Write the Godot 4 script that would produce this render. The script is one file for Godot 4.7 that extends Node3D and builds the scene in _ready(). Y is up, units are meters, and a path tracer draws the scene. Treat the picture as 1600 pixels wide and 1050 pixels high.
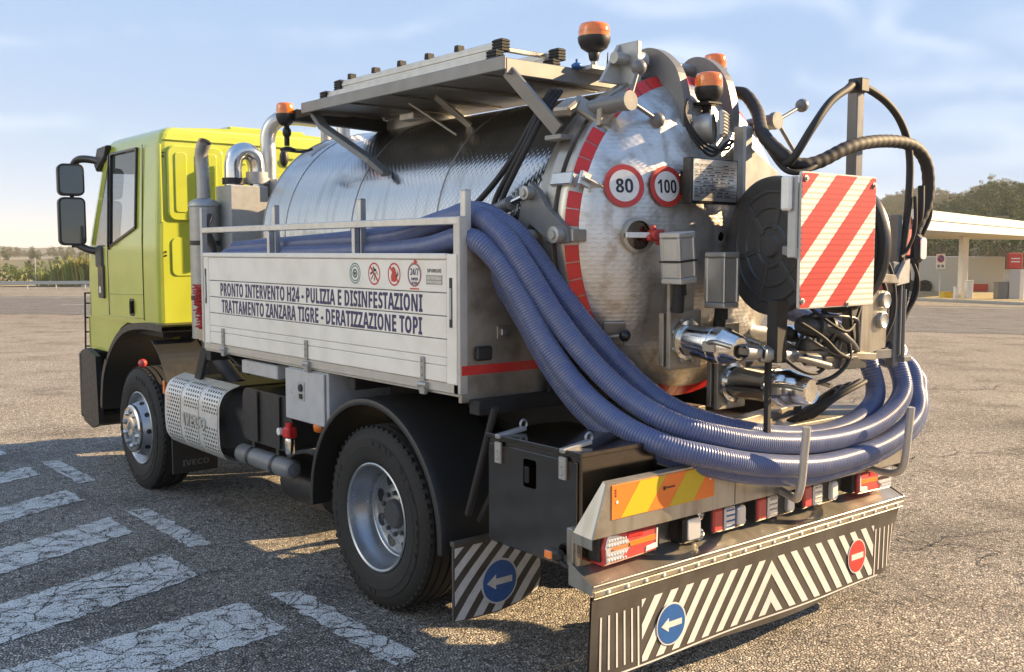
extends Node3D

# ------------------------------------------------------------------ mesh builder
class M:
	var v := PackedVector3Array()
	var n := PackedVector3Array()
	var t := PackedVector2Array()
	var ix := PackedInt32Array()
	var c := PackedColorArray()

	func vert(p: Vector3, nn: Vector3, uv: Vector2) -> int:
		v.append(p); n.append(nn); t.append(uv)
		return v.size() - 1

	func quad(a: Vector3, b: Vector3, c: Vector3, d: Vector3, uv := PackedVector2Array()) -> void:
		var nn := (c - a).cross(d - b).normalized()
		var i := v.size()
		if uv.is_empty():
			var ux := (b - a).normalized()
			var uy := nn.cross(ux)
			for p in [a, b, c, d]:
				vert(p, nn, Vector2((p - a).dot(ux), (p - a).dot(uy)))
		else:
			vert(a, nn, uv[0]); vert(b, nn, uv[1]); vert(c, nn, uv[2]); vert(d, nn, uv[3])
		ix.append_array([i, i + 2, i + 1, i, i + 3, i + 2])

	func quad_out(a: Vector3, b: Vector3, c: Vector3, d: Vector3, o: Vector3) -> void:
		if (c - a).cross(d - b).dot(o) < 0: quad(a, d, c, b)
		else: quad(a, b, c, d)

	func tri(a: Vector3, b: Vector3, c: Vector3) -> void:
		var nn := (b - a).cross(c - a).normalized()
		var i := v.size()
		vert(a, nn, Vector2(a.x, a.z)); vert(b, nn, Vector2(b.x, b.z)); vert(c, nn, Vector2(c.x, c.z))
		ix.append_array([i, i + 2, i + 1])

	func tri_out(a: Vector3, b: Vector3, c: Vector3, o: Vector3) -> void:
		if (b - a).cross(c - a).dot(o) < 0: tri(a, c, b)
		else: tri(a, b, c)

	func box(c: Vector3, s: Vector3, bv := 0.004, bs := Basis()) -> void:
		var h := s * 0.5
		bv = min(bv, min(h.x, min(h.y, h.z)) * 0.9)
		var P := func(sg: Vector3, ax: int) -> Vector3:
			var p := Vector3(h.x - bv, h.y - bv, h.z - bv)
			p[ax] = h[ax]
			return c + bs * (p * sg)
		for ax in 3:
			var u := (ax + 1) % 3
			var w := (ax + 2) % 3
			for sg in [-1.0, 1.0]:
				var q := []
				for k in [[-1, -1], [1, -1], [1, 1], [-1, 1]]:
					var g := Vector3()
					g[ax] = sg; g[u] = k[0]; g[w] = k[1]
					q.append(P.call(g, ax))
				var o := Vector3(); o[ax] = sg
				quad_out(q[0], q[1], q[2], q[3], bs * o)
		if bv < 0.0005: return
		for a in 3:
			var b := (a + 1) % 3
			var k := (a + 2) % 3
			for sa in [-1.0, 1.0]:
				for sb in [-1.0, 1.0]:
					var g0 := Vector3(); g0[a] = sa; g0[b] = sb; g0[k] = -1
					var g1 := g0; g1[k] = 1
					var o := g0 + g1
					quad_out(P.call(g0, a), P.call(g1, a), P.call(g1, b), P.call(g0, b), bs * o)
		for x in [-1.0, 1.0]:
			for y in [-1.0, 1.0]:
				for z in [-1.0, 1.0]:
					var g := Vector3(x, y, z)
					tri_out(P.call(g, 0), P.call(g, 1), P.call(g, 2), bs * g)

	# box between two corners
	func bb(a: Vector3, b: Vector3, bv := 0.004) -> void:
		box((a + b) * 0.5, (b - a).abs(), bv)

	# a bar of rectangular section from a to b
	func bar(a: Vector3, b: Vector3, w: float, hgt: float, up := Vector3.UP, bv := 0.003) -> void:
		var z := (b - a).normalized()
		if abs(z.dot(up)) > 0.98: up = Vector3(1, 0, 0)
		var x := up.cross(z).normalized()
		var y := z.cross(x)
		box((a + b) * 0.5, Vector3(w, hgt, (b - a).length()), bv, Basis(x, y, z))

	static func inset(p: PackedVector2Array, d: float) -> PackedVector2Array:
		var r := PackedVector2Array()
		var k := p.size()
		for i in k:
			var a := p[(i + k - 1) % k]
			var b := p[i]
			var c := p[(i + 1) % k]
			var n1 := (b - a).normalized().orthogonal() * -1.0
			var n2 := (c - b).normalized().orthogonal() * -1.0
			var m := (n1 + n2)
			if m.length() < 0.01: m = n1
			m = m.normalized()
			r.append(b + m * d / max(0.35, m.dot(n1)))
		return r

	# extrude a flat outline: front face at depth d along ux x uy
	func prism(poly: PackedVector2Array, o: Vector3, ux: Vector3, uy: Vector3, d: float, bv := 0.003, back := true) -> void:
		var uz := ux.cross(uy).normalized()
		var p := poly.duplicate()
		if Geometry2D.is_polygon_clockwise(p): p.reverse()
		# Geometry2D's idea of clockwise is y-down; make it counter-clockwise in (ux, uy)
		var ar := 0.0
		for i in p.size(): ar += p[i].cross(p[(i + 1) % p.size()])
		if ar < 0: p.reverse()
		var q := p
		bv = min(bv, abs(d) * 0.5)
		if bv > 0: q = inset(p, bv)
		var f := func(w: Vector2, z: float) -> Vector3: return o + ux * w.x + uy * w.y + uz * z
		var k := p.size()
		var tr := Geometry2D.triangulate_polygon(q)
		var lay := [[q, d, 1.0]]
		if back: lay.append([p, 0.0, -1.0])
		for L in lay:
			var i0 := v.size()
			for w in L[0]: vert(f.call(w, L[1]), uz * L[2], w)
			for j in range(0, tr.size(), 3):
				var a := tr[j]; var b := tr[j + 1]; var c := tr[j + 2]
				var cc: float = (q[b] - q[a]).cross(q[c] - q[a])
				if (cc > 0) == (L[2] > 0): ix.append_array([i0 + a, i0 + c, i0 + b])
				else: ix.append_array([i0 + a, i0 + b, i0 + c])
		for i in k:
			var j := (i + 1) % k
			quad(f.call(p[i], 0), f.call(p[j], 0), f.call(p[j], d - bv), f.call(p[i], d - bv))
			if bv > 0: quad(f.call(p[i], d - bv), f.call(p[j], d - bv), f.call(q[j], d), f.call(q[i], d))

	# flat sheet from an outline, single layer
	func sheet(poly: PackedVector2Array, o: Vector3, ux: Vector3, uy: Vector3) -> void:
		var tr := Geometry2D.triangulate_polygon(poly)
		var uz := ux.cross(uy).normalized()
		var i0 := v.size()
		for w in poly: vert(o + ux * w.x + uy * w.y, uz, w)
		for j in range(0, tr.size(), 3):
			var a := tr[j]; var b := tr[j + 1]; var c := tr[j + 2]
			if (poly[b] - poly[a]).cross(poly[c] - poly[a]) > 0: ix.append_array([i0 + a, i0 + c, i0 + b])
			else: ix.append_array([i0 + a, i0 + b, i0 + c])

	# round tube along points; rad a number or one per point
	func tube(pts: PackedVector3Array, rad, seg := 10, caps := true) -> void:
		var k := pts.size()
		var tan := PackedVector3Array()
		for i in k: tan.append((pts[min(i + 1, k - 1)] - pts[max(i - 1, 0)]).normalized())
		var up := Vector3.UP
		if abs(tan[0].dot(up)) > 0.9: up = Vector3(1, 0, 0)
		var x := up.cross(tan[0]).normalized()
		var i0 := v.size()
		var L := 0.0
		for i in k:
			if i > 0:
				L += pts[i].distance_to(pts[i - 1])
				x = (x - tan[i] * x.dot(tan[i])).normalized()
			var y := tan[i].cross(x)
			var r: float = rad if rad is float else rad[i]
			var dr := 0.0
			if not (rad is float) and k > 2:
				var a: int = max(i - 1, 0); var b: int = min(i + 1, k - 1)
				dr = (rad[b] - rad[a]) / max(1e-6, pts[a].distance_to(pts[b]))
			for j in seg + 1:
				var an := TAU * j / seg
				var dd := x * cos(an) + y * sin(an)
				vert(pts[i] + dd * r, (dd - tan[i] * dr).normalized(), Vector2(float(j) / seg, L))
		for i in k - 1:
			for j in seg:
				var a := i0 + i * (seg + 1) + j
				var b := a + seg + 1
				ix.append_array([a, b, a + 1, a + 1, b, b + 1])
		if caps:
			for e in [0, k - 1]:
				var r: float = rad if rad is float else rad[e]
				if r < 0.001: continue
				var nn: Vector3 = -tan[e] if e == 0 else tan[e]
				var c := vert(pts[e], nn, Vector2(0.5, 0.5))
				for j in seg + 1: vert(v[i0 + e * (seg + 1) + j], nn, Vector2(0.5, 0.5))
				for j in seg:
					if e == 0: ix.append_array([c, c + 1 + j, c + 2 + j])
					else: ix.append_array([c, c + 2 + j, c + 1 + j])

	func rod(a: Vector3, b: Vector3, r: float, seg := 10) -> void:
		tube(PackedVector3Array([a, b]), r, seg)

	# profile of (height along the axis, radius), listed so that the outside lies to its outer side
	func lathe(prof: Array, o: Vector3, ax: Vector3, seg := 24, a0 := 0.0, a1 := TAU, smooth := 0.77, rf := Vector3.ZERO) -> void:
		var z := ax.normalized()
		if rf == Vector3.ZERO: rf = Vector3.UP if abs(z.y) < 0.9 else Vector3(1, 0, 0)
		var x := (rf - z * rf.dot(z)).normalized()
		var y := z.cross(x)
		var k := prof.size()
		var sn := []
		for i in k - 1:
			var d: Vector2 = prof[i + 1] - prof[i]
			sn.append(Vector2(-d.y, d.x).normalized())  # (along the axis, radial)
		var L := 0.0
		for i in k - 1:
			var na: Vector2 = sn[i]; var nb: Vector2 = sn[i]
			if i > 0 and sn[i - 1].dot(sn[i]) > smooth: na = (sn[i] + sn[i - 1]).normalized()
			if i < k - 2 and sn[i + 1].dot(sn[i]) > smooth: nb = (sn[i] + sn[i + 1]).normalized()
			var l2: float = L + prof[i].distance_to(prof[i + 1])
			var i0 := v.size()
			for j in seg + 1:
				var an := a0 + (a1 - a0) * j / seg
				var dd := x * cos(an) + y * sin(an)
				vert(o + z * prof[i].x + dd * prof[i].y, z * na.x + dd * na.y, Vector2(an / TAU, L))
				vert(o + z * prof[i + 1].x + dd * prof[i + 1].y, z * nb.x + dd * nb.y, Vector2(an / TAU, l2))
			L = l2
			for j in seg:
				var a := i0 + j * 2
				ix.append_array([a, a + 1, a + 2, a + 2, a + 1, a + 3])

	func ball(c: Vector3, r: Vector3, seg := 14, rings := 9) -> void:
		var i0 := v.size()
		for i in rings + 1:
			var ph := PI * i / rings
			for j in seg + 1:
				var th := TAU * j / seg
				var d := Vector3(sin(ph) * cos(th), cos(ph), sin(ph) * sin(th))
				vert(c + d * r, (d / r).normalized(), Vector2(float(j) / seg, float(i) / rings))
		for i in rings:
			for j in seg:
				var a := i0 + i * (seg + 1) + j
				var b := a + seg + 1
				ix.append_array([a, a + 1, b, a + 1, b + 1, b])

	# smooth surface f(u, v)
	func grid(f: Callable, nu: int, nv: int, us := 1.0, vs := 1.0, flip := false) -> void:
		var i0 := v.size()
		for i in nu + 1:
			for j in nv + 1:
				vert(f.call(float(i) / nu, float(j) / nv), Vector3.UP, Vector2(us * i / nu, vs * j / nv))
		for i in nu + 1:
			for j in nv + 1:
				var g := func(a: int, b: int) -> Vector3: return v[i0 + clampi(a, 0, nu) * (nv + 1) + clampi(b, 0, nv)]
				var nn: Vector3 = (g.call(i + 1, j) - g.call(i - 1, j)).cross(g.call(i, j + 1) - g.call(i, j - 1))
				n[i0 + i * (nv + 1) + j] = (-nn if flip else nn).normalized()
		for i in nu:
			for j in nv:
				var a := i0 + i * (nv + 1) + j
				var b := a + nv + 1
				if flip: ix.append_array([a, b, b + 1, a, b + 1, a + 1])
				else: ix.append_array([a, b + 1, b, a, a + 1, b + 1])

	func merge(o: M, tr := Transform3D()) -> void:
		var i0 := v.size()
		for i in o.v.size():
			v.append(tr * o.v[i]); n.append((tr.basis * o.n[i]).normalized()); t.append(o.t[i])
		for i in o.ix: ix.append(i0 + i)

	func centre() -> Vector3:
		if v.is_empty(): return Vector3.ZERO
		var a := v[0]; var b := v[0]
		for p in v:
			a = a.min(p); b = b.max(p)
		return (a + b) * 0.5

	func mesh(o: Vector3, m: Material, tangents := false) -> ArrayMesh:
		var w := v.duplicate()
		for i in w.size(): w[i] -= o
		for i in range(0, ix.size(), 3):   # wind every face to suit its normals
			var a := ix[i]; var b := ix[i + 1]; var c := ix[i + 2]
			if (v[b] - v[a]).cross(v[c] - v[a]).dot(n[a] + n[b] + n[c]) > 0:
				ix[i + 1] = c
				ix[i + 2] = b
		var ar := []
		ar.resize(Mesh.ARRAY_MAX)
		ar[Mesh.ARRAY_VERTEX] = w
		ar[Mesh.ARRAY_NORMAL] = n
		ar[Mesh.ARRAY_TEX_UV] = t
		ar[Mesh.ARRAY_INDEX] = ix
		if not c.is_empty(): ar[Mesh.ARRAY_COLOR] = c
		var r := ArrayMesh.new()
		r.add_surface_from_arrays(Mesh.PRIMITIVE_TRIANGLES, ar)
		if tangents:
			var s := SurfaceTool.new()
			s.create_from(r, 0)
			s.generate_tangents()
			r = s.commit()
		r.surface_set_material(0, m)
		return r

# ------------------------------------------------------------------ things and parts
var gp := {}      # where each node's origin lies in the world
var names := {}   # names taken, by parent

func numbered(par: Node, called: String) -> String:
	var key := str(par.get_instance_id()) + called
	var k: int = names.get(key, 0)
	names[key] = k + 1
	return called if k == 0 else "%s_%03d" % [called, k]

func tag(o: Node, label: String, category: String, group := "") -> void:
	o.set_meta("label", label)
	o.set_meta("category", category)
	if group != "": o.set_meta("group", group)

func thing(called: String, label: String, category: String, at: Vector3, group := "") -> Node3D:
	var o := Node3D.new()
	o.name = numbered(self, called)
	add_child(o)
	o.position = at
	gp[o] = at
	tag(o, label, category, group)
	return o

func part(par: Node3D, called: String, mb: M, mat: Material, label := "", tangents := false) -> MeshInstance3D:
	var o := MeshInstance3D.new()
	o.name = numbered(par, called)
	var c := mb.centre()
	o.mesh = mb.mesh(c, mat, tangents)
	par.add_child(o)
	o.position = c - gp.get(par, Vector3.ZERO)
	gp[o] = c
	if label != "": o.set_meta("label", label)
	return o

func single(called: String, mb: M, mat: Material, label: String, category: String, group := "") -> MeshInstance3D:
	var o := part(self, called, mb, mat)
	tag(o, label, category, group)
	return o

func setting(called: String, mb: M, mat: Material, tangents := false) -> MeshInstance3D:
	var o := part(self, called, mb, mat, "", tangents)
	o.set_meta("kind", "structure")
	return o

# lettering as real, thin raised characters, w wide and h high, centred at c
func text(par: Node3D, called: String, s: String, c: Vector3, ux: Vector3, uy: Vector3, w: float, h: float, mat: Material, d := 0.0015, fam := "Droid Sans", bold := 700, embolden := 0.0) -> MeshInstance3D:
	var f := SystemFont.new()
	f.font_names = PackedStringArray([fam])
	f.font_weight = bold
	var tm := TextMesh.new()
	tm.text = s
	var fv := FontVariation.new()
	fv.base_font = f
	fv.variation_embolden = embolden
	tm.font = fv if embolden > 0 else f
	tm.font_size = 48
	tm.pixel_size = 0.01
	tm.depth = 0.02
	tm.curve_step = 1.6
	tm.material = mat
	var ab := tm.get_aabb()
	var o := MeshInstance3D.new()
	o.name = numbered(par, called)
	o.mesh = tm
	par.add_child(o)
	var uz := ux.cross(uy).normalized()
	var b := Basis(ux * (w / ab.size.x), uy * (h / ab.size.y), uz * (d / ab.size.z))
	var mid := ab.position + ab.size * 0.5
	o.transform = Transform3D(b, c - b * mid - gp.get(par, Vector3.ZERO))
	gp[o] = c
	return o

func V(x: float, y: float, z: float) -> Vector3: return Vector3(x, y, z)

func P2(a: Array) -> PackedVector2Array:
	var r := PackedVector2Array()
	for i in range(0, a.size(), 2): r.append(Vector2(a[i], a[i + 1]))
	return r

func rrect(x0: float, y0: float, x1: float, y1: float, r: float, k := 4) -> PackedVector2Array:
	var p := PackedVector2Array()
	for c in [[x1 - r, y0 + r, -90], [x1 - r, y1 - r, 0], [x0 + r, y1 - r, 90], [x0 + r, y0 + r, 180]]:
		for i in k + 1:
			var a := deg_to_rad(c[2] + 90.0 * i / k)
			p.append(Vector2(c[0] + r * cos(a), c[1] + r * sin(a)))
	return p

func disc(cx: float, cy: float, rx: float, ry: float, k := 28) -> PackedVector2Array:
	var p := PackedVector2Array()
	for i in k: p.append(Vector2(cx + rx * cos(TAU * i / k), cy + ry * sin(TAU * i / k)))
	return p

# rounded closed outline through points
func smooth2(a: Array, k := 4) -> PackedVector2Array:
	var p := P2(a)
	var r := PackedVector2Array()
	var m := p.size()
	for i in m:
		var p0 := p[(i + m - 1) % m]; var p1 := p[i]; var p2 := p[(i + 1) % m]; var p3 := p[(i + 2) % m]
		for j in k:
			var u := float(j) / k
			r.append(0.5 * (2 * p1 + (p2 - p0) * u + (2 * p0 - 5 * p1 + 4 * p2 - p3) * u * u + (3 * p1 - p0 - 3 * p2 + p3) * u * u * u))
	return r

# smooth curve through points, `k` steps a span
func spl(a: Array, k := 10) -> PackedVector3Array:
	var r := PackedVector3Array()
	var m := a.size()
	for i in m - 1:
		var p0: Vector3 = a[max(i - 1, 0)]; var p1: Vector3 = a[i]; var p2: Vector3 = a[i + 1]; var p3: Vector3 = a[min(i + 2, m - 1)]
		for j in k:
			var u := float(j) / k
			r.append(0.5 * (2 * p1 + (p2 - p0) * u + (2 * p0 - 5 * p1 + 4 * p2 - p3) * u * u + (3 * p1 - p0 - 3 * p2 + p3) * u * u * u))
	r.append(a[m - 1])
	return r

# the same curve at equal steps
func even(p: PackedVector3Array, step: float) -> PackedVector3Array:
	var r := PackedVector3Array([p[0]])
	var need := step
	for i in p.size() - 1:
		var a := p[i]; var b := p[i + 1]
		var l := a.distance_to(b)
		var s := 0.0
		while need <= l - s:
			s += need
			r.append(a.lerp(b, s / l))
			need = step
		need -= l - s
	return r

# ------------------------------------------------------------------ materials
func C(r: float, g: float, b: float, a := 1.0) -> Color:   # a linear colour as the engine wants it
	var c := Color(r, g, b).linear_to_srgb()
	c.a = a
	return c

func mat(col: Color, rough := 0.5, metal := 0.0) -> StandardMaterial3D:
	var m := StandardMaterial3D.new()
	m.albedo_color = col
	m.roughness = rough
	m.metallic = metal
	return m

func noise(kind: int, freq: float, sd: int, oct := 4) -> FastNoiseLite:
	var f := FastNoiseLite.new()
	f.noise_type = kind
	f.frequency = freq
	f.seed = sd
	f.fractal_octaves = oct
	f.fractal_type = FastNoiseLite.FRACTAL_FBM if oct > 1 else FastNoiseLite.FRACTAL_NONE
	return f

func ntex(f: FastNoiseLite, size: int, a: Color, b: Color, c := Color(0, 0, 0, 0), mid := 0.5, asn := false, bump := 4.0) -> ImageTexture:
	var im := f.get_seamless_image(size, size)
	if asn:
		im.convert(Image.FORMAT_RGBA8)
		im.bump_map_to_normal_map(bump)
		return ImageTexture.create_from_image(im)
	im.convert(Image.FORMAT_L8)
	var src := im.get_data()
	var lut := PackedByteArray()
	for i in 256:
		var u := i / 255.0
		var q := a.lerp(b, u)
		if c.a > 0: q = a.lerp(c, u / mid) if u < mid else c.lerp(b, (u - mid) / (1.0 - mid))
		lut.append_array([q.r8, q.g8, q.b8])
	var out := PackedByteArray()
	out.resize(size * size * 3)
	for i in size * size:
		var k := src[i] * 3
		out[i * 3] = lut[k]
		out[i * 3 + 1] = lut[k + 1]
		out[i * 3 + 2] = lut[k + 2]
	return ImageTexture.create_from_image(Image.create_from_data(size, size, false, Image.FORMAT_RGB8, out))

func tri_planar(m: StandardMaterial3D, s: float, world := false) -> StandardMaterial3D:
	m.uv1_triplanar = true
	m.uv1_world_triplanar = world
	m.uv1_scale = Vector3(s, s, s)
	return m

var mm := {}

func make_materials() -> void:
	var mottled := ntex(noise(FastNoiseLite.TYPE_SIMPLEX_SMOOTH, 0.012, 3, 5), 512, C(0.84, 0.83, 0.80), C(1, 1, 1), C(0.95, 0.945, 0.93), 0.55)
	var dirt := ntex(noise(FastNoiseLite.TYPE_SIMPLEX_SMOOTH, 0.008, 8, 6), 512, C(0.56, 0.51, 0.45), C(1, 1, 1), C(0.86, 0.84, 0.80), 0.45)
	var rgh := ntex(noise(FastNoiseLite.TYPE_SIMPLEX_SMOOTH, 0.01, 5, 6), 512, Color(0.7, 0.7, 0.7), Color(1, 1, 1), Color(0.86, 0.86, 0.86), 0.5)
	var fine := ntex(noise(FastNoiseLite.TYPE_SIMPLEX_SMOOTH, 0.05, 15, 5), 512, Color(0, 0, 0), Color(1, 1, 1), Color(0, 0, 0, 0), 0.5, true, 2.0)
	var brushed_f := noise(FastNoiseLite.TYPE_SIMPLEX_SMOOTH, 0.02, 21, 5)
	var bi := brushed_f.get_seamless_image(64, 512)
	bi.resize(512, 512)
	var hair := ImageTexture.create_from_image(bi)
	mm.mottled = mottled
	var put := func(k: String, m: StandardMaterial3D, tex = null, s := 1.0, r = null) -> void:
		if tex != null:
			m.albedo_texture = tex
			tri_planar(m, s)
		if r != null:
			m.roughness_texture = r
			m.roughness_texture_channel = BaseMaterial3D.TEXTURE_CHANNEL_RED
			tri_planar(m, s)
		mm[k] = m
	var cab := mat(C(0.49, 0.545, 0.055), 0.28)
	cab.clearcoat_enabled = true; cab.clearcoat = 0.8; cab.clearcoat_roughness = 0.06
	put.call("cab", cab, mottled, 0.35)
	put.call("board", mat(C(0.84, 0.80, 0.72), 0.45), mottled, 0.6, rgh)
	put.call("alu", mat(C(0.58, 0.57, 0.54), 0.5, 0.7), mottled, 1.2, rgh)
	put.call("tray", mat(C(0.26, 0.255, 0.245), 0.55, 0.55), mottled, 0.8, rgh)
	put.call("alu_clean", mat(C(0.60, 0.60, 0.59), 0.36, 0.85), mottled, 1.5, rgh)
	put.call("galv", mat(C(0.40, 0.40, 0.39), 0.55, 0.7), mottled, 2.0, rgh)
	put.call("steel", mat(C(0.48, 0.46, 0.42), 0.37, 0.78), dirt, 0.7, rgh)
	put.call("steel_dirty", mat(C(0.40, 0.37, 0.32), 0.6, 0.75), dirt, 1.3, rgh)
	put.call("chrome", mat(C(0.80, 0.79, 0.76), 0.18, 1.0), mottled, 2.0, rgh)
	put.call("greypaint", mat(C(0.16, 0.165, 0.17), 0.42), mottled, 2.0, rgh)
	put.call("reeldark", mat(C(0.055, 0.056, 0.058), 0.4), mottled, 2.0, rgh)
	put.call("greylight", mat(C(0.42, 0.43, 0.43), 0.5, 0.2), mottled, 2.0, rgh)
	put.call("boxgrey", mat(C(0.50, 0.51, 0.52), 0.38, 0.15), mottled, 1.0, rgh)
	put.call("black", mat(C(0.018, 0.018, 0.019), 0.55), mottled, 2.0, rgh)
	put.call("blackgloss", mat(C(0.010, 0.010, 0.011), 0.22), null)
	put.call("frame", mat(C(0.014, 0.014, 0.015), 0.65), dirt, 2.0)
	put.call("plastic", mat(C(0.020, 0.021, 0.022), 0.5), mottled, 3.0, rgh)
	mm.plastic.normal_enabled = true; mm.plastic.normal_texture = fine; mm.plastic.normal_scale = 0.25
	put.call("rubber", mat(C(0.020, 0.020, 0.020), 0.72), dirt, 3.0)
	put.call("rubber_hose", mat(C(0.020, 0.020, 0.021), 0.68), mottled, 5.0)
	put.call("tyre", mat(C(0.014, 0.0135, 0.013), 0.75), dirt, 4.0)
	put.call("flap", mat(C(0.075, 0.068, 0.060), 0.55), dirt, 1.2, rgh)
	put.call("shield", mat(C(0.66, 0.65, 0.62), 0.45, 0.35), mottled, 1.5, rgh)
	put.call("flapwhite", mat(C(0.66, 0.655, 0.63), 0.55), mottled, 2.2)
	put.call("rim", mat(C(0.34, 0.36, 0.39), 0.34, 0.75), mottled, 2.5, rgh)
	put.call("toolbox", mat(C(0.19, 0.165, 0.14), 0.18, 1.0), mottled, 1.0, rgh)
	put.call("white", mat(C(0.80, 0.79, 0.76), 0.4), mottled, 2.0)
	put.call("red", mat(C(0.55, 0.020, 0.020), 0.35), null)
	put.call("redtape", mat(C(0.60, 0.03, 0.025), 0.3), mottled, 3.0)
	put.call("redpaint", mat(C(0.45, 0.05, 0.04), 0.6), mottled, 4.0)
	put.call("bristle", mat(C(0.50, 0.05, 0.045), 0.7), null)
	put.call("navy", mat(C(0.035, 0.030, 0.10), 0.45), null)
	put.call("ink", mat(C(0.015, 0.015, 0.02), 0.45), null)
	put.call("blue", mat(C(0.02, 0.11, 0.36), 0.4), mottled, 3.0)
	put.call("bluegreen", mat(C(0.02, 0.16, 0.15), 0.45), null)
	put.call("signred", mat(C(0.52, 0.045, 0.035), 0.4), null)
	put.call("orange", mat(C(0.90, 0.20, 0.02), 0.4), null)
	put.call("yellow", mat(C(0.62, 0.42, 0.01), 0.4), null)
	put.call("wood", mat(C(0.48, 0.36, 0.22), 0.7), mottled, 3.0)
	var st := Image.create(4, 64, false, Image.FORMAT_RGB8)
	for y in 64:
		var k: float = 0.80 if y < 18 else (0.88 if y < 24 or y > 58 else 1.0)
		for x in 4: st.set_pixel(x, y, Color(k, k, k * 0.985))
	var stx := ImageTexture.create_from_image(st)
	for q in [["retro_white", C(0.80, 0.76, 0.68)], ["retro_red", C(0.60, 0.035, 0.03)]]:
		var rm := mat(q[1], 0.35)
		rm.albedo_texture = stx
		rm.uv1_scale = Vector3(1, 1.0 / 0.0245, 1)
		mm[q[0]] = rm
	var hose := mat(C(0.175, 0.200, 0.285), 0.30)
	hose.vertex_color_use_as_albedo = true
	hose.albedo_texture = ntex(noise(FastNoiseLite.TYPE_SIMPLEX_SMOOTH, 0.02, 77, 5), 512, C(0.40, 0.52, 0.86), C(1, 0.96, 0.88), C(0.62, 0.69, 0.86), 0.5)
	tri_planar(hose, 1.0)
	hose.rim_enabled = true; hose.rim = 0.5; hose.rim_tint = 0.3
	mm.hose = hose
	var gl := mat(C(0.10, 0.13, 0.13, 0.34), 0.03)
	gl.transparency = BaseMaterial3D.TRANSPARENCY_ALPHA
	gl.metallic_specular = 0.9
	mm.glass = gl
	var mi := mat(C(0.10, 0.115, 0.12), 0.04, 1.0)
	mm.mirror = mi
	var am := mat(C(0.85, 0.22, 0.015), 0.12)
	am.clearcoat_enabled = true; am.clearcoat = 1.0; am.clearcoat_roughness = 0.05
	am.subsurf_scatter_enabled = true; am.subsurf_scatter_strength = 0.5
	mm.amber = am
	var rl := mat(C(0.55, 0.035, 0.03), 0.1)
	rl.clearcoat_enabled = true; rl.clearcoat = 1.0
	mm.redlens = rl
	var wl := mat(C(0.75, 0.76, 0.78), 0.12, 0.6)
	wl.clearcoat_enabled = true; wl.clearcoat = 1.0
	mm.clearlens = wl
	# stainless sheet with its pressed lozenge pattern (fine relief) for the tank
	var im := Image.create(512, 512, false, Image.FORMAT_L8)
	var f2 := noise(FastNoiseLite.TYPE_SIMPLEX_SMOOTH, 0.03, 9, 3)
	for y in 512:
		for x in 512:
			var u := x / 64.0
			var w := y / 32.0
			if int(floor(w)) % 2 == 1: u += 0.5
			var du := fposmod(u, 1.0) - 0.5
			var dw := fposmod(w, 1.0) - 0.5
			var q: float = clampf(1.15 - (du * du * 8.5 + dw * dw * 9.0), 0.0, 1.0)
			im.set_pixel(x, y, Color.from_hsv(0, 0, clampf(0.25 + 0.6 * q + 0.1 * f2.get_noise_2d(x, y), 0, 1)))
	var nm := im.duplicate()
	nm.convert(Image.FORMAT_RGBA8)
	nm.bump_map_to_normal_map(3.0)
	var ti := ImageTexture.create_from_image(nm)
	var tank := mat(C(0.54, 0.54, 0.53), 0.17, 1.0)
	tank.normal_enabled = true
	tank.normal_texture = ti
	tank.normal_scale = 0.55
	tank.uv1_scale = Vector3(1, 1, 1)
	tank.detail_enabled = true
	tank.detail_uv_layer = BaseMaterial3D.DETAIL_UV_1
	mm.tank = tank
	var dm := tank.duplicate()
	dm.detail_enabled = false
	mm.tank = dm
	var door := dm.duplicate()
	door.normal_scale = 0.55
	door.albedo_texture = ntex(noise(FastNoiseLite.TYPE_SIMPLEX_SMOOTH, 0.005, 41, 5), 512, C(0.66, 0.58, 0.50), C(1, 1, 1), C(0.93, 0.91, 0.88), 0.42)
	door.roughness = 0.42
	door.metallic = 0.85
	door.albedo_color = C(0.70, 0.695, 0.68)
	var sk_im := noise(FastNoiseLite.TYPE_SIMPLEX_SMOOTH, 0.03, 55, 5).get_seamless_image(512, 48)
	sk_im.resize(512, 512)
	sk_im.convert(Image.FORMAT_L8)
	var sk_src := sk_im.get_data()
	var sk_out := PackedByteArray()
	sk_out.resize(512 * 512 * 3)
	for i in 512 * 512:
		var k := 1.0 - 0.15 * smoothstep(0.50, 1.0, sk_src[i] / 255.0)
		sk_out[i * 3] = int(255 * k)
		sk_out[i * 3 + 1] = int(255 * (k - 0.03 * (1.0 - k)))
		sk_out[i * 3 + 2] = int(255 * (k - 0.14 * (1.0 - k)))
	var streak := ImageTexture.create_from_image(Image.create_from_data(512, 512, false, Image.FORMAT_RGB8, sk_out))
	for m in [door, dm, mm.steel]:
		m.detail_enabled = true
		m.detail_albedo = streak
		m.detail_blend_mode = BaseMaterial3D.BLEND_MODE_MUL
		m.detail_uv_layer = BaseMaterial3D.DETAIL_UV_2
		m.uv2_triplanar = true
		m.uv2_world_triplanar = true
		m.uv2_scale = Vector3(0.7, 0.7, 0.7)
	mm.door = door
	var seam := mat(C(0.25, 0.24, 0.23), 0.5, 0.8)
	mm.seam = seam

# ------------------------------------------------------------------ lie of the land
const EYE := Vector3(-4.1231, 1.9846, 3.0748)

func ground_y(x: float, z: float) -> float:
	var d := Vector2(x - EYE.x, z - EYE.z).length()
	return -0.0165 * maxf(0.0, minf(d, 125.0) - 14.0)

func on_ground(x: float, z: float, up := 0.0) -> Vector3:
	return V(x, ground_y(x, z) + up, z)

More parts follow.
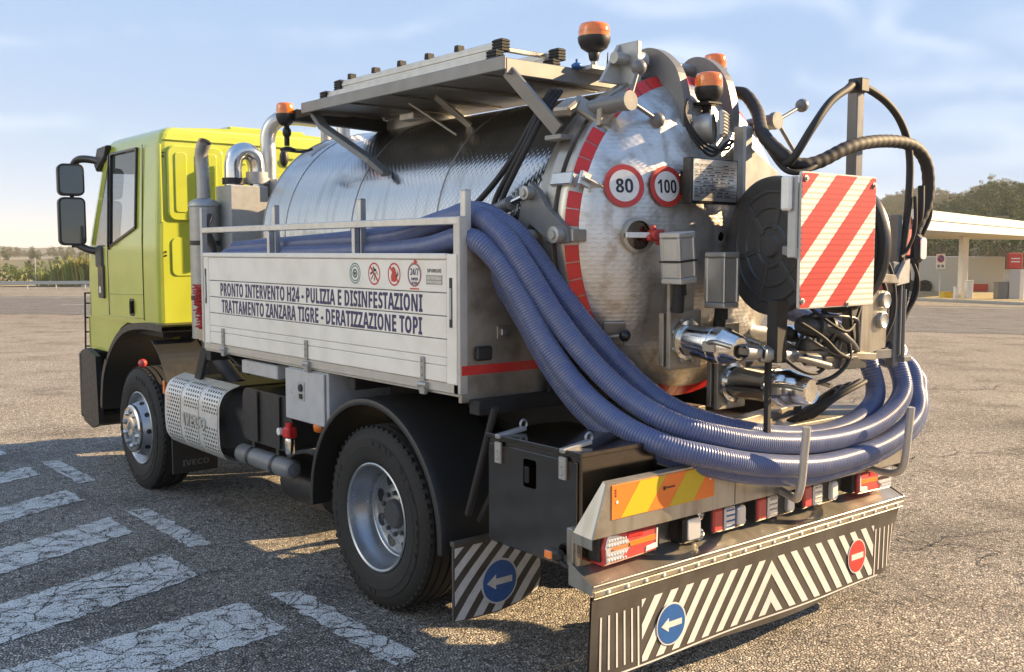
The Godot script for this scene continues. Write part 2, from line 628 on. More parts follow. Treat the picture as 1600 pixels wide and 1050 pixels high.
func sky_image() -> Image:
	var w := 1024
	var h := 512
	var im := Image.create(w, h, false, Image.FORMAT_RGBF)
	var big := noise(FastNoiseLite.TYPE_SIMPLEX_SMOOTH, 1.0, 11, 5)
	var thin := noise(FastNoiseLite.TYPE_SIMPLEX_SMOOTH, 1.0, 4, 6)
	var warp := noise(FastNoiseLite.TYPE_SIMPLEX_SMOOTH, 1.0, 31, 3)
	var sun := V(0.927, 0.0, 0.375).normalized()
	var sun3 := V(cos(0.393) * 0.927, sin(0.393), cos(0.393) * 0.375)
	for j in h:
		var el := PI * (0.5 - (j + 0.5) / h)
		for i in w:
			var az := TAU * ((i + 0.5) / w - 0.5)
			var d := V(cos(el) * sin(az), sin(el), -cos(el) * cos(az))
			var y := d.y
			var flat := V(d.x, 0, d.z).normalized()
			var near: float = clampf(flat.dot(sun) * 0.5 + 0.5, 0, 1)
			var glow := pow(near, 2.8)
			var zen := Vector3(0.17, 0.29, 0.54)
			var mid := Vector3(0.30, 0.42, 0.62)
			var hor := Vector3(0.50, 0.59, 0.69).lerp(Vector3(1.15, 1.06, 0.84), glow)
			var c: Vector3
			if y >= 0:
				c = mid.lerp(zen, smoothstep(0.18, 0.85, y))
				c = c.lerp(hor, exp(-y / (0.08 + 0.09 * glow)))
				# thin cloud, drawn out in streaks
				var q := V(d.x, d.y * 2.0, d.z) / (0.30 + y)
				var wv := V(warp.get_noise_3d(q.x * 0.8, q.y, q.z * 0.8), 0, warp.get_noise_3d(q.z, q.x, q.y)) * 0.6
				q += wv
				var s: float = thin.get_noise_3d(q.x * 0.30 + q.z * 0.25, q.y * 2.4, q.z * 2.3 - q.x * 1.6) + 0.5 * big.get_noise_3d(q.x * 0.35, q.y * 0.7, q.z * 0.5) + 0.25 * thin.get_noise_3d(q.x * 1.1, q.y * 5.0, q.z * 5.0 - q.x * 3.0)
				var a := smoothstep(-0.02, 0.62, s) * 0.50 * (1.0 - smoothstep(0.5, 1.0, y) * 0.6)
				var cc := Vector3(0.74, 0.79, 0.86).lerp(Vector3(1.10, 1.04, 0.92), glow)
				c = c.lerp(cc, a)
				var sd: float = clampf(d.dot(sun3), 0, 1)
				c += Vector3(1.0, 0.88, 0.66) * (0.38 * pow(sd, 6.0) + 2.4 * pow(sd, 40.0))
			else:
				c = hor.lerp(Vector3(0.20, 0.18, 0.15), smoothstep(0.0, 0.06, -y))
			im.set_pixel(i, j, Color(c.x * 0.49, c.y * 0.51, c.z * 0.52))
	return im

func make_ground_materials() -> void:
	var n := 1024
	var cells := FastNoiseLite.new()
	cells.noise_type = FastNoiseLite.TYPE_CELLULAR
	cells.fractal_type = FastNoiseLite.FRACTAL_NONE
	cells.cellular_jitter = 1.0
	cells.frequency = 0.10
	cells.seed = 5
	cells.cellular_return_type = FastNoiseLite.RETURN_CELL_VALUE
	var a := cells.get_image(n, n, false, false, false).get_data()
	var edges: FastNoiseLite = cells.duplicate()
	edges.cellular_return_type = FastNoiseLite.RETURN_DISTANCE2_SUB
	var b := edges.get_image(n, n, false, false, true).get_data()
	var soft := noise(FastNoiseLite.TYPE_SIMPLEX_SMOOTH, 0.012, 6, 5).get_image(n, n, false, false, true).get_data()
	var net := FastNoiseLite.new()
	net.noise_type = FastNoiseLite.TYPE_CELLULAR
	net.fractal_type = FastNoiseLite.FRACTAL_NONE
	net.cellular_return_type = FastNoiseLite.RETURN_DISTANCE2_SUB
	net.frequency = 0.008
	net.seed = 91
	net.domain_warp_enabled = true
	net.domain_warp_amplitude = 40.0
	net.domain_warp_frequency = 0.02
	var cn := net.get_image(n, n, false, false, true).get_data()
	var out := PackedByteArray()
	out.resize(n * n * 3)
	var hg := PackedByteArray()
	hg.resize(n * n)
	for i in n * n:
		var e := b[i] / 255.0
		var k := smoothstep(0.04, 0.30, e)
		var cv := a[i] / 255.0
		var sf := soft[i] / 255.0
		var st := 0.33 + 0.48 * cv * cv + 0.10 * sf
		if sf < 0.34: k *= 0.55 + sf
		if cn[i] / 255.0 < 0.030 * smoothstep(0.42, 0.62, sf): k *= 0.15
		var g := lerpf(0.062, st, k)
		# to sRGB
		var wr := fposmod(cv * 7.3, 1.0)
		out[i * 3] = int(255.0 * pow(minf(1.0, g * (1.02 + 0.08 * wr)), 0.4545))
		out[i * 3 + 1] = int(255.0 * pow(minf(1.0, g * (0.985 + 0.02 * wr)), 0.4545))
		out[i * 3 + 2] = int(255.0 * pow(minf(1.0, g * (0.915 - 0.05 * wr)), 0.4545))
		hg[i] = int(255.0 * clampf(k * (0.55 + 0.45 * cv), 0, 1))
	var col := ImageTexture.create_from_image(Image.create_from_data(n, n, false, Image.FORMAT_RGB8, out))
	var him := Image.create_from_data(n, n, false, Image.FORMAT_L8, hg)
	him.convert(Image.FORMAT_RGBA8)
	him.bump_map_to_normal_map(5.0)
	var nt := ImageTexture.create_from_image(him)
	var blot: ImageTexture = ntex(noise(FastNoiseLite.TYPE_SIMPLEX_SMOOTH, 0.006, 17, 6), 1024, C(0.52, 0.51, 0.50), C(1, 1, 1), C(0.86, 0.855, 0.85), 0.42)
	var ask := func(tint: Color, sc: float) -> StandardMaterial3D:
		var m := mat(tint, 0.85)
		m.albedo_texture = col
		m.normal_enabled = true
		m.normal_texture = nt
		m.normal_scale = 1.7
		m.metallic_specular = 0.35
		tri_planar(m, sc, true)
		m.vertex_color_use_as_albedo = true
		m.detail_enabled = true
		m.detail_albedo = blot
		m.detail_blend_mode = BaseMaterial3D.BLEND_MODE_MUL
		m.detail_uv_layer = BaseMaterial3D.DETAIL_UV_2
		m.uv2_triplanar = true
		m.uv2_world_triplanar = true
		m.uv2_scale = Vector3(0.11, 0.11, 0.11)
		return m
	mm.asphalt = ask.call(C(1.0, 1.0, 1.0), 0.60)
	mm.road = ask.call(C(0.58, 0.62, 0.70), 0.62)
	mm.road.vertex_color_use_as_albedo = false
	# worn road paint: holes where the film has cracked and worn off the stones
	var cr := FastNoiseLite.new()
	cr.noise_type = FastNoiseLite.TYPE_CELLULAR
	cr.fractal_type = FastNoiseLite.FRACTAL_NONE
	cr.cellular_return_type = FastNoiseLite.RETURN_DISTANCE2_SUB
	cr.frequency = 0.009
	cr.seed = 12
	cr.domain_warp_enabled = true
	cr.domain_warp_amplitude = 34.0
	cr.domain_warp_frequency = 0.02
	var c1 := cr.get_image(n, n, false, false, true).get_data()
	cr.frequency = 0.022
	cr.seed = 40
	var c2 := cr.get_image(n, n, false, false, true).get_data()
	var wear := noise(FastNoiseLite.TYPE_SIMPLEX_SMOOTH, 0.011, 61, 4).get_image(n, n, false, false, true).get_data()
	var fn := noise(FastNoiseLite.TYPE_SIMPLEX_SMOOTH, 0.14, 62, 3).get_image(n, n, false, false, true).get_data()
	var pt := PackedByteArray()
	pt.resize(n * n * 4)
	for i in n * n:
		var w := wear[i] / 255.0
		var f := fn[i] / 255.0
		var al := 255
		if c1[i] / 255.0 < 0.045 - 0.02 * f: al = 0
		elif c2[i] / 255.0 < 0.05 * w: al = 0
		elif f < 0.34 + 0.40 * smoothstep(0.5, 1.0, w): al = 0
		var g := 0.86 + 0.16 * f - 0.16 * w
		var bt := int(clampf(g * 250.0, 0, 255))
		pt[i * 4] = bt; pt[i * 4 + 1] = bt; pt[i * 4 + 2] = int(bt * 0.985); pt[i * 4 + 3] = al
	var ptx := ImageTexture.create_from_image(Image.create_from_data(n, n, false, Image.FORMAT_RGBA8, pt))
	var pm := mat(C(0.85, 0.85, 0.84), 0.7)
	pm.albedo_texture = ptx
	pm.transparency = BaseMaterial3D.TRANSPARENCY_ALPHA_SCISSOR
	pm.alpha_scissor_threshold = 0.5
	tri_planar(pm, 0.55, true)
	mm.roadpaint = pm
	mm.crack = mat(C(0.030, 0.028, 0.026), 0.9)
	var sand := ntex(noise(FastNoiseLite.TYPE_SIMPLEX_SMOOTH, 0.02, 71, 6), 512, C(0.16, 0.14, 0.07), C(0.42, 0.34, 0.22), C(0.30, 0.25, 0.13), 0.5)
	var em := mat(C(1, 1, 1), 0.95)
	em.albedo_texture = sand
	tri_planar(em, 0.06, true)
	mm.earth = em
	mm.kerb = tri_planar(mat(C(0.42, 0.40, 0.36), 0.8), 0.8)
	mm.kerb.albedo_texture = mm.mottled

func col_mesh(mb: M, m: Material, f: Callable) -> ArrayMesh:   # with a colour a vertex: the wear of the surface
	var ar := []
	ar.resize(Mesh.ARRAY_MAX)
	var cs := PackedColorArray()
	for p in mb.v: cs.append(f.call(p))
	ar[Mesh.ARRAY_VERTEX] = mb.v
	ar[Mesh.ARRAY_NORMAL] = mb.n
	ar[Mesh.ARRAY_TEX_UV] = mb.t
	ar[Mesh.ARRAY_COLOR] = cs
	ar[Mesh.ARRAY_INDEX] = mb.ix
	var r := ArrayMesh.new()
	r.add_surface_from_arrays(Mesh.PRIMITIVE_TRIANGLES, ar)
	r.surface_set_material(0, m)
	return r

# a painted patch on the ground whose edges are worn uneven
func ragged(d: M, c: Array) -> void:
	var f := noise(FastNoiseLite.TYPE_SIMPLEX_SMOOTH, 9.0, 14, 3)
	var poly := PackedVector2Array()
	for i in 4:
		var a: Vector2 = c[i]; var b: Vector2 = c[(i + 1) % 4]
		var k := int(a.distance_to(b) / 0.02)
		var nn := (b - a).orthogonal().normalized()
		for j in k:
			var p := a.lerp(b, float(j) / k)
			poly.append(p + nn * (0.026 * f.get_noise_2d(p.x, p.y) + 0.016 * f.get_noise_2d(p.x * 3.0, p.y * 3.0 + 50.0)))
	var q := PackedVector2Array()
	for p in poly: q.append(Vector2(p.x, -p.y))
	d.sheet(q, V(0, 0.006, 0), V(1, 0, 0), V(0, 0, -1))

func build_ground() -> Node3D:
	var g := M.new()
	var rr := [0.0]
	var r := 0.5
	while r < 2600.0:
		rr.append(r)
		r *= 1.05
		r += 0.06
	var na := 180
	g.grid(func(u, w):
		var rad: float = rr[roundi(u * (rr.size() - 1))]
		var an: float = TAU * w
		return on_ground(EYE.x + rad * cos(an), EYE.z + rad * sin(an)), rr.size() - 1, na, 1, 1, true)
	var vn := noise(FastNoiseLite.TYPE_SIMPLEX_SMOOTH, 0.22, 19, 4)
	var vm := noise(FastNoiseLite.TYPE_SIMPLEX_SMOOTH, 0.03, 29, 3)
	var stains := [[2.6, -0.3, 0.5, 0.35, 1.0], [3.6, -1.6, 0.9, 0.22, 1.6], [4.5, 0.4, 0.7, 0.3, 0.8], [6.0, -3.0, 1.5, 0.2, 2.2], [9.0, -6.0, 2.5, 0.25, 1.4], [-2.2, -2.5, 0.5, 0.3, 1.0], [-0.3, -3.3, 0.7, 0.4, 0.8], [-1.0, -0.2, 0.4, 0.35, 1.2], [13.0, -9.0, 3.5, 0.2, 2.0], [2.0, 0.9, 0.35, 0.4, 1.0], [8.0, -1.5, 1.4, 0.25, 0.6], [-2.9, -6.5, 1.0, 0.2, 1.0]]
	var o := MeshInstance3D.new()
	o.name = "ground"
	o.mesh = col_mesh(g, mm.asphalt, func(p):
		var k: float = 1.0 + 0.14 * vn.get_noise_2d(p.x, p.z) + 0.26 * vm.get_noise_2d(p.x, p.z)
		for q in stains:
			var dd: float = Vector2(p.x - q[0], (p.z - q[1]) * q[4]).length() / q[2] + 0.35 * vn.get_noise_2d(p.x * 9.0, p.z * 9.0)
			if dd < 1.0: k *= 1.0 - q[3] * smoothstep(1.0, 0.35, dd)
		return Color(0.98 * k, 0.965 * k, 0.945 * k))
	add_child(o)
	gp[o] = Vector3.ZERO
	o.set_meta("kind", "structure")
	# road that crosses behind
	var rd := M.new()
	rd.grid(func(u, w):
		var s := lerpf(-60.0, 120.0, u)
		var near := Vector2(5.86, -41.5).lerp(Vector2(23.0, -11.0), 0.0) + Vector2(0.49, 0.872) * s
		var far := Vector2(12.5, -70.99) + Vector2(0.52, 0.854) * s
		var q := near.lerp(far, w)
		return on_ground(q.x, q.y, 0.008), 60, 10, 1, 1, true)
	var road := setting("road", rd, mm.road)
	for k in 2:   # its white lines
		for s in range(-50, 110, 10 if k == 1 else 9):
			var lm := M.new()
			var w: float = [0.42, 0.90][k]
			var f := func(ss: float, ww: float) -> Vector3:
				var near := Vector2(5.86, -41.5) + Vector2(0.49, 0.872) * ss
				var far := Vector2(12.5, -70.99) + Vector2(0.52, 0.854) * ss
				var q := near.lerp(far, ww)
				return on_ground(q.x, q.y, 0.014)
			var l := 9.0 if k == 1 else 4.0
			lm.quad_out(f.call(s, w), f.call(s + l, w), f.call(s + l, w + 0.007), f.call(s, w + 0.007), Vector3.UP)
			part(road, "lane_line", lm, mm.flapwhite)
	# parking bay lines and the hatched bars beside them
	for q in [[-8.27, -7.0 + 0.0], [-7.0, -5.84], [-4.66, -3.40], [-2.22, -0.90], [0.20, 1.45]]:
		var d := M.new()
		ragged(d, [Vector2(-1.57, q[0]), Vector2(-1.57, q[1]), Vector2(-1.41, q[1]), Vector2(-1.41, q[0] + 0.04)])
		if q[0] > -8.0: part(o, "painted_dash", d, mm.roadpaint)
	var bars := [[-1.74, -0.98, -0.45, -2.95, -0.80], [-1.75, -2.21, -1.64, -2.84, -2.05], [-1.75, -3.39, -2.80, -2.84, -2.98], [-1.73, -4.55, -4.03, -2.72, -4.06], [-1.71, -5.66, -5.22, -2.72, -5.15], [-1.72, -6.84, -6.43, -2.72, -6.3], [-1.72, -8.0, -7.6, -2.72, -7.5]]
	for b in bars:
		var d := M.new()
		var dz: float = (b[4] - b[1]) / (b[0] - b[3])
		var wdt: float = b[2] - b[1]
		var x1 := -4.9
		var z1: float = b[1] + dz * (b[0] - x1) * 0.9
		ragged(d, [Vector2(x1, z1), Vector2(x1, z1 + wdt), Vector2(b[0], b[2]), Vector2(b[0], b[1])])
		part(o, "painted_bar", d, mm.roadpaint)
	# cracks
	var rng := RandomNumberGenerator.new()
	rng.seed = 77
	var ck := M.new()
	for i in 90:
		var p := Vector2(rng.randf_range(-6, 16), rng.randf_range(-16, 2))
		if i < 8: p = Vector2(rng.randf_range(-4, -1), rng.randf_range(-6, 0))
		var an := rng.randf_range(0, TAU) if i % 3 else rng.randf_range(-0.2, 0.2)
		var steps: int = rng.randi_range(40, 130)
		var wd: float = rng.randf_range(0.002, 0.006)
		var prev := p
		var a0: float = an
		for k in steps:
			an += rng.randf_range(-0.75, 0.75) - 0.12 * wrapf(an - a0, -PI, PI)
			var nx := prev + Vector2(cos(an), sin(an)) * rng.randf_range(0.02, 0.06)
			var nn: Vector2 = Vector2(-sin(an), cos(an)) * wd * rng.randf_range(0.4, 1.0) * (1.0 - abs(2.0 * k / steps - 1.0) * 0.6)
			ck.quad_out(on_ground(prev.x - nn.x, prev.y - nn.y, 0.010), on_ground(nx.x - nn.x, nx.y - nn.y, 0.010), on_ground(nx.x + nn.x, nx.y + nn.y, 0.010), on_ground(prev.x + nn.x, prev.y + nn.y, 0.010), Vector3.UP)
			prev = nx
	for c in [[1.6, -1.0, 2.95, 300, 0.008], [2.6, 0.8, -0.2, 200, 0.007], [2.2, -2.4, 0.25, 260, 0.009], [4.0, -3.2, -0.15, 320, 0.010], [1.9, 0.6, -1.2, 160, 0.008], [5.5, -5.5, 0.3, 320, 0.010], [3.2, 0.2, -1.9, 220, 0.008], [7.0, -8.0, 0.1, 380, 0.012], [-2.6, -3.0, 0.3, 120, 0.005], [-2.2, -1.4, 0.1, 120, 0.005]]:
		var prev := Vector2(c[0], c[1])
		var an: float = c[2]
		for k in int(c[3]):
			an += rng.randf_range(-0.9, 0.9) - 0.25 * wrapf(an - float(c[2]), -PI, PI)
			var nx := prev + Vector2(cos(an), sin(an)) * rng.randf_range(0.015, 0.045)
			var nn: Vector2 = Vector2(-sin(an), cos(an)) * float(c[4]) * rng.randf_range(0.25, 1.0)
			ck.quad_out(on_ground(prev.x - nn.x, prev.y - nn.y, 0.010), on_ground(nx.x - nn.x, nx.y - nn.y, 0.010), on_ground(nx.x + nn.x, nx.y + nn.y, 0.010), on_ground(prev.x + nn.x, prev.y + nn.y, 0.010), Vector3.UP)
			prev = nx
	part(o, "crack", ck, mm.crack).set_meta("kind", "stuff")
	return o

# ------------------------------------------------------------------ the tanker truck
func build_truck() -> void:
	var t := thing("vacuum_truck", "two-axle vacuum tanker truck with yellow-green cab, polished steel tank and white lettered dropside", "truck", Vector3.ZERO)
	build_cab(t)
	build_chassis(t)
	build_wheels(t)
	build_hose_box(t)
	build_tank(t)
	build_door(t)
	build_top(t)
	build_rear(t)
	build_reel(t)

func seg_pts(a: Vector3, b: Vector3, k: int) -> PackedVector3Array:
	var r := PackedVector3Array()
	for i in k + 1: r.append(a.lerp(b, float(i) / k))
	return r

func build_cab(t: Node3D) -> void:
	var hw := 1.08
	# heights of the rows and how far each is drawn in at the roof
	var ys := [1.36, 1.42, 1.80, 2.03, 2.19, 2.85, 2.90, 2.95, 2.985, 3.008, 3.02]
	var ins := [0.0, 0.0, 0.0, 0.0, 0.0, 0.008, 0.016, 0.034, 0.066, 0.115, 0.21]
	var zf := func(y: float) -> float: return -7.12 + (0.0 if y < 1.95 else (y - 1.95) * 0.47)
	var zp := func(y: float) -> float: return zf.call(y) + 0.20     # where the front corner begins to turn
	# plan outline: rear middle -> rear left corner -> along the left side -> front -> right side -> rear
	var out := func(y: float, d: float) -> Array:
		var p := []
		var zr := -5.17 - d * 0.7
		var w := hw - d
		var r := 0.05
		var lean: float = 0.0 if y < 2.0 else (y - 2.0) * 0.035
		w -= lean
		p.append(V(0, y, zr))
		p.append(V(-(w - r), y, zr))
		for k in [1, 2, 3]:
			var a := deg_to_rad(30.0 * k)
			p.append(V(-(w - r) - r * sin(a), y, zr - r + r * cos(a)))
		for z: float in [-5.30, -5.515, -5.64, -6.31, -6.37]: p.append(V(-w, y, z - d * 0.3))
		var za: float = zp.call(y)
		p.append(V(-w, y, min(za + 0.14, -6.40)))
		p.append(V(-w, y, za))
		var fz: float = zf.call(y) + d
		for k in [1, 2, 3, 4]:
			var a := deg_to_rad(22.5 * k)
			p.append(V(-(w - 0.16) - 0.16 * cos(a), y, za - (za - fz) * sin(a)))
		p.append(V(0, y, fz - 0.05))
		var left := p.duplicate()
		left.reverse()
		for q in left.slice(1): p.append(V(-q.x, q.y, q.z))
		return p
	var rows := []
	for i in ys.size(): rows.append(out.call(ys[i], ins[i]))
	var body := M.new()
	var door := M.new()
	var k: int = rows[0].size()
	var glass := M.new()
	var glass_right := M.new()
	var screen := M.new()
	for i in ys.size() - 1:
		for j in k - 1:
			var a: Vector3 = rows[i][j]; var b: Vector3 = rows[i][j + 1]; var c: Vector3 = rows[i + 1][j + 1]; var d: Vector3 = rows[i + 1][j]
			var jj: int = min(j, k - 2 - j)   # the same column on either side
			var win := false
			if jj == 7 and i in [4]: win = true         # side window
			if jj in [9] and i in [3, 4]: win = true       # quarter light
			if jj in [14, 15] and i in [3, 4]: win = true      # windscreen
			if win:
				if jj in [14, 15]: screen.quad(a, d, c, b)
				else: (glass if a.x < 0 else glass_right).quad(a, d, c, b)
				continue
			var left_door: bool = j in [6, 7, 8] and i in [1, 2, 3, 4]
			if jj == 7 and i == 3:
				# the window's slanting lower edge
				var low: Vector3 = rows[i][j + 1] if j < k / 2 else rows[i][j]
				if j < k / 2:
					var dm := door
					dm.tri(a + V(-0.004, 0, 0), d + V(-0.004, 0, 0), b + V(-0.004, 0, 0))
					glass.tri(d, c, b)
				else:
					body.tri(a, c, b)
					glass_right.tri(a, d, c)
				continue
			if left_door:
				var o := V(-0.004, 0, 0)
				door.quad(a + o, d + o, c + o, b + o)
				if j == 6: door.quad(a, d, d + o, a + o)
			else:
				body.quad(a, d, c, b)
	# roof
	var top: Array = rows[-1]
	for j in k / 2:
		var a: Vector3 = top[j]; var b: Vector3 = top[j + 1]
		var c: Vector3 = top[k - 2 - j]; var d: Vector3 = top[k - 1 - j]
		var la := V(-0.3, a.y + 0.02, a.z); var lb := V(-0.3, b.y + 0.02, b.z)
		body.quad_out(a, b, V(b.x * 0.2, b.y + 0.03, b.z), V(a.x * 0.2, a.y + 0.03, a.z), Vector3.UP)
		body.quad_out(V(b.x * 0.2, b.y + 0.03, b.z), V(a.x * 0.2, a.y + 0.03, a.z), V(d.x * 0.2, a.y + 0.03, a.z), V(c.x * 0.2, b.y + 0.03, b.z), Vector3.UP)
		body.quad_out(d, c, V(c.x * 0.2, b.y + 0.03, b.z), V(d.x * 0.2, a.y + 0.03, a.z), Vector3.UP)
	# floor
	body.quad_out(V(-1.05, 1.37, -5.2), V(1.05, 1.37, -5.2), V(1.05, 1.37, -7.0), V(-1.05, 1.37, -7.0), Vector3.DOWN)
	# lower front corner under the belt, in front of the wheel arch
	for s: float in [-1.0, 1.0]:
		body.prism(P2([-7.10, 1.05, -6.50, 1.05, -6.36, 1.20, -6.20, 1.30, -6.0, 1.36, -7.10, 1.36]), V(s * 1.05, 0, 0), V(0, 0, 1), V(0, 1, 0), -0.03 * -s * -1.0 if s > 0 else 0.03 * -1.0, 0.0)
	body.bb(V(-1.05, 1.05, -7.13), V(1.05, 1.36, -7.08), 0.01)
	var cab := part(t, "cab", body, mm.cab, "yellow-green cab with its windows closed")
	var dr := part(cab, "door", door, mm.cab)
	part(cab, "window", glass, mm.glass)
	part(cab, "window", glass_right, mm.glass)
	part(cab, "windscreen", screen, mm.glass)
	# rubber round the side window
	var rb := M.new()
	var xw := -1.082
	var wp := [V(xw + 0.03, 2.855, -6.305), V(xw + 0.03, 2.855, -5.645), V(xw, 2.19, -5.645), V(xw, 2.03, -6.305)]
	for i in 4:
		rb.bar(wp[i], wp[(i + 1) % 4], 0.022, 0.030, V(1, 0, 0))
	rb.bar(V(xw, 2.0, -6.345), V(xw + 0.03, 2.85, -6.345), 0.025, 0.04, V(1, 0, 0))
	part(cab, "window_rubber", rb, mm.blackgloss)
	# door handle, seams, lower door crease
	var h := M.new()
	h.prism(rrect(-0.055, -0.075, 0.055, 0.075, 0.02), V(-1.084, 1.50, -5.79), V(0, 0, 1), V(0, 1, 0), 0.006, 0.002)
	h.bar(V(-1.10, 1.445, -5.775), V(-1.10, 1.555, -5.775), 0.02, 0.028, V(1, 0, 0), 0.008)
	part(cab, "door_handle", h, mm.blackgloss)
	var sm := M.new()
	sm.bar(V(-1.083, 1.40, -5.51), V(-1.083, 2.05, -5.51), 0.004, 0.008, V(0, 0, 1), 0.0)
	sm.bar(V(-1.083, 2.05, -5.51), V(-1.052, 2.88, -5.52), 0.004, 0.008, V(0, 0, 1), 0.0)
	sm.bar(V(-1.087, 1.40, -6.39), V(-1.087, 2.0, -6.39), 0.004, 0.008, V(0, 0, 1), 0.0)
	part(cab, "door_seam", sm, mm.black)
	var cr := M.new()
	cr.bar(V(-1.085, 1.62, -5.52), V(-1.085, 1.60, -6.38), 0.008, 0.014, V(1, 0, 0), 0.003)
	cr.bar(V(-1.085, 1.415, -5.52), V(-1.085, 1.40, -6.60), 0.006, 0.010, V(1, 0, 0), 0.002)
	part(cab, "door_crease", cr, mm.cab)
	# pressed panels of the rear wall
	var z := -5.168
	for q in [[-0.985, 2.235, -0.50, 2.855, 0.07, 0.0215], [-0.44, 2.235, 0.44, 2.66, 0.07, 0.014], [0.50, 2.235, 0.985, 2.855, 0.07, 0.0215], [-0.96, 1.78, -0.5, 2.10, 0.05, 0.007]]:
		var e := M.new()
		var outer := rrect(q[0], q[1], q[2], q[3], q[4], 5)
		e.prism(outer, V(0, 0, z), V(1, 0, 0), V(0, 1, 0), q[5], 0.014)
		var p1 := part(cab, "pressed_panel", e, mm.cab)
		if q[5] > 0.02 and q[3] > 2.7:
			for f in [[0.06, 0.16], [0.24, 0.42]]:
				var e2 := M.new()
				e2.prism(rrect(q[0] + f[0], q[1] + 0.07, q[0] + f[1], q[3] - 0.06, 0.025, 4), V(0, 0, z + 0.0215), V(1, 0, 0), V(0, 1, 0), 0.008, 0.007)
				part(cab, "pressed_rib", e2, mm.cab)
	var ridge := M.new()
	ridge.bar(V(-1.0, 2.90, -5.175), V(1.0, 2.90, -5.175), 0.02, 0.016, Vector3.UP, 0.006)
	ridge.bar(V(-1.035, 2.22, -5.172), V(-1.035, 2.86, -5.172), 0.018, 0.02, V(1, 0, 0), 0.005)
	part(cab, "rear_ridge", ridge, mm.cab)
	text(cab, "rear_lettering", "IVECO", V(0.0, 2.775, -5.165), V(1, 0, 0), V(0, 1, 0), 0.74, 0.085, mm.cab, 0.010)
	for y: float in [2.79, 2.76, 1.98, 1.95]:
		var bo := M.new()
		bo.lathe([Vector2(0, 0.009), Vector2(0.006, 0.008), Vector2(0.006, 0)], V(-1.010, y, -5.170), V(0, 0, 1), 10)
		part(cab, "bolt", bo, mm.black)
	# roof hatch and visor
	var rh := M.new()
	rh.box(V(0.05, 3.055, -5.7), V(0.75, 0.05, 0.55), 0.02)
	part(cab, "roof_hatch", rh, mm.cab)
	var vz := M.new()
	vz.grid(func(u, w):
		var x := lerpf(-1.0, 1.0, u)
		var e: float = 0.12 * x * x
		return V(x, 2.90 - 0.17 * w - e * 0.2, -6.48 - 0.33 * w + e * 1.2), 12, 3)
	vz.grid(func(u, w):
		var x := lerpf(-1.0, 1.0, u)
		var e: float = 0.12 * x * x
		return V(x, 2.93 - 0.16 * w - e * 0.2, -6.47 - 0.34 * w + e * 1.2), 12, 3, 1, 1, true)
	vz.prism(P2([-6.36, 2.94, -6.62, 2.93, -6.72, 2.78, -6.66, 2.72, -6.42, 2.84]), V(-1.03, 0, 0), V(0, 0, 1), V(0, 1, 0), 0.05, 0.01)
	part(cab, "sun_visor", vz, mm.plastic)
	# mirrors of the left side: arms, two housings with glass
	var mr := M.new()
	mr.tube(spl([V(-1.02, 2.78, -6.55), V(-1.08, 2.83, -6.72), V(-1.17, 2.84, -6.86), V(-1.20, 2.78, -6.95)], 6), 0.035, 8)
	mr.tube(spl([V(-1.04, 1.98, -6.70), V(-1.12, 2.00, -6.82), V(-1.20, 2.06, -6.95)], 6), 0.035, 8)
	mr.box(V(-1.065, 1.93, -6.62), V(0.07, 0.22, 0.22), 0.03)
	mr.tube(seg_pts(V(-1.21, 2.02, -6.97), V(-1.21, 2.78, -6.97), 4), 0.02, 8)
	var mirror := part(t, "mirror", mr, mm.plastic, "black twin mirror on arms at the left of the cab")
	for q in [[2.505, 2.80, 0.18], [2.04, 2.49, 0.185]]:
		var hs := M.new()
		var bs := Basis(Vector3.UP, deg_to_rad(-9))
		var c := V(-1.225, (q[0] + q[1]) * 0.5, -6.93)
		var o: Vector3 = c
		var poly := rrect(-q[2] * 0.5 - 0.03, -(q[1] - q[0]) * 0.5, q[2] * 0.5 + 0.02, (q[1] - q[0]) * 0.5, 0.05, 4)
		hs.prism(poly, o - bs.z * 0.07, bs.x, bs.y, 0.12, 0.045)
		hs.prism(poly, o + bs.z * 0.045, bs.x, bs.y, 0.012, 0.004)
		var hn := part(mirror, "mirror_housing", hs, mm.plastic)
		var gm := M.new()
		gm.prism(rrect(-q[2] * 0.5 - 0.012, -(q[1] - q[0]) * 0.5 + 0.02, q[2] * 0.5 + 0.004, (q[1] - q[0]) * 0.5 - 0.02, 0.035, 4), o + bs.z * 0.0575, bs.x, bs.y, 0.002, 0.0)
		part(mirror, "mirror_glass", gm, mm.mirror)
	var mr2 := M.new()
	mr2.tube(spl([V(1.02, 2.78, -6.55), V(1.14, 2.80, -6.74), V(1.27, 2.74, -6.90)], 6), 0.03, 8)
	mr2.box(V(1.30, 2.60, -6.93), V(0.19, 0.28, 0.12), 0.04)
	mr2.box(V(1.30, 2.24, -6.93), V(0.19, 0.42, 0.12), 0.04)
	part(t, "mirror", mr2, mm.plastic)
	# steering corner deflector with its little plate, indicator
	var df := M.new()
	df.prism(P2([-6.52, 1.40, -6.36, 1.40, -6.36, 1.86, -6.46, 1.86]), V(-1.078, 0, 0), V(0, 0, 1), V(0, 1, 0), -0.012, 0.0)
	df.bb(V(-1.098, 1.55, -6.66), V(-1.07, 1.86, -6.50), 0.01)
	part(cab, "corner_deflector", df, mm.blackgloss)
	var pl := M.new()
	pl.bb(V(-1.103, 1.60, -6.61), V(-1.098, 1.66, -6.56), 0.001)
	part(cab, "door_plate", pl, mm.white)
	# dark inside: seats, dash, floor, wheel
	var ins2 := M.new()
	for x: float in [-0.55, 0.55]:
		ins2.box(V(x, 1.85, -5.72), V(0.5, 0.14, 0.5), 0.05)
		ins2.box(V(x, 2.25, -5.48), V(0.48, 0.75, 0.14), 0.06)
		ins2.box(V(x, 2.68, -5.47), V(0.27, 0.19, 0.10), 0.04)
	part(cab, "seats", ins2, mm.black)
	var ds := M.new()
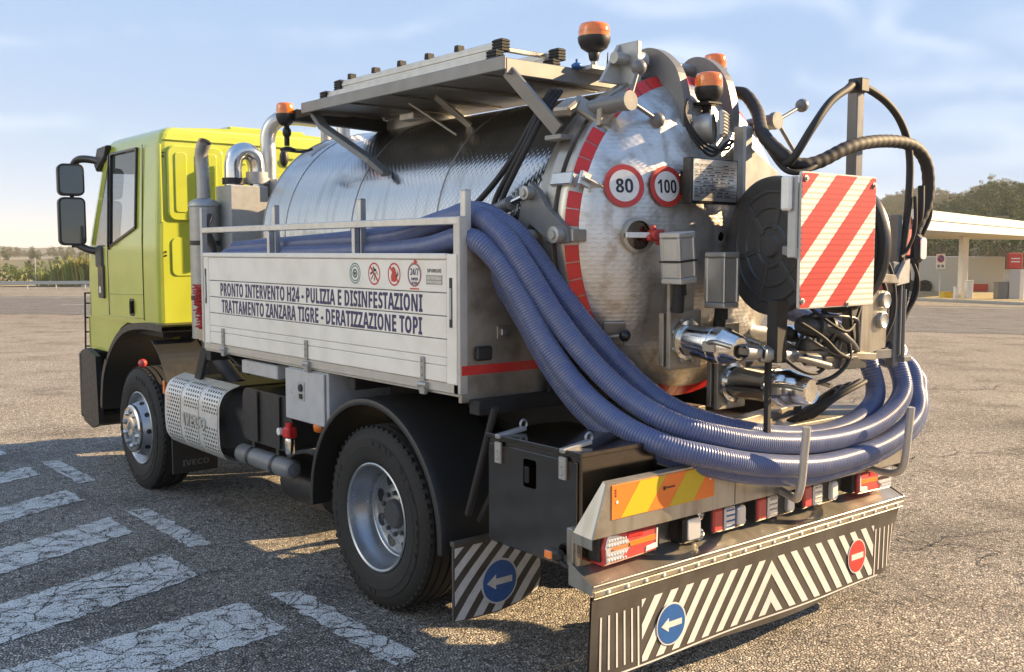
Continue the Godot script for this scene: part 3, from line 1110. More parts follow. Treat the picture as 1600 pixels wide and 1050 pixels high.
	ds.box(V(0, 1.78, -6.60), V(1.95, 0.40, 0.45), 0.08)
	ds.lathe([Vector2(-0.015, 0.20), Vector2(0, 0.215), Vector2(0.015, 0.20), Vector2(0, 0.185), Vector2(-0.015, 0.20)], V(-0.55, 2.08, -6.33), V(0, 0.75, 0.66), 24)
	part(cab, "dashboard", ds, mm.black)
	# black bumper, arch flare, mudguard
	var bm := M.new()
	bm.prism(P2([-7.16, 0.42, -7.13, 1.02, -6.96, 1.06, -6.70, 1.00, -6.66, 0.36, -6.86, 0.30, -7.10, 0.34]), V(-1.13, 0, 0), V(0, 0, 1), V(0, 1, 0), -0.05, 0.0)
	bm.prism(P2([-7.16, 0.42, -7.13, 1.02, -6.96, 1.06, -6.70, 1.00, -6.66, 0.36, -6.86, 0.30, -7.10, 0.34]), V(1.08, 0, 0), V(0, 0, 1), V(0, 1, 0), -0.05, 0.0)
	bm.bb(V(-1.13, 0.34, -7.24), V(1.13, 1.03, -7.12), 0.04)
	bm.bb(V(-1.06, 0.30, -7.2), V(1.06, 0.42, -6.9), 0.02)
	part(t, "front_bumper", bm, mm.plastic)
	var gb := M.new()
	for y: float in [1.12, 1.26, 1.40, 1.52]: gb.rod(V(-0.9, y, -7.13), V(0.9, y, -7.13), 0.014, 6)
	gb.rod(V(-1.075, 1.0, -7.17), V(-1.065, 1.58, -7.165), 0.009, 6)
	for y: float in [1.06, 1.20, 1.34, 1.48, 1.58]: gb.rod(V(-1.07, y, -7.17), V(-0.96, y, -7.10), 0.008, 6)
	part(cab, "front_grille", gb, mm.black)
	for s: float in [-1.0, 1.0]:
		var fl := M.new()
		# ring of the flare over the wheel, from the bumper over the top and down behind
		var path := [V(0, 0.52, -6.52), V(0, 0.80, -6.46), V(0, 1.02, -6.30), V(0, 1.20, -6.05), V(0, 1.30, -5.75), V(0, 1.335, -5.35), V(0, 1.335, -4.96)]
		var sp := spl(path, 5)
		for i in sp.size() - 1:
			var a := sp[i]; var b := sp[i + 1]
			var w0 := s * 1.14; var w1 := s * 0.62
			var up := V(0, 0.055, 0) if i > 8 else V(0, 0.03, -0.05)
			fl.quad_out(V(w0, a.y, a.z), V(w0, b.y, b.z), V(w0, b.y, b.z) + up, V(w0, a.y, a.z) + up, V(s, 0, 0))
			fl.quad_out(V(w0, a.y, a.z), V(w0, b.y, b.z), V(w1, b.y, b.z), V(w1, a.y, a.z), V(0, -1, 0.2))
			fl.quad_out(V(w0, a.y, a.z) + up, V(w0, b.y, b.z) + up, V(w1, b.y, b.z) + up, V(w1, a.y, a.z) + up, V(0, 1, -0.2))
		part(t, "wheel_arch", fl, mm.plastic)
		var mg := M.new()
		var arc := [V(0, 1.26, -5.10), V(0, 1.12, -4.92), V(0, 0.85, -4.76), V(0, 0.55, -4.72), V(0, 0.22, -4.72)]
		var sp2 := spl(arc, 5)
		for i in sp2.size() - 1:
			var a := sp2[i]; var b := sp2[i + 1]
			mg.quad_out(V(s * 1.17, a.y, a.z), V(s * 1.17, b.y, b.z), V(s * 0.80, b.y, b.z), V(s * 0.80, a.y, a.z), V(0, 0, 1))
			mg.quad_out(V(s * 1.17, a.y, a.z - 0.02), V(s * 1.17, b.y, b.z - 0.02), V(s * 0.80, b.y, b.z - 0.02), V(s * 0.80, a.y, a.z - 0.02), V(0, 0, -1))
			mg.quad_out(V(s * 1.17, a.y, a.z), V(s * 1.17, b.y, b.z), V(s * 1.17, b.y, b.z - 0.02), V(s * 1.17, a.y, a.z - 0.02), V(s, 0, 0))
		var mgp := part(t, "front_mudguard", mg, mm.plastic)
		if s < 0:
			text(mgp, "flap_lettering", "IVECO", V(-0.985, 0.30, -4.713), V(1, 0, 0), V(0, 1, 0), 0.22, 0.045, mm.greypaint, 0.002)
	var rl := M.new()
	rl.lathe([Vector2(0, 0.03), Vector2(0.02, 0.036), Vector2(0.045, 0.030), Vector2(0.055, 0.0)], V(-1.15, 1.055, -5.36), V(-0.7, 0, 0.7), 16)
	part(t, "marker_lamp", rl, mm.redlens, "round red marker lamp above the front wheel")
	for q in [V(-1.175, 0.905, -4.84), V(-1.18, 0.83, -4.745)]:
		var rf := M.new()
		rf.box(q, V(0.02, 0.11, 0.035), 0.006)
		part(t, "side_reflector", rf, mm.amber)

func build_wheels(t: Node3D) -> void:
	for spec in [[-5.353, false], [-1.648, true]]:
		for s: float in [-1.0, 1.0]:
			var z: float = spec[0]
			var rear: bool = spec[1]
			var ax := V(s, 0, 0)
			var R := 0.512
			var hang := Node3D.new()
			hang.name = numbered(t, "wheel")
			t.add_child(hang)
			var base := V(s * 1.20, R, z)
			hang.position = base
			gp[hang] = base
			# tyre: tread with grooves, shoulder, bulging wall with mould lines
			var tw := 0.285
			var ty := M.new()
			var prof := [Vector2(-tw, 0.30), Vector2(-tw - 0.012, 0.36), Vector2(-tw - 0.012, 0.43), Vector2(-tw + 0.012, 0.495), Vector2(-tw + 0.035, R - 0.003)]
			for g: float in [-0.215, -0.155, -0.095, -0.045]:
				prof += [Vector2(g - 0.008, R), Vector2(g - 0.005, R - 0.014), Vector2(g + 0.005, R - 0.014), Vector2(g + 0.008, R)]
			prof += [Vector2(-0.030, R - 0.003), Vector2(-0.008, 0.494), Vector2(0.008, 0.455), Vector2(0.011, 0.440), Vector2(0.016, 0.437), Vector2(0.018, 0.40), Vector2(0.021, 0.397), Vector2(0.017, 0.36), Vector2(0.012, 0.330), Vector2(0.004, 0.312), Vector2(-0.008, 0.300)]
			ty.lathe(prof, base, ax, 72)
			for k in 60:   # shoulder blocks
				var a := TAU * k / 60
				var d := V(0, cos(a), sin(a))
				ty.box(base + ax * -0.022 + d * 0.503, V(0.03, 0.014, 0.026), 0.003, Basis(V(1, 0, 0), d, V(1, 0, 0).cross(d)))
			for k in 44:   # raised marks moulded on the wall
				if k % 22 > 15 or k % 5 == 4: continue
				var a := TAU * k / 44
				var d := V(0, cos(a), sin(a))
				ty.box(base + ax * 0.0195 + d * 0.418, V(0.004, 0.026, 0.017 + 0.012 * (k % 3)), 0.001, Basis(V(1, 0, 0), d, V(1, 0, 0).cross(d)))
			part(hang, "tyre", ty, mm.tyre)
			if rear:
				var t2 := M.new()
				var pr := []
				for q in prof: pr.append(q - Vector2(0.33, 0))
				t2.lathe(pr, base, ax, 48)
				part(hang, "tyre", t2, mm.tyre)
			var rm := M.new()
			if rear:
				rm.lathe([Vector2(-0.30, 0.285), Vector2(-0.012, 0.298), Vector2(0.006, 0.306), Vector2(0.010, 0.298), Vector2(0.004, 0.288), Vector2(-0.02, 0.282), Vector2(-0.060, 0.272), Vector2(-0.085, 0.252), Vector2(-0.115, 0.248), Vector2(-0.128, 0.243), Vector2(-0.132, 0.235), Vector2(-0.145, 0.230), Vector2(-0.150, 0.222), Vector2(-0.140, 0.15), Vector2(-0.130, 0.135), Vector2(-0.130, 0.0)], base, ax, 56)
			else:
				rm.lathe([Vector2(-0.28, 0.285), Vector2(-0.012, 0.298), Vector2(0.006, 0.306), Vector2(0.010, 0.298), Vector2(0.004, 0.286), Vector2(-0.025, 0.272), Vector2(-0.035, 0.262), Vector2(-0.030, 0.250), Vector2(-0.010, 0.232), Vector2(0.030, 0.212), Vector2(0.052, 0.195), Vector2(0.052, 0.0)], base, ax, 56)
			var rim := part(hang, "rim", rm, mm.rim)
			for k in (8 if rear else 10):   # hand holes
				var a := TAU * (k + 0.5) / (8 if rear else 10)
				var d := V(0, cos(a), sin(a))
				if rear:
					var hh := M.new()
					hh.lathe([Vector2(-0.02, 0.038), Vector2(0.004, 0.038), Vector2(0.004, 0.0)], base + ax * -0.146 + d * 0.184, ax, 22)
					part(hang, "hand_hole", hh, mm.blackgloss)
				else:
					var nrm := (ax * 0.35 + d * 0.9).normalized()
					var hh := M.new()
					hh.lathe([Vector2(-0.01, 0.021), Vector2(0.003, 0.021), Vector2(0.003, 0.0)], base + ax * 0.004 + d * 0.226, nrm, 14)
					part(hang, "hand_hole", hh, mm.blackgloss)
			var hb := M.new()
			if rear:
				hb.lathe([Vector2(-0.15, 0.088), Vector2(-0.105, 0.080), Vector2(-0.095, 0.07), Vector2(-0.095, 0.0)], base, ax, 28)
				for k in 10:
					var a := TAU * k / 10
					hb.lathe([Vector2(-0.135, 0.015), Vector2(-0.112, 0.013), Vector2(-0.110, 0.0)], base + V(0, cos(a), sin(a)) * 0.118, ax, 6)
				part(hang, "hub", hb, mm.reeldark)
			else:
				hb.lathe([Vector2(0.045, 0.200), Vector2(0.068, 0.198), Vector2(0.080, 0.184), Vector2(0.076, 0.10), Vector2(0.082, 0.088), Vector2(0.084, 0.06), Vector2(0.076, 0.0)], base, ax, 40)
				var hub := part(hang, "hub", hb, mm.chrome)
				for k in 10:
					var a := TAU * k / 10
					var nt := M.new()
					nt.lathe([Vector2(0.070, 0.022), Vector2(0.084, 0.021), Vector2(0.093, 0.014), Vector2(0.094, 0.0)], base + V(0, cos(a), sin(a)) * 0.145, ax, 8)
					part(hang, "wheel_nut", nt, mm.chrome if k % 2 else mm.rim)
	# curved guards over the rear wheels
	for s: float in [-1.0, 1.0]:
		var fd := M.new()
		var cz := -1.625
		var cy := 0.502
		fd.lathe([Vector2(0.46, 0.655), Vector2(0.0, 0.655), Vector2(-0.012, 0.645), Vector2(-0.016, 0.66), Vector2(-0.010, 0.678), Vector2(0.01, 0.684), Vector2(0.05, 0.682), Vector2(0.46, 0.682)], V(s * 1.245, cy, cz), V(-s, 0, 0), 44, deg_to_rad(-93) , deg_to_rad(93), 0.6)
		part(t, "rear_mudguard", fd, mm.plastic)
	# striped flap behind the rear wheel
	build_flap(t)
	# axle, differential, springs
	var ax2 := M.new()
	ax2.rod(V(-1.0, 0.51, -1.648), V(1.0, 0.51, -1.648), 0.07)
	ax2.ball(V(0, 0.51, -1.648), V(0.22, 0.24, 0.24))
	ax2.rod(V(0, 0.55, -1.7), V(0, 0.72, -4.6), 0.05)
	ax2.rod(V(-1.0, 0.48, -5.353), V(1.0, 0.48, -5.353), 0.06)
	for s: float in [-0.45, 0.45]:
		for k in 4:
			ax2.tube(spl([V(s, 0.72, -2.35), V(s, 0.60 - k * 0.018, -1.65), V(s, 0.72, -0.95)], 6), 0.012, 4)
	part(t, "axle", ax2, mm.frame)

# curved slanting bars on a sheet, as outlines in its plane
func bars_clipped(lim: PackedVector2Array, from: float, to: float, step: float, w: float, slope: float, y0: float, y1: float, bend := 0.0) -> Array:
	var r := []
	var x := from
	while x < to:
		var p := PackedVector2Array()
		for i in 7:
			var q := float(i) / 6
			p.append(Vector2(x + slope * q + bend * sin(PI * q), lerpf(y0, y1, q)))
		for i in 7:
			var q := 1.0 - float(i) / 6
			p.append(Vector2(x + w + slope * q + bend * sin(PI * q), lerpf(y0, y1, q)))
		for c in Geometry2D.intersect_polygons(p, lim): r.append(c)
		x += step
	return r

func build_flap(t: Node3D) -> void:
	for s: float in [-1.0, 1.0]:
		var o := V(0, 0, -0.85)
		var lim := P2([-1.255, 0.15, -0.98, 0.145, -0.85, 0.16, -0.70, 0.20, -0.68, 0.26, -0.68, 0.37, -0.78, 0.46, -0.90, 0.515, -1.0, 0.535, -1.255, 0.535])
		if s > 0:
			var m2 := PackedVector2Array()
			for p in lim: m2.append(Vector2(-p.x, p.y))
			lim = m2
		var fm := M.new()
		fm.prism(lim, o - V(0, 0, 0.012), V(1, 0, 0), V(0, 1, 0), 0.012, 0.002)
		fm.bb(V(-1.26 if s < 0 else 0.9, 0.535, -0.875), V(-0.9 if s < 0 else 1.26, 0.56, -0.835), 0.004)
		var f := part(t, "mud_flap", fm, mm.flap, "black mud flap striped white with a round blue arrow sign, behind the left rear wheel" if s < 0 else "")
		var inner := M.inset(lim if s < 0 else lim, 0.008)
		for b in bars_clipped(inner if s < 0 else lim, -1.75 if s < 0 else 0.5, -0.6 if s < 0 else 1.3, 0.118, 0.062, 0.42, 0.12, 0.56, -0.03):
			var bm := M.new()
			bm.sheet(b, o + V(0, 0, 0.0015), V(1, 0, 0), V(0, 1, 0))
			part(f, "white_stripe", bm, mm.flapwhite)
		if s < 0:
			arrow_sign(f, V(-0.965, 0.307, -0.847), V(1, 0, 0), V(0, 1, 0), 0.118)

# round blue sign with a white arrow pointing left
func arrow_sign(par: Node3D, c: Vector3, ux: Vector3, uy: Vector3, r: float) -> void:
	var m := M.new()
	m.prism(disc(0, 0, r, r, 36), c, ux, uy, 0.0015, 0.0)
	var d := part(par, "arrow_sign", m, mm.flapwhite)
	var m2 := M.new()
	m2.prism(disc(0, 0, r * 0.92, r * 0.92, 36), c + ux.cross(uy) * 0.002, ux, uy, 0.001, 0.0)
	part(d, "sign_face", m2, mm.blue)
	var m3 := M.new()
	var k := r * 0.92
	m3.prism(P2([-0.78 * k, 0, -0.24 * k, -0.36 * k, -0.24 * k, -0.15 * k, 0.74 * k, -0.15 * k, 0.74 * k, 0.15 * k, -0.24 * k, 0.15 * k, -0.24 * k, 0.36 * k]), c + ux.cross(uy) * 0.0035, ux, uy, 0.001, 0.0)
	part(d, "sign_arrow", m3, mm.flapwhite)

func build_chassis(t: Node3D) -> void:
	var c := M.new()
	for s: float in [-0.42, 0.42]:
		c.bb(V(s - 0.04, 0.74, -7.0), V(s + 0.04, 1.0, 0.0), 0.006)
		c.bb(V(s - 0.05, 1.0, -4.8), V(s + 0.05, 1.20, -0.2), 0.006)
	for z: float in [-6.6, -5.0, -4.2, -3.2, -2.4, -1.2, -0.3]:
		c.bb(V(-0.42, 0.80, z - 0.05), V(0.42, 0.95, z + 0.05), 0.006)
	for z: float in [-3.9, -2.9, -1.9, -0.75]:   # outriggers below the body
		c.bb(V(-1.2, 1.20, z - 0.04), V(1.2, 1.27, z + 0.04), 0.004)
		c.prism(P2([-0.75, 1.2, 0.75, 1.2, 0.66, 1.60, -0.66, 1.60]), V(0, 0, z), V(1, 0, 0), V(0, 1, 0), 0.02, 0.0)
	c.bb(V(-0.45, 0.55, -6.4), V(0.45, 1.35, -5.5), 0.05)   # engine and gearbox in the dark below
	c.bb(V(-0.25, 0.55, -5.5), V(0.25, 0.95, -4.4), 0.05)
	c.bb(V(-1.04, 1.27, -6.9), V(1.04, 1.355, -5.2), 0.004)
	c.bb(V(-0.95, 1.26, -3.84), V(1.2, 1.30, -0.80), 0.002)
	c.bb(V(0.55, 0.6, -4.6), V(1.15, 1.1, -2.6), 0.05)      # tanks of the right side
	c.bb(V(-0.70, 0.72, -1.05), V(0.75, 1.05, -0.55), 0.02)
	part(t, "chassis", c, mm.frame)
	# exhaust box with its perforated shield
	var ex := M.new()
	ex.prism(rrect(-0.60, 0.50, -0.0, 1.02, 0.14, 5), V(-1.0, 0, -3.68), V(0, 0, 1), V(0, 1, 0), 0.5, 0.02)
	ex.tube(spl([V(-1.05, 0.75, -3.70), V(-1.06, 0.72, -3.54), V(-1.0, 0.70, -3.45), V(-0.8, 0.72, -3.40)], 6), 0.075, 14)
	ex.tube(spl([V(-0.95, 1.0, -4.0), V(-0.95, 1.12, -4.2), V(-0.92, 1.25, -4.55), V(-0.90, 1.5, -4.63)], 6), 0.055, 14)
	var mf := M.new()
	mf.bb(V(-1.16, 0.48, -4.60), V(-0.55, 1.02, -3.62), 0.10)
	mf.tube(spl([V(-1.02, 0.85, -3.70), V(-1.03, 0.78, -3.53), V(-1.0, 0.68, -3.47), V(-0.75, 0.66, -3.44)], 6), 0.10, 16)
	mf.tube(spl([V(-0.92, 0.98, -4.0), V(-0.92, 1.10, -4.25), V(-0.91, 1.30, -4.6), V(-0.90, 1.55, -4.63)], 6), 0.06, 14)
	var muf := part(t, "exhaust_muffler", mf, mm.frame, "grey muffler behind a perforated steel shield")
	# the shield: three bent strips between rows of slots, built as a lattice so that the slots are open
	var sh := M.new()
	var prof := func(v: float) -> Vector3:   # v 0..1 from the lower lip round to the top; x, y
		var pts := [V(-1.04, 0.47, 0), V(-1.17, 0.50, 0), V(-1.232, 0.575, 0), V(-1.245, 0.66, 0), V(-1.247, 0.745, 0), V(-1.245, 0.83, 0), V(-1.238, 0.91, 0), V(-1.19, 0.99, 0), V(-1.08, 1.035, 0)]
		var f := v * 8.0
		var i := mini(int(f), 7)
		var p0: Vector3 = pts[max(i - 1, 0)]; var p1: Vector3 = pts[i]; var p2: Vector3 = pts[i + 1]; var p3: Vector3 = pts[min(i + 2, 8)]
		var u := f - i
		return 0.5 * (2 * p1 + (p2 - p0) * u + (2 * p0 - 5 * p1 + 4 * p2 - p3) * u * u + (3 * p1 - p0 - 3 * p2 + p3) * u * u * u)
	var z0 := -4.66
	var z1 := -3.64
	var nz := 96
	var nv := 46
	for i in nz:
		var fz := float(i) / nz
		for j in nv:
			var hole := false
			var band := fmod(fz * 3.0, 1.0)
			var cell := i % 4
			var rowk := j % 2
			var zone: bool = j > 3 and j < nv - 4 and band > 0.12 and band < 0.90
			if fz > 0.30 and fz < 0.98 and j > 21 and j < 28 and not (fz > 0.72 and false): zone = zone and (fz < 0.33 or fz > 0.98)
			if zone and rowk == 1 and (cell < 2 if (j / 2) % 2 == 0 else cell >= 2): hole = true
			if hole: continue
			var za := lerpf(z0, z1, fz); var zb := lerpf(z0, z1, float(i + 1) / nz)
			var va := float(j) / nv; var vb := float(j + 1) / nv
			var a: Vector3 = prof.call(va); var b: Vector3 = prof.call(vb)
			var off := 0.0
			if band < 0.10 or band > 0.92: off = 0.003
			var ox := V(off, 0, 0)
			sh.quad_out(V(a.x, a.y, za) + ox, V(a.x, a.y, zb) + ox, V(b.x, b.y, zb) + ox, V(b.x, b.y, za) + ox, V(-1, 0.1, 0))
	var shp := part(muf, "perforated_shield", sh, mm.shield, "pale perforated shield with pressed lettering")
	text(shp, "shield_lettering", "IVECO", V(-1.253, 0.745, -4.07), V(0, 0, 1), V(0, 1, 0), 0.42, 0.085, mm.alu, 0.010)
	# dark tank beside it with two straps
	var ad := M.new()
	ad.prism(rrect(-0.36, -0.18, 0.36, 0.18, 0.08, 4), V(-1.165, 0.88, -3.06), V(0, 0, 1), V(0, 1, 0), -0.46, 0.0)
	var adp := part(t, "fluid_tank", ad, mm.plastic, "black plastic tank with two straps")
	for z: float in [-3.18, -2.86]:
		var st := M.new()
		st.bar(V(-1.178, 0.71, z), V(-1.178, 1.04, z), 0.045, 0.012, V(1, 0, 0), 0.003)
		st.bar(V(-1.178, 1.045, z), V(-0.8, 1.075, z), 0.012, 0.045, V(0, 0, 1), 0.003)
		part(adp, "strap", st, mm.black)
	# air vessel slung beneath
	var av := M.new()
	av.lathe([Vector2(-0.40, 0), Vector2(-0.39, 0.045), Vector2(-0.36, 0.066), Vector2(0.36, 0.066), Vector2(0.39, 0.045), Vector2(0.40, 0)], V(-1.14, 0.585, -3.12), V(0, 0, 1), 24)
	var avp := part(t, "air_vessel", av, mm.greypaint)
	for z: float in [-3.30, -2.94]:
		var b2 := M.new()
		b2.lathe([Vector2(-0.02, 0.069), Vector2(0.02, 0.069)], V(-1.14, 0.585, z), V(0, 0, 1), 20)
		b2.bb(V(-1.15, 0.63, z - 0.02), V(-1.09, 0.74, z + 0.02), 0.004)
		part(avp, "clamp_band", b2, mm.black)
	var dv := M.new()
	dv.lathe([Vector2(-0.36, 0), Vector2(-0.35, 0.10), Vector2(-0.28, 0.16), Vector2(0.28, 0.16), Vector2(0.35, 0.10), Vector2(0.36, 0)], V(-0.88, 0.44, -2.85), V(0, 0, 1), 20)
	part(t, "air_vessel", dv, mm.black)
	# filter bowl with the red head
	var fb := M.new()
	fb.lathe([Vector2(-0.10, 0), Vector2(-0.10, 0.028), Vector2(-0.02, 0.034), Vector2(0.0, 0.03)], V(-1.17, 0.80, -2.72), V(0, 1, 0), 14)
	var fbp := part(t, "filter_bowl", fb, mm.chrome)
	var fr := M.new()
	fr.box(V(-1.17, 0.835, -2.72), V(0.07, 0.07, 0.09), 0.012)
	fr.rod(V(-1.17, 0.87, -2.72), V(-1.17, 0.90, -2.72), 0.025)
	part(fbp, "filter_head", fr, mm.red)
	var fw := M.new()
	fw.lathe([Vector2(0, 0.024), Vector2(0.02, 0.024), Vector2(0.024, 0)], V(-1.19, 0.835, -2.80), V(-1, 0, 0), 14)
	part(fbp, "white_cap", fw, mm.white)
	# grey locker under the body
	var lk := M.new()
	lk.bb(V(-1.235, 0.965, -2.60), V(-0.80, 1.275, -2.10), 0.006)
	var lkp := part(t, "locker", lk, mm.boxgrey, "small grey locker with a round lock under the dropside")
	var ld := M.new()
	ld.bb(V(-1.252, 0.958, -2.605), V(-1.238, 1.268, -2.125), 0.004)
	var ldp := part(lkp, "locker_door", ld, mm.boxgrey)
	var lh := M.new()
	lh.bb(V(-1.256, 1.085, -2.435), V(-1.252, 1.20, -2.355), 0.001)
	part(lkp, "lock_plate", lh, mm.greylight)
	var lc := M.new()
	lc.lathe([Vector2(0, 0.024), Vector2(0.01, 0.022), Vector2(0.01, 0)], V(-1.256, 1.163, -2.395), V(-1, 0, 0), 14)
	lc.box(V(-1.259, 1.112, -2.395), V(0.008, 0.03, 0.035), 0.002)
	part(lkp, "lock", lc, mm.black)
	var om := M.new()
	om.lathe([Vector2(0, 0.038), Vector2(0.02, 0.042), Vector2(0.05, 0.034), Vector2(0.06, 0)], V(-1.20, 0.945, -2.235), V(-0.8, 0, -0.6), 16)
	part(t, "marker_lamp", om, mm.amber, "round amber marker lamp beside the rear wheel")
	# folded step, stay and bracket between cab and body
	var sp := M.new()
	sp.bb(V(-1.22, 1.17, -3.30), V(-1.02, 1.26, -2.78), 0.006)
	part(t, "folding_step", sp, mm.boxgrey)
	var sy := M.new()
	sy.bar(V(-1.10, 0.98, -4.35), V(-1.16, 1.30, -4.02), 0.10, 0.03, V(1, 0, 0))
	sy.rod(V(-1.15, 1.28, -3.75), V(-1.10, 1.14, -3.45), 0.012)
	sy.rod(V(-1.20, 0.70, -0.80), V(-1.19, 1.25, -0.60), 0.018)
	sy.bar(V(-1.05, 0.62, -0.90), V(-1.05, 0.85, -0.75), 0.03, 0.03)
	part(t, "stay", sy, mm.frame)
	# broad wooden block at the front of the body
	var wb := M.new()
	wb.bb(V(-1.22, 1.34, -4.02), V(-1.0, 1.42, -3.87), 0.004)
	part(t, "wooden_block", wb, mm.wood)
	# tool locker at the rear corner, of dull polished steel
	var tb := M.new()
	tb.bb(V(-1.198, 0.61, -0.635), V(-0.72, 1.12, 0.0), 0.006)
	var tbp := part(t, "tool_locker", tb, mm.toolbox, "dark polished steel tool locker at the rear left corner")
	var td := M.new()
	td.bb(V(-1.206, 0.62, -0.63), V(-1.199, 1.085, -0.02), 0.003)
	part(tbp, "locker_door", td, mm.toolbox)
	var tl := M.new()
	tl.bb(V(-1.212, 1.11, -0.645), V(-0.70, 1.132, 0.012), 0.003)
	part(tbp, "locker_lid", tl, mm.toolbox)
	for z: float in [-0.545, -0.10]:
		var la := M.new()
		la.bb(V(-1.222, 1.0, z - 0.022), V(-1.206, 1.10, z + 0.022), 0.003)
		la.bar(V(-1.225, 1.125, z), V(-1.06, 1.15, z + 0.01), 0.035, 0.022, Vector3.UP, 0.005)
		la.lathe([Vector2(-0.008, 0.02), Vector2(0, 0.026), Vector2(0.008, 0.02), Vector2(0, 0.014), Vector2(-0.008, 0.02)], V(-1.07, 1.17, z + 0.01), V(0, 0, 1), 12)
		for y: float in [1.025, 1.06]: la.lathe([Vector2(0, 0.009), Vector2(0.005, 0.006), Vector2(0.006, 0)], V(-1.222, y, z), V(-1, 0, 0), 8)
		part(tbp, "latch", la, mm.galv)
	var hd := M.new()
	hd.prism(rrect(-0.045, -0.065, 0.045, 0.065, 0.014), V(-1.206, 0.985, -0.33), V(0, 0, 1), V(0, 1, 0), -0.010, 0.002)
	hd.bar(V(-1.222, 0.945, -0.33), V(-1.222, 1.02, -0.33), 0.03, 0.012, V(1, 0, 0), 0.004)
	part(tbp, "locker_handle", hd, mm.blackgloss)
	var ml := M.new()
	ml.tube(spl([V(-1.20, 0.62, -0.02), V(-1.23, 0.63, -0.06), V(-1.245, 0.665, -0.10)], 5), 0.014, 8)
	ml.box(V(-1.25, 0.675, -0.115), V(0.05, 0.045, 0.10), 0.012)
	var mlp := part(t, "marker_lamp", ml, mm.black, "marker lamp on a short rubber arm below the tool locker")
	var mo := M.new()
	mo.box(V(-1.275, 0.675, -0.125), V(0.012, 0.035, 0.05), 0.006)
	part(mlp, "lens", mo, mm.amber)
	# steel deck below the tank
	var dk := M.new()
	dk.bb(V(-0.70, 1.07, -0.62), V(1.15, 1.10, 0.06), 0.003)
	dk.bb(V(-0.45, 1.10, -0.60), V(0.05, 1.17, -0.36), 0.004)
	dk.bar(V(-0.1, 1.125, -0.06), V(0.62, 1.125, -0.20), 0.08, 0.05, Vector3.UP)
	part(t, "deck", dk, mm.steel_dirty)

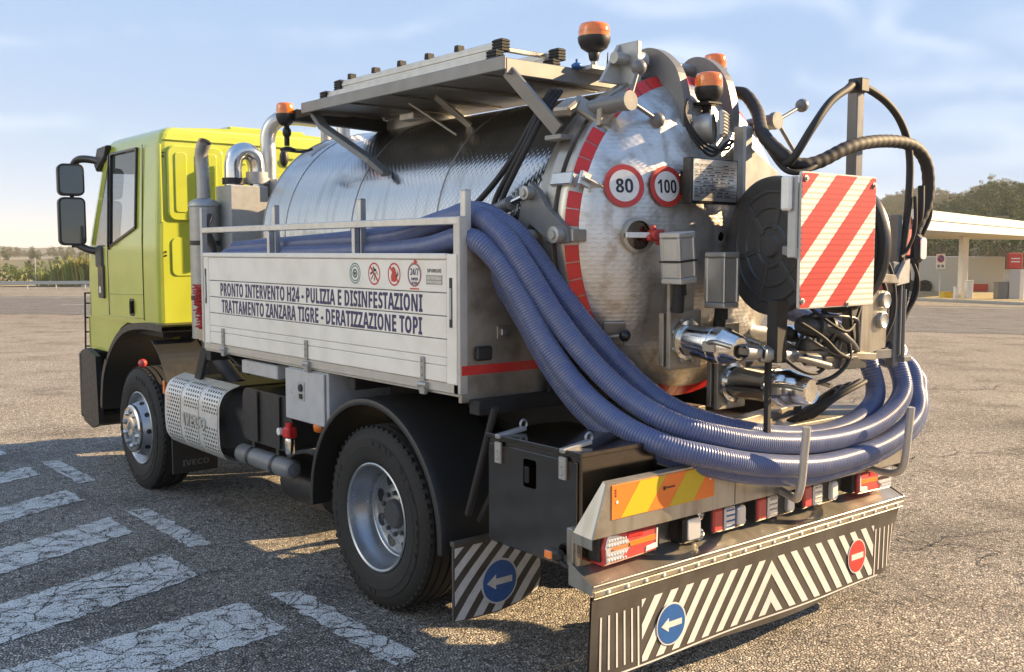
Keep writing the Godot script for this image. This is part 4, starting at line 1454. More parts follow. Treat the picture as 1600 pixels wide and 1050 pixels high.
func build_hose_box(t: Node3D) -> void:
	# front, inner and rear walls of the box that carries the suction hoses
	var b := M.new()
	b.bb(V(-1.235, 1.28, -3.86), V(-0.62, 1.30, -0.80), 0.002)
	b.bb(V(-1.235, 1.30, -3.87), V(-0.66, 1.95, -3.84), 0.002)
	b.bb(V(-0.66, 1.30, -3.84), V(-0.64, 1.62, -0.82), 0.002)
	var box := part(t, "hose_box", b, mm.alu, "long aluminium hose box with a white lettered dropside")
	var rw := M.new()
	rw.prism(P2([-1.245, 1.255, -0.66, 1.255, -0.66, 1.90, -0.95, 2.03, -1.245, 2.05]), V(0, 0, -0.812), V(1, 0, 0), V(0, 1, 0), 0.022, 0.003)
	var rear := part(box, "rear_wall", rw, mm.steel_dirty)
	var rs := M.new()
	rs.bb(V(-1.243, 1.388, -0.789), V(-0.70, 1.434, -0.787), 0.0)
	part(box, "red_strip", rs, mm.redtape)
	var bo := M.new()
	bo.bb(V(-1.17, 1.455, -0.788), V(-1.07, 1.525, -0.76), 0.01)
	part(box, "side_lamp", bo, mm.black)
	var lp := M.new()
	lp.bb(V(-1.03, 1.555, -0.788), V(-0.93, 1.62, -0.782), 0.002)
	lp.bb(V(-1.01, 1.57, -0.782), V(-0.96, 1.605, -0.770), 0.004)
	part(box, "latch_plate", lp, mm.steel)
	# frame: bottom rail, corner posts, stakes and top rail of square tube
	var fr := M.new()
	fr.bb(V(-1.255, 1.295, -3.86), V(-1.215, 1.345, -0.80), 0.004)
	fr.bb(V(-1.255, 1.295, -0.84), V(-1.205, 2.152, -0.789), 0.004)
	fr.bb(V(-1.255, 1.295, -3.865), V(-1.215, 2.29, -3.83), 0.004)
	part(box, "frame", fr, mm.alu)
	var ra := M.new()
	ra.bb(V(-1.256, 2.112, -3.83), V(-1.216, 2.151, -0.80), 0.004)
	part(box, "top_rail", ra, mm.alu_clean)
	for q in [[-0.817, 2.275], [-1.772, 2.268], [-2.806, 2.268]]:
		var st := M.new()
		st.bb(V(-1.214, 1.96, q[0] - 0.02), V(-1.176, q[1], q[0] + 0.02), 0.003)
		if q[0] < -1: st.bb(V(-1.252, 1.97, q[0] - 0.015), V(-1.216, 2.112, q[0] + 0.015), 0.003)
		st.bb(V(-1.212, q[1], q[0] - 0.018), V(-1.178, q[1] + 0.006, q[0] + 0.018), 0.002)
		part(box, "stake", st, mm.alu_clean)
	# the dropside: six hollow boards one above the other
	var ds := M.new()
	ds.bb(V(-1.262, 1.342, -3.80), V(-1.245, 1.972, -3.715), 0.003)
	ds.bb(V(-1.262, 1.342, -0.885), V(-1.245, 1.972, -0.806), 0.003)
	ds.bb(V(-1.268, 1.945, -3.80), V(-1.235, 1.975, -0.885), 0.006)
	var side := part(box, "dropside", ds, mm.board, "white dropside boards with dark lettering and round symbols")
	for q in [[1.785, 1.943], [1.672, 1.781], [1.560, 1.668], [1.470, 1.556], [1.428, 1.468], [1.346, 1.426]]:
		var bd := M.new()
		bd.bb(V(-1.2605, q[0], -3.713), V(-1.245, q[1], -0.887), 0.004)
		part(side, "board", bd, mm.board)
	for q in [[-3.765, 1.62, 1.865], [-0.848, 1.618, 1.858]]:
		var sl := M.new()
		sl.bb(V(-1.2645, q[1], q[0] - 0.012), V(-1.262, q[2], q[0] + 0.012), 0.001)
		var slp := part(side, "lock_slot", sl, mm.black)
		var sv := M.new()
		sv.bb(V(-1.268, q[1] + 0.04, q[0] - 0.008), V(-1.2645, q[2] - 0.05, q[0] + 0.008), 0.001)
		part(side, "lock_lever", sv, mm.greylight)
	for z: float in [-3.487, -2.303, -1.086]:
		var h := M.new()
		h.bb(V(-1.272, 1.34, z - 0.016), V(-1.262, 1.46, z + 0.016), 0.002)
		h.rod(V(-1.262, 1.318, z - 0.035), V(-1.262, 1.318, z + 0.035), 0.016)
		h.bb(V(-1.275, 1.27, z - 0.022), V(-1.25, 1.33, z + 0.022), 0.004)
		var hp := part(side, "hinge", h, mm.galv)
		var dt := M.new()
		for y: float in [1.37, 1.405, 1.44]: dt.lathe([Vector2(0, 0.008), Vector2(0.004, 0.006), Vector2(0.004, 0)], V(-1.272, y, z), V(-1, 0, 0), 8)
		part(side, "hinge_bolt", dt, mm.steel_dirty)
	var zx := V(0, 0, 1)
	text(side, "lettering", "PRONTO INTERVENTO H24 - PULIZIA E DISINFESTAZIONI", V(-1.2612, 1.7265, -2.305), zx, V(0, 1, 0), 2.43, 0.088, mm.navy, 0.0012, "Droid Sans", 700, 0.35)
	text(side, "lettering", "TRATTAMENTO ZANZARA TIGRE - DERATIZZAZIONE TOPI", V(-1.2612, 1.6125, -2.300), zx, V(0, 1, 0), 2.41, 0.088, mm.navy, 0.0012, "Droid Sans", 700, 0.35)
	# round symbols
	var x := -1.2612
	var ring := func(z: float, y: float, r: float, w: float, m: Material, cut := 0.0) -> void:
		var s := M.new()
		for i in 40:
			var a := TAU * i / 40; var a2 := TAU * (i + 1) / 40
			s.quad_out(V(x, y + r * cos(a), z + r * sin(a)), V(x, y + r * cos(a2), z + r * sin(a2)), V(x, y + (r - w) * cos(a2), z + (r - w) * sin(a2)), V(x, y + (r - w) * cos(a), z + (r - w) * sin(a)), V(-1, 0, 0))
		part(side, "symbol_ring", s, m)
	var flat := func(poly: PackedVector2Array, z: float, y: float, m: Material, lift := 0.0) -> void:
		var s := M.new()
		s.prism(poly, V(x + 0.0008 - lift, y, z), zx, V(0, 1, 0), 0.001, 0.0)
		s = M.new()
		s.sheet(poly, V(x - 0.0004 - lift, y, z), zx, V(0, 1, 0))
		part(side, "symbol", s, m)
	ring.call(-1.738, 1.865, 0.057, 0.006, mm.bluegreen)
	ring.call(-1.738, 1.865, 0.044, 0.006, mm.bluegreen)
	ring.call(-1.738, 1.865, 0.024, 0.009, mm.bluegreen)
	flat.call(disc(0, 0, 0.010, 0.010, 14), -1.738, 1.865, mm.ink)
	for sgn: float in [-1.0, 1.0]: flat.call(P2([-0.034, 0, 0, 0.026 * sgn, 0.034, 0, 0, 0.020 * sgn]), -1.738, 1.865, mm.ink)
	ring.call(-1.541, 1.866, 0.060, 0.009, mm.signred)
	for p in [[-0.038, -0.002, 0.020, 0.026, 0.006], [-0.03, -0.03, 0.0, 0.004, 0.004], [0.0, -0.036, 0.008, 0.004, 0.004], [0.02, -0.03, 0.012, 0.004, 0.004], [0.012, 0.022, 0.036, -0.004, 0.005], [-0.01, 0.034, 0.012, 0.016, 0.008]]:
		var a := Vector2(p[0], p[1]); var a2 := Vector2(p[2], p[3])
		var nn: Vector2 = (a2 - a).orthogonal().normalized() * p[4]
		flat.call(PackedVector2Array([a + nn, a2 + nn * 0.4, a2 - nn * 0.4, a - nn]), -1.541, 1.866, mm.ink)
	flat.call(P2([-0.044, 0.036, -0.036, 0.044, 0.044, -0.036, 0.036, -0.044]), -1.541, 1.866, mm.signred, 0.0006)
	ring.call(-1.347, 1.866, 0.060, 0.009, mm.signred)
	flat.call(P2([-0.026, -0.036, -0.030, -0.01, -0.016, 0.018, -0.020, 0.034, -0.004, 0.040, 0.010, 0.030, 0.024, 0.004, 0.028, -0.022, 0.012, -0.04]), -1.347, 1.866, mm.signred)
	flat.call(P2([0.022, -0.02, 0.040, 0.0, 0.036, 0.022, 0.030, 0.0, 0.018, -0.01]), -1.347, 1.866, mm.ink)
	flat.call(P2([-0.044, 0.036, -0.036, 0.044, 0.044, -0.036, 0.036, -0.044]), -1.347, 1.866, mm.signred, 0.0006)
	ring.call(-1.160, 1.868, 0.056, 0.005, mm.navy)
	ring.call(-1.160, 1.868, 0.062, 0.004, mm.signred)
	flat.call(P2([-0.004, 0.048, 0.030, 0.064, -0.004, 0.082]), -1.160, 1.868, mm.signred)
	flat.call(P2([-0.040, -0.075, 0.040, -0.075, 0.040, -0.068, -0.040, -0.068]), -1.160, 1.868, mm.signred)
	text(side, "symbol_lettering", "24/7", V(x, 1.882, -1.160), zx, V(0, 1, 0), 0.072, 0.034, mm.navy, 0.001)
	text(side, "symbol_lettering", "SERVIZIO", V(x, 1.846, -1.160), zx, V(0, 1, 0), 0.060, 0.014, mm.navy, 0.001)
	text(side, "symbol_lettering", "ATTIVO", V(x, 1.826, -1.160), zx, V(0, 1, 0), 0.050, 0.012, mm.navy, 0.001)
	var pl := M.new()
	pl.bb(V(-1.2622, 1.822, -1.055), V(-1.2608, 1.868, -0.920), 0.0)
	part(side, "small_plate", pl, mm.steel_dirty)
	text(side, "plate_lettering", "AUTOSPURGHI", V(-1.2624, 1.854, -0.987), zx, V(0, 1, 0), 0.12, 0.016, mm.white, 0.001)
	text(side, "plate_lettering", "DISINFESTAZIONI", V(-1.2624, 1.834, -0.987), zx, V(0, 1, 0), 0.12, 0.012, mm.white, 0.001)
	text(side, "plate_lettering", "SPURGHI", V(x, 1.890, -0.987), zx, V(0, 1, 0), 0.12, 0.018, mm.ink, 0.001)

func build_tank(t: Node3D) -> void:
	var c := V(0, 2.06, 0)
	var zx := V(0, 0, 1)
	var b := M.new()
	var seg := 96
	var R := 0.806
	b.lathe([Vector2(-3.80, R), Vector2(-3.0, R), Vector2(-2.0, R), Vector2(-0.72, R)], c, zx, seg)
	# sheet pattern: a texture turn every 0.32 m
	for i in b.t.size(): b.t[i] = Vector2(b.t[i].x * TAU * R / 0.34, b.t[i].y / 0.34)
	var tank := part(t, "tank", b, mm.tank, "round tank of patterned stainless sheet", true)
	var dome := M.new()
	dome.lathe([Vector2(-4.26, 0.0), Vector2(-4.25, 0.2), Vector2(-4.20, 0.40), Vector2(-4.12, 0.56), Vector2(-4.02, 0.68), Vector2(-3.91, 0.765), Vector2(-3.80, R - 0.001)], c, zx, seg, 0, TAU, 0.5)
	part(tank, "front_dome", dome, mm.steel)
	for z: float in [-3.80, -3.45, -2.55, -1.62]:
		var sm := M.new()
		sm.lathe([Vector2(z - 0.007, R), Vector2(z - 0.003, R + 0.0035), Vector2(z + 0.003, R + 0.0035), Vector2(z + 0.007, R)], c, zx, seg)
		part(tank, "weld_seam", sm, mm.seam)
	var fl := M.new()
	fl.lathe([Vector2(-0.74, R), Vector2(-0.735, R + 0.022), Vector2(-0.655, R + 0.026), Vector2(-0.65, R + 0.045), Vector2(-0.585, R + 0.045), Vector2(-0.58, R + 0.012), Vector2(-0.565, R + 0.012)], c, zx, seg)
	part(tank, "rear_flange", fl, mm.steel)
	# stiffening strap near the front, as a dark welded line with a plate
	var pt := M.new()
	for k in 12:
		var a0 := deg_to_rad(50.0 + 5.0 * k)
		var a1 := deg_to_rad(55.0 + 5.0 * k)
		var rr := R + 0.006
		pt.quad_out(c + V(-rr * cos(a0), rr * sin(a0), -3.60), c + V(-rr * cos(a1), rr * sin(a1), -3.60), c + V(-rr * cos(a1), rr * sin(a1), -3.57), c + V(-rr * cos(a0), rr * sin(a0), -3.57), V(-1, 1, 0))
	part(tank, "strap", pt, mm.seam)
	# manhole ring on top, valves
	var mh := M.new()
	mh.lathe([Vector2(0.70, 0.30), Vector2(0.84, 0.30), Vector2(0.86, 0.33), Vector2(0.89, 0.33), Vector2(0.89, 0.30), Vector2(0.92, 0.2), Vector2(0.93, 0)], V(0.05, 2.06, -2.95), V(0, 1, 0), 32)
	part(tank, "manhole", mh, mm.alu_clean)
	for q in [V(-0.15, 2.85, -3.75), V(0.12, 2.84, -3.65)]:
		var vl := M.new()
		vl.lathe([Vector2(-0.1, 0.05), Vector2(0.12, 0.05), Vector2(0.12, 0.085), Vector2(0.16, 0.085), Vector2(0.18, 0.04), Vector2(0.18, 0)], q, V(0, 1, 0), 18)
		part(tank, "top_valve", vl, mm.alu_clean)
	# exhaust, silencers and the pump's pipework between cab and tank
	var can := M.new()
	can.lathe([Vector2(1.30, 0.0), Vector2(1.30, 0.112), Vector2(2.33, 0.112), Vector2(2.335, 0.118), Vector2(2.35, 0.118), Vector2(2.375, 0.105), Vector2(2.40, 0.06), Vector2(2.40, 0.0)], V(-0.90, 0, -4.63), V(0, 1, 0), 28)
	var canp := part(t, "exhaust_silencer", can, mm.galv, "upright round silencer with a bent tail pipe")
	var tp := M.new()
	tp.tube(spl([V(-0.90, 2.38, -4.63), V(-0.90, 2.56, -4.63), V(-0.905, 2.68, -4.635), V(-0.91, 2.76, -4.62), V(-0.905, 2.835, -4.57)], 7), 0.052, 18, false)
	part(canp, "tail_pipe", tp, mm.galv)
	var tin := M.new()
	tin.lathe([Vector2(-0.02, 0.045), Vector2(-0.02, 0.0)], V(-0.905, 2.835, -4.57), V(0, 0.8, 0.6), 16)
	part(canp, "pipe_mouth", tin, mm.black)
	var clp := M.new()
	for y: float in [1.62, 2.05]: clp.lathe([Vector2(y - 0.018, 0.115), Vector2(y + 0.018, 0.115)], V(-0.90, 0, -4.63), V(0, 1, 0), 24)
	part(canp, "clamp_band", clp, mm.black)
	var fb := M.new()
	fb.bb(V(-0.78, 1.7, -4.68), V(-0.46, 2.50, -4.40), 0.008)
	var fbp := part(t, "pump_silencer", fb, mm.greylight, "tall grey box silencer with two steel bends on top")
	var bd := M.new()
	bd.tube(spl([V(-0.70, 2.50, -4.52), V(-0.70, 2.66, -4.52), V(-0.67, 2.745, -4.52), V(-0.60, 2.775, -4.52), V(-0.53, 2.745, -4.52), V(-0.50, 2.66, -4.52), V(-0.50, 2.50, -4.52)], 7), 0.070, 18)
	part(fbp, "bend", bd, mm.chrome)
	for q in [[-0.70, 2.535, 0.085], [-0.50, 2.545, 0.10], [-0.50, 2.59, 0.085]]:
		var rg := M.new()
		rg.lathe([Vector2(-0.025, q[2]), Vector2(0.025, q[2])], V(q[0], q[1], -4.52), V(0, 1, 0), 24)
		part(fbp, "collar", rg, mm.black if q[0] < -0.6 else mm.greylight)
	var vp := M.new()
	vp.tube(spl([V(-0.38, 2.20, -4.55), V(-0.38, 2.70, -4.55), V(-0.38, 2.92, -4.55), V(-0.33, 3.03, -4.50), V(-0.22, 3.06, -4.42), V(-0.05, 3.05, -4.35)], 8), 0.062, 18)
	part(t, "vent_pipe", vp, mm.alu_clean)
	var vp2 := M.new()
	vp2.rod(V(0.26, 2.3, -4.75), V(0.26, 3.08, -4.75), 0.045, 16)
	vp2.bb(V(-0.42, 2.42, -4.60), V(0.1, 2.56, -4.35), 0.01)
	part(t, "vent_pipe", vp2, mm.greylight)
	var ctl := M.new()
	ctl.bb(V(-0.46, 2.1, -4.52), V(-0.34, 2.34, -4.35), 0.01)
	part(t, "control_unit", ctl, mm.black)
	var kn := M.new()
	kn.ball(V(-0.37, 2.72, -4.3), V(0.035, 0.07, 0.035))
	part(t, "relief_valve", kn, mm.black)
	var hp := M.new()
	hp.tube(spl([V(-1.0, 1.7, -4.32), V(-1.02, 1.85, -4.26), V(-0.98, 2.0, -4.28), V(-1.02, 2.15, -4.3), V(-0.95, 2.25, -4.4)], 5), 0.03, 8)
	part(t, "pump_hose", hp, mm.black)

func zdish(x: float, y: float) -> float:
	var r := minf(Vector2(x, y - 2.06).length() / 0.80, 1.0)
	return -0.50 + 0.26 * sqrt(maxf(0.0, 1.0 - r * r))

func ndish(x: float, y: float) -> Vector3:
	var e := 0.01
	return V(-(zdish(x + e, y) - zdish(x - e, y)) / (2 * e), -(zdish(x, y + e) - zdish(x, y - e)) / (2 * e), 1).normalized()

func build_door(t: Node3D) -> void:
	var c := V(0, 2.06, 0)
	var zx := V(0, 0, 1)
	var b := M.new()
	b.grid(func(u, w):
		var r: float = 0.79 * (1.0 - pow(1.0 - u, 1.6))
		var a: float = TAU * w
		var p := V(r * cos(a), 2.06 + r * sin(a), 0)
		p.z = zdish(p.x, p.y)
		return p, 26, 96)
	for i in b.t.size(): b.t[i] = Vector2(b.v[i].x, b.v[i].y) / 0.34
	var door := part(t, "rear_door", b, mm.door, "dished rear door with red reflective tape round its rim", true)
	var rim := M.new()
	rim.lathe([Vector2(-0.56, 0.80), Vector2(-0.56, 0.842), Vector2(-0.505, 0.845), Vector2(-0.462, 0.786), Vector2(-0.460, 0.772), Vector2(-0.49, 0.77)], c, zx, 96, 0, TAU, 0.5)
	part(door, "door_rim", rim, mm.steel)
	# tape in short lengths, leaving out the places of the clamps
	var tp := M.new()
	for j in 3:
		var a0 := -0.049; var a1 := 0.049
		var aa := lerpf(a0, a1, j / 3.0); var ab := lerpf(a0, a1, (j + 1) / 3.0)
		tp.quad_out(V(sin(aa) * 0.788, cos(aa) * 0.788, -0.4605), V(sin(ab) * 0.788, cos(ab) * 0.788, -0.4605), V(sin(ab) * 0.844, cos(ab) * 0.844, -0.5015), V(sin(aa) * 0.844, cos(aa) * 0.844, -0.5015), zx)
	var tmesh := tp.mesh(Vector3.ZERO, mm.redtape)
	for k in 60:
		var a := TAU * k / 60.0
		var deg := rad_to_deg(a)
		var skip := false
		for g in [[44, 58], [306, 316], [286.5, 290.5], [268, 272], [196, 232]]:
			if deg > g[0] and deg < g[1]: skip = true
		if deg > 100 and deg < 155: skip = true
		if skip: continue
		var o := MeshInstance3D.new()
		o.name = numbered(door, "reflective_tape")
		o.mesh = tmesh
		door.add_child(o)
		o.transform = Transform3D(Basis(V(0, 0, 1), -a), c - gp[door])
	# clamps round the rim
	for q in [[288.5, true], [270.0, false], [215.0, false], [90.0, true], [70.0, true], [150.0, false]]:
		var a := deg_to_rad(q[0])
		var d := V(sin(a), cos(a), 0)
		var e := d.cross(zx)
		var cm := M.new()
		var bs := Basis(d, e, d.cross(e))
		cm.box(c + d * 0.845 + V(0, 0, -0.55), V(0.045, 0.065, 0.15), 0.006, bs)
		if q[1]:
			cm.box(c + d * 0.83 + V(0, 0, -0.42), V(0.07, 0.07, 0.02), 0.004, bs)
			cm.box(c + d * 0.79 + V(0, 0, -0.41), V(0.15, 0.016, 0.04), 0.006, bs)
		else:
			cm.box(c + d * 0.80 + V(0, 0, -0.44), V(0.12, 0.06, 0.025), 0.005, bs)
		part(door, "rim_clamp", cm, mm.alu_clean if q[1] else mm.steel)
	# speed discs
	for q in [[-0.603, 2.296, "80", 0.104], [-0.375, 2.299, "100", 0.100]]:
		var p := V(q[0], q[1], zdish(q[0], q[1]))
		var nn := ndish(q[0], q[1])
		var ux := V(0, 1, 0).cross(nn).normalized()
		var uy := nn.cross(ux)
		var r: float = q[3]
		var m := M.new()
		m.prism(disc(0, 0, r, r, 44), p + nn * 0.010, ux, uy, 0.002, 0.0)
		var sg := part(door, "speed_disc", m, mm.signred, "round red and white speed disc reading " + q[2])
		var m2 := M.new()
		m2.prism(disc(0, 0, r * 0.74, r * 0.74, 40), p + nn * 0.0125, ux, uy, 0.001, 0.0)
		part(sg, "disc_face", m2, mm.white)
		text(sg, "disc_figures", q[2], p + nn * 0.0145, ux, uy, r * (0.86 if q[2] == "80" else 1.12), r * 0.66, mm.ink, 0.001)
	# sight glass with its red tap
	var sp := V(-0.548, 2.062, zdish(-0.548, 2.062))
	var sn := ndish(sp.x, sp.y)
	var sg2 := M.new()
	sg2.lathe([Vector2(-0.02, 0.086), Vector2(0.028, 0.086), Vector2(0.030, 0.070), Vector2(0.020, 0.067)], sp, sn, 32)
	var sgp := part(door, "sight_glass", sg2, mm.steel)
	var sg3 := M.new()
	sg3.lathe([Vector2(0.012, 0.07), Vector2(0.014, 0.0)], sp, sn, 28)
	part(sgp, "glass_disc", sg3, mm.toolbox)
	var sg4 := M.new()
	var su := V(0, 1, 0).cross(sn).normalized()
	sg4.box(sp + sn * 0.05 - su * 0.02, V(0.13, 0.026, 0.012), 0.003, Basis(su, sn.cross(su), sn))
	part(sgp, "wiper_bar", sg4, mm.white)
	var sg5 := M.new()
	sg5.lathe([Vector2(0.02, 0.03), Vector2(0.06, 0.032), Vector2(0.09, 0.024), Vector2(0.09, 0)], sp + su * 0.07, sn, 9)
	for k in 4:
		var a := TAU * k / 4 + 0.4
		sg5.ball(sp + su * 0.07 + sn * 0.06 + (su * cos(a) + sn.cross(su) * sin(a)) * 0.036, V(0.016, 0.016, 0.016), 8, 6)
	part(sgp, "red_tap", sg5, mm.redpaint)
	# two aluminium actuator boxes with lids
	for q in [[V(-0.485, 1.955, -0.10), V(0.115, 0.24, 0.12), 5.0], [V(-0.185, 1.845, -0.08), V(0.115, 0.27, 0.12), 0.0]]:
		var m := M.new()
		var bs := Basis(V(0, 0, 1), deg_to_rad(q[2]))
		var s: Vector3 = q[1]
		m.box(q[0], s - V(0.008, 0.05, 0.008), 0.006, bs)
		var bx := part(t, "actuator_box", m, mm.alu)
		for sg: float in [-1.0, 1.0]:
			var l := M.new()
			l.box(q[0] + bs.y * sg * (s.y * 0.5 - 0.012), V(s.x + 0.004, 0.026, s.z + 0.004), 0.005, bs)
			part(bx, "end_cap", l, mm.alu)
		for cx: float in [-1.0, 1.0]:
			for cz: float in [-1.0, 1.0]:
				var l := M.new()
				l.box(q[0] + bs * V(cx * (s.x * 0.5 - 0.008), 0, cz * (s.z * 0.5 - 0.008)), V(0.020, s.y - 0.05, 0.020), 0.004, bs)
				part(bx, "corner_rod", l, mm.alu_clean)
		if q[2] > 0:
			var st := M.new()
			st.box(q[0] + bs.y * -0.015, V(s.x + 0.010, 0.010, s.z + 0.010), 0.002, bs)
			part(bx, "black_band", st, mm.rubber)
		var stem := M.new()
		stem.rod(q[0] - bs.y * s.y * 0.5, q[0] - bs.y * (s.y * 0.5 + 0.14) + V(0, 0, -0.02), 0.03)
		stem.box(q[0] - bs.y * (s.y * 0.5 + 0.03), V(0.05, 0.06, 0.05), 0.005, bs)
		part(bx, "valve_stem", stem, mm.frame)
	# gate valve bodies, pipes and quick couplings
	for q in [[-0.385, 1.560, -0.22, 0.17, -0.02, 0.078], [0.05, 1.315, -0.28, 0.26, 0.0, 0.082]]:
		var dirv := V(0.0, q[4] / 0.3, 1).normalized()
		var o := V(q[0], q[1], q[2])
		var m := M.new()
		m.box(o + V(0.0, 0.0, 0.03), V(0.23, 0.26, 0.03), 0.004)
		m.box(o + V(0.0, 0.0, 0.075), V(0.23, 0.28, 0.025), 0.004)
		m.box(o + V(0.0, 0.10, 0.052), V(0.18, 0.40, 0.020), 0.004)
		var vb := part(t, "gate_valve", m, mm.steel_dirty)
		for k in 8:
			var a := TAU * k / 8 + 0.39
			var bm := M.new()
			bm.lathe([Vector2(0, 0.013), Vector2(0.012, 0.013), Vector2(0.014, 0)], o + V(0.098 * cos(a), 0.105 * sin(a), 0.088), V(0, 0, 1), 6)
			part(vb, "flange_bolt", bm, mm.galv)
		var L: float = q[3] - q[2] - 0.09
		var po := o + V(0, 0, 0.09)
		var r: float = q[5]
		var pm := M.new()
		pm.lathe([Vector2(0, r * 1.25), Vector2(0.015, r * 1.25), Vector2(0.018, r), Vector2(L * 0.50, r), Vector2(L * 0.52, r * 1.07), Vector2(L * 0.60, r * 1.07), Vector2(L * 0.62, r)], po, dirv, 40)
		part(vb, "pipe", pm, mm.chrome)
		var cm := M.new()
		cm.lathe([Vector2(L * 0.62, r), Vector2(L * 0.64, r * 1.14), Vector2(L * 0.80, r * 1.14), Vector2(L * 0.82, r * 1.05), Vector2(L * 0.90, r * 0.98), Vector2(L + 0.02, r * 0.80), Vector2(L + 0.03, r * 0.74), Vector2(L + 0.024, r * 0.66), Vector2(L + 0.022, 0)], po, dirv, 40)
		var cp := part(vb, "coupling_cap", cm, mm.chrome)
		var lv := M.new()
		for sg: float in [-1.0, 1.0]:
			lv.box(po + dirv * L * 0.72 + V(sg * r * 1.18, 0, 0), V(0.02, 0.05, 0.07), 0.005)
			lv.tube(spl([po + dirv * L * 0.72 + V(sg * r * 1.2, 0.02, 0), po + dirv * (L * 0.9) + V(sg * r * 1.45, 0.03, 0), po + dirv * (L + 0.06) + V(sg * r * 1.35, 0.02, 0)], 5), 0.012, 8)
		part(vb, "cam_lever", lv, mm.steel)
	# third pipe further right, seen end on between the others
	var p3 := M.new()
	p3.lathe([Vector2(0, 0.13), Vector2(0.03, 0.13), Vector2(0.03, 0.085), Vector2(0.30, 0.085), Vector2(0.32, 0.10), Vector2(0.38, 0.10), Vector2(0.46, 0.05), Vector2(0.46, 0)], V(0.42, 1.50, -0.50), V(0.15, -0.03, 1), 32)
	part(t, "outlet_pipe", p3, mm.chrome)
	# lever with a black ball on its plate
	var lvp := M.new()
	var lp := V(-0.60, 1.60, 0)
	lp.z = zdish(lp.x, lp.y) + 0.012
	var ln := ndish(lp.x, lp.y)
	var lu := V(0, 1, 0).cross(ln).normalized()
	var lw := ln.cross(lu)
	lvp.box(lp - lw * 0.02, V(0.11, 0.13, 0.012), 0.003, Basis(lu, lw, ln))
	lvp.rod(lp + ln * 0.01 - lu * 0.06 - lw * 0.04, lp + ln * 0.05 + lu * 0.04, 0.009)
	var lev := part(door, "ball_lever", lvp, mm.steel_dirty)
	var lb := M.new()
	lb.ball(lp + ln * 0.055 + lu * 0.045, V(0.030, 0.030, 0.030))
	part(lev, "ball_knob", lb, mm.blackgloss)
	# black frame with the data plate
	var dpz := -0.13
	var dp := M.new()
	dp.bb(V(-0.365, 2.215, -0.185), V(-0.01, 2.435, dpz), 0.004)
	dp.bb(V(-0.30, 2.26, -0.26), V(-0.12, 2.38, -0.185), 0.004)
	var dpp := part(t, "data_plate_box", dp, mm.blackgloss)
	var dpl := M.new()
	dpl.bb(V(-0.352, 2.228, dpz + 0.0005), V(-0.022, 2.428, dpz + 0.003), 0.001)
	var plate := part(dpp, "data_plate", dpl, mm.alu_clean)
	var ru := M.new()
	for k in 10:
		var y := 2.245 + 0.0165 * k
		ru.bb(V(-0.346, y, dpz + 0.0034), V(-0.028, y + 0.002, dpz + 0.0038), 0.0)
	var rg := RandomNumberGenerator.new()
	rg.seed = 3
	for k in 10:
		var y := 2.245 + 0.0165 * k
		var x := -0.34
		while x < -0.06:
			var l := rg.randf_range(0.012, 0.05)
			if rg.randf() < 0.75: ru.bb(V(x, y + 0.0055, dpz + 0.0034), V(minf(x + l, -0.03), y + 0.0105, dpz + 0.0038), 0.0)
			x += l + rg.randf_range(0.008, 0.03)
	for x: float in [-0.30, -0.21, -0.14]: ru.bb(V(x, 2.245, dpz + 0.0034), V(x + 0.0015, 2.395, dpz + 0.0038), 0.0)
	part(dpp, "plate_print", ru, mm.ink).set_meta("kind", "stuff")
	# red and black hinge arms across the top of the door
	for x: float in [-0.18, 0.20]:
		var m := M.new()
		m.prism(smooth2([-0.70, 2.90, -0.66, 3.00, -0.58, 3.03, -0.48, 3.00, -0.38, 2.91, -0.33, 2.78, -0.315, 2.66, -0.335, 2.56, -0.39, 2.53, -0.43, 2.58, -0.46, 2.68, -0.53, 2.78, -0.60, 2.84]), V(x - 0.025, 0, 0), V(0, 0, 1), V(0, 1, 0), -0.05, 0.006)
		var ar := part(t, "hinge_arm", m, mm.greypaint)
		var pd := M.new()
		pd.bb(V(x - 0.05, 2.49, -0.36), V(x + 0.05, 2.56, -0.315), 0.008)
		part(ar, "hinge_foot", pd, mm.steel)
	var hb := M.new()
	hb.rod(V(-0.42, 2.96, -0.60), V(0.45, 2.96, -0.60), 0.030, 16)
	part(t, "hinge_bar", hb, mm.galv)
	var hk := M.new()
	hk.prism(P2([-0.47, 2.84, -0.30, 2.84, -0.30, 3.03, -0.34, 3.04]), V(0, 0, -0.66), V(1, 0, 0), V(0, 1, 0), 0.02, 0.003)
	hk.bb(V(-0.33, 2.82, -0.66), V(-0.30, 3.045, -0.52), 0.004)
	hk.rod(V(-0.33, 2.955, -0.56), V(-0.25, 2.955, -0.56), 0.045, 18)
	part(t, "hinge_bracket", hk, mm.greylight)
	# wing clamps of the door, left and right
	for s: float in [-1.0, 1.0]:
		var o := V(s * 0.60, 2.665, -0.45)
		var m := M.new()
		m.rod(o + V(0, 0.02, -0.12), V(s * 0.58, 2.70, -0.33), 0.042, 18)
		m.lathe([Vector2(-0.01, 0.048), Vector2(0.02, 0.048), Vector2(0.02, 0.0)], V(s * 0.58, 2.70, -0.345), V(0, 0.05, 1), 18)
		var wc := part(t, "wing_clamp", m, mm.greypaint)
		var e := M.new()
		var d := V(s, 1, 0).normalized()
		e.bar(o + V(s * 0.07, 0.06, -0.18), o + V(s * -0.06, -0.09, 0.01), 0.09, 0.035, V(0, 0, 1), 0.008)
		e.bar(o + V(s * 0.04, 0.06, -0.20), o + V(s * 0.17, -0.01, -0.16), 0.10, 0.05, V(0, 1, 0), 0.012)
		e.prism(P2([-0.04, -0.05, 0.05, -0.04, 0.075, 0.02, 0.03, 0.06, -0.03, 0.055]), o + V(0, -0.02, -0.05), V(1, 0, 0), V(0, 1, 0), 0.03, 0.004)
		part(wc, "clamp_jaw", e, mm.steel_dirty)
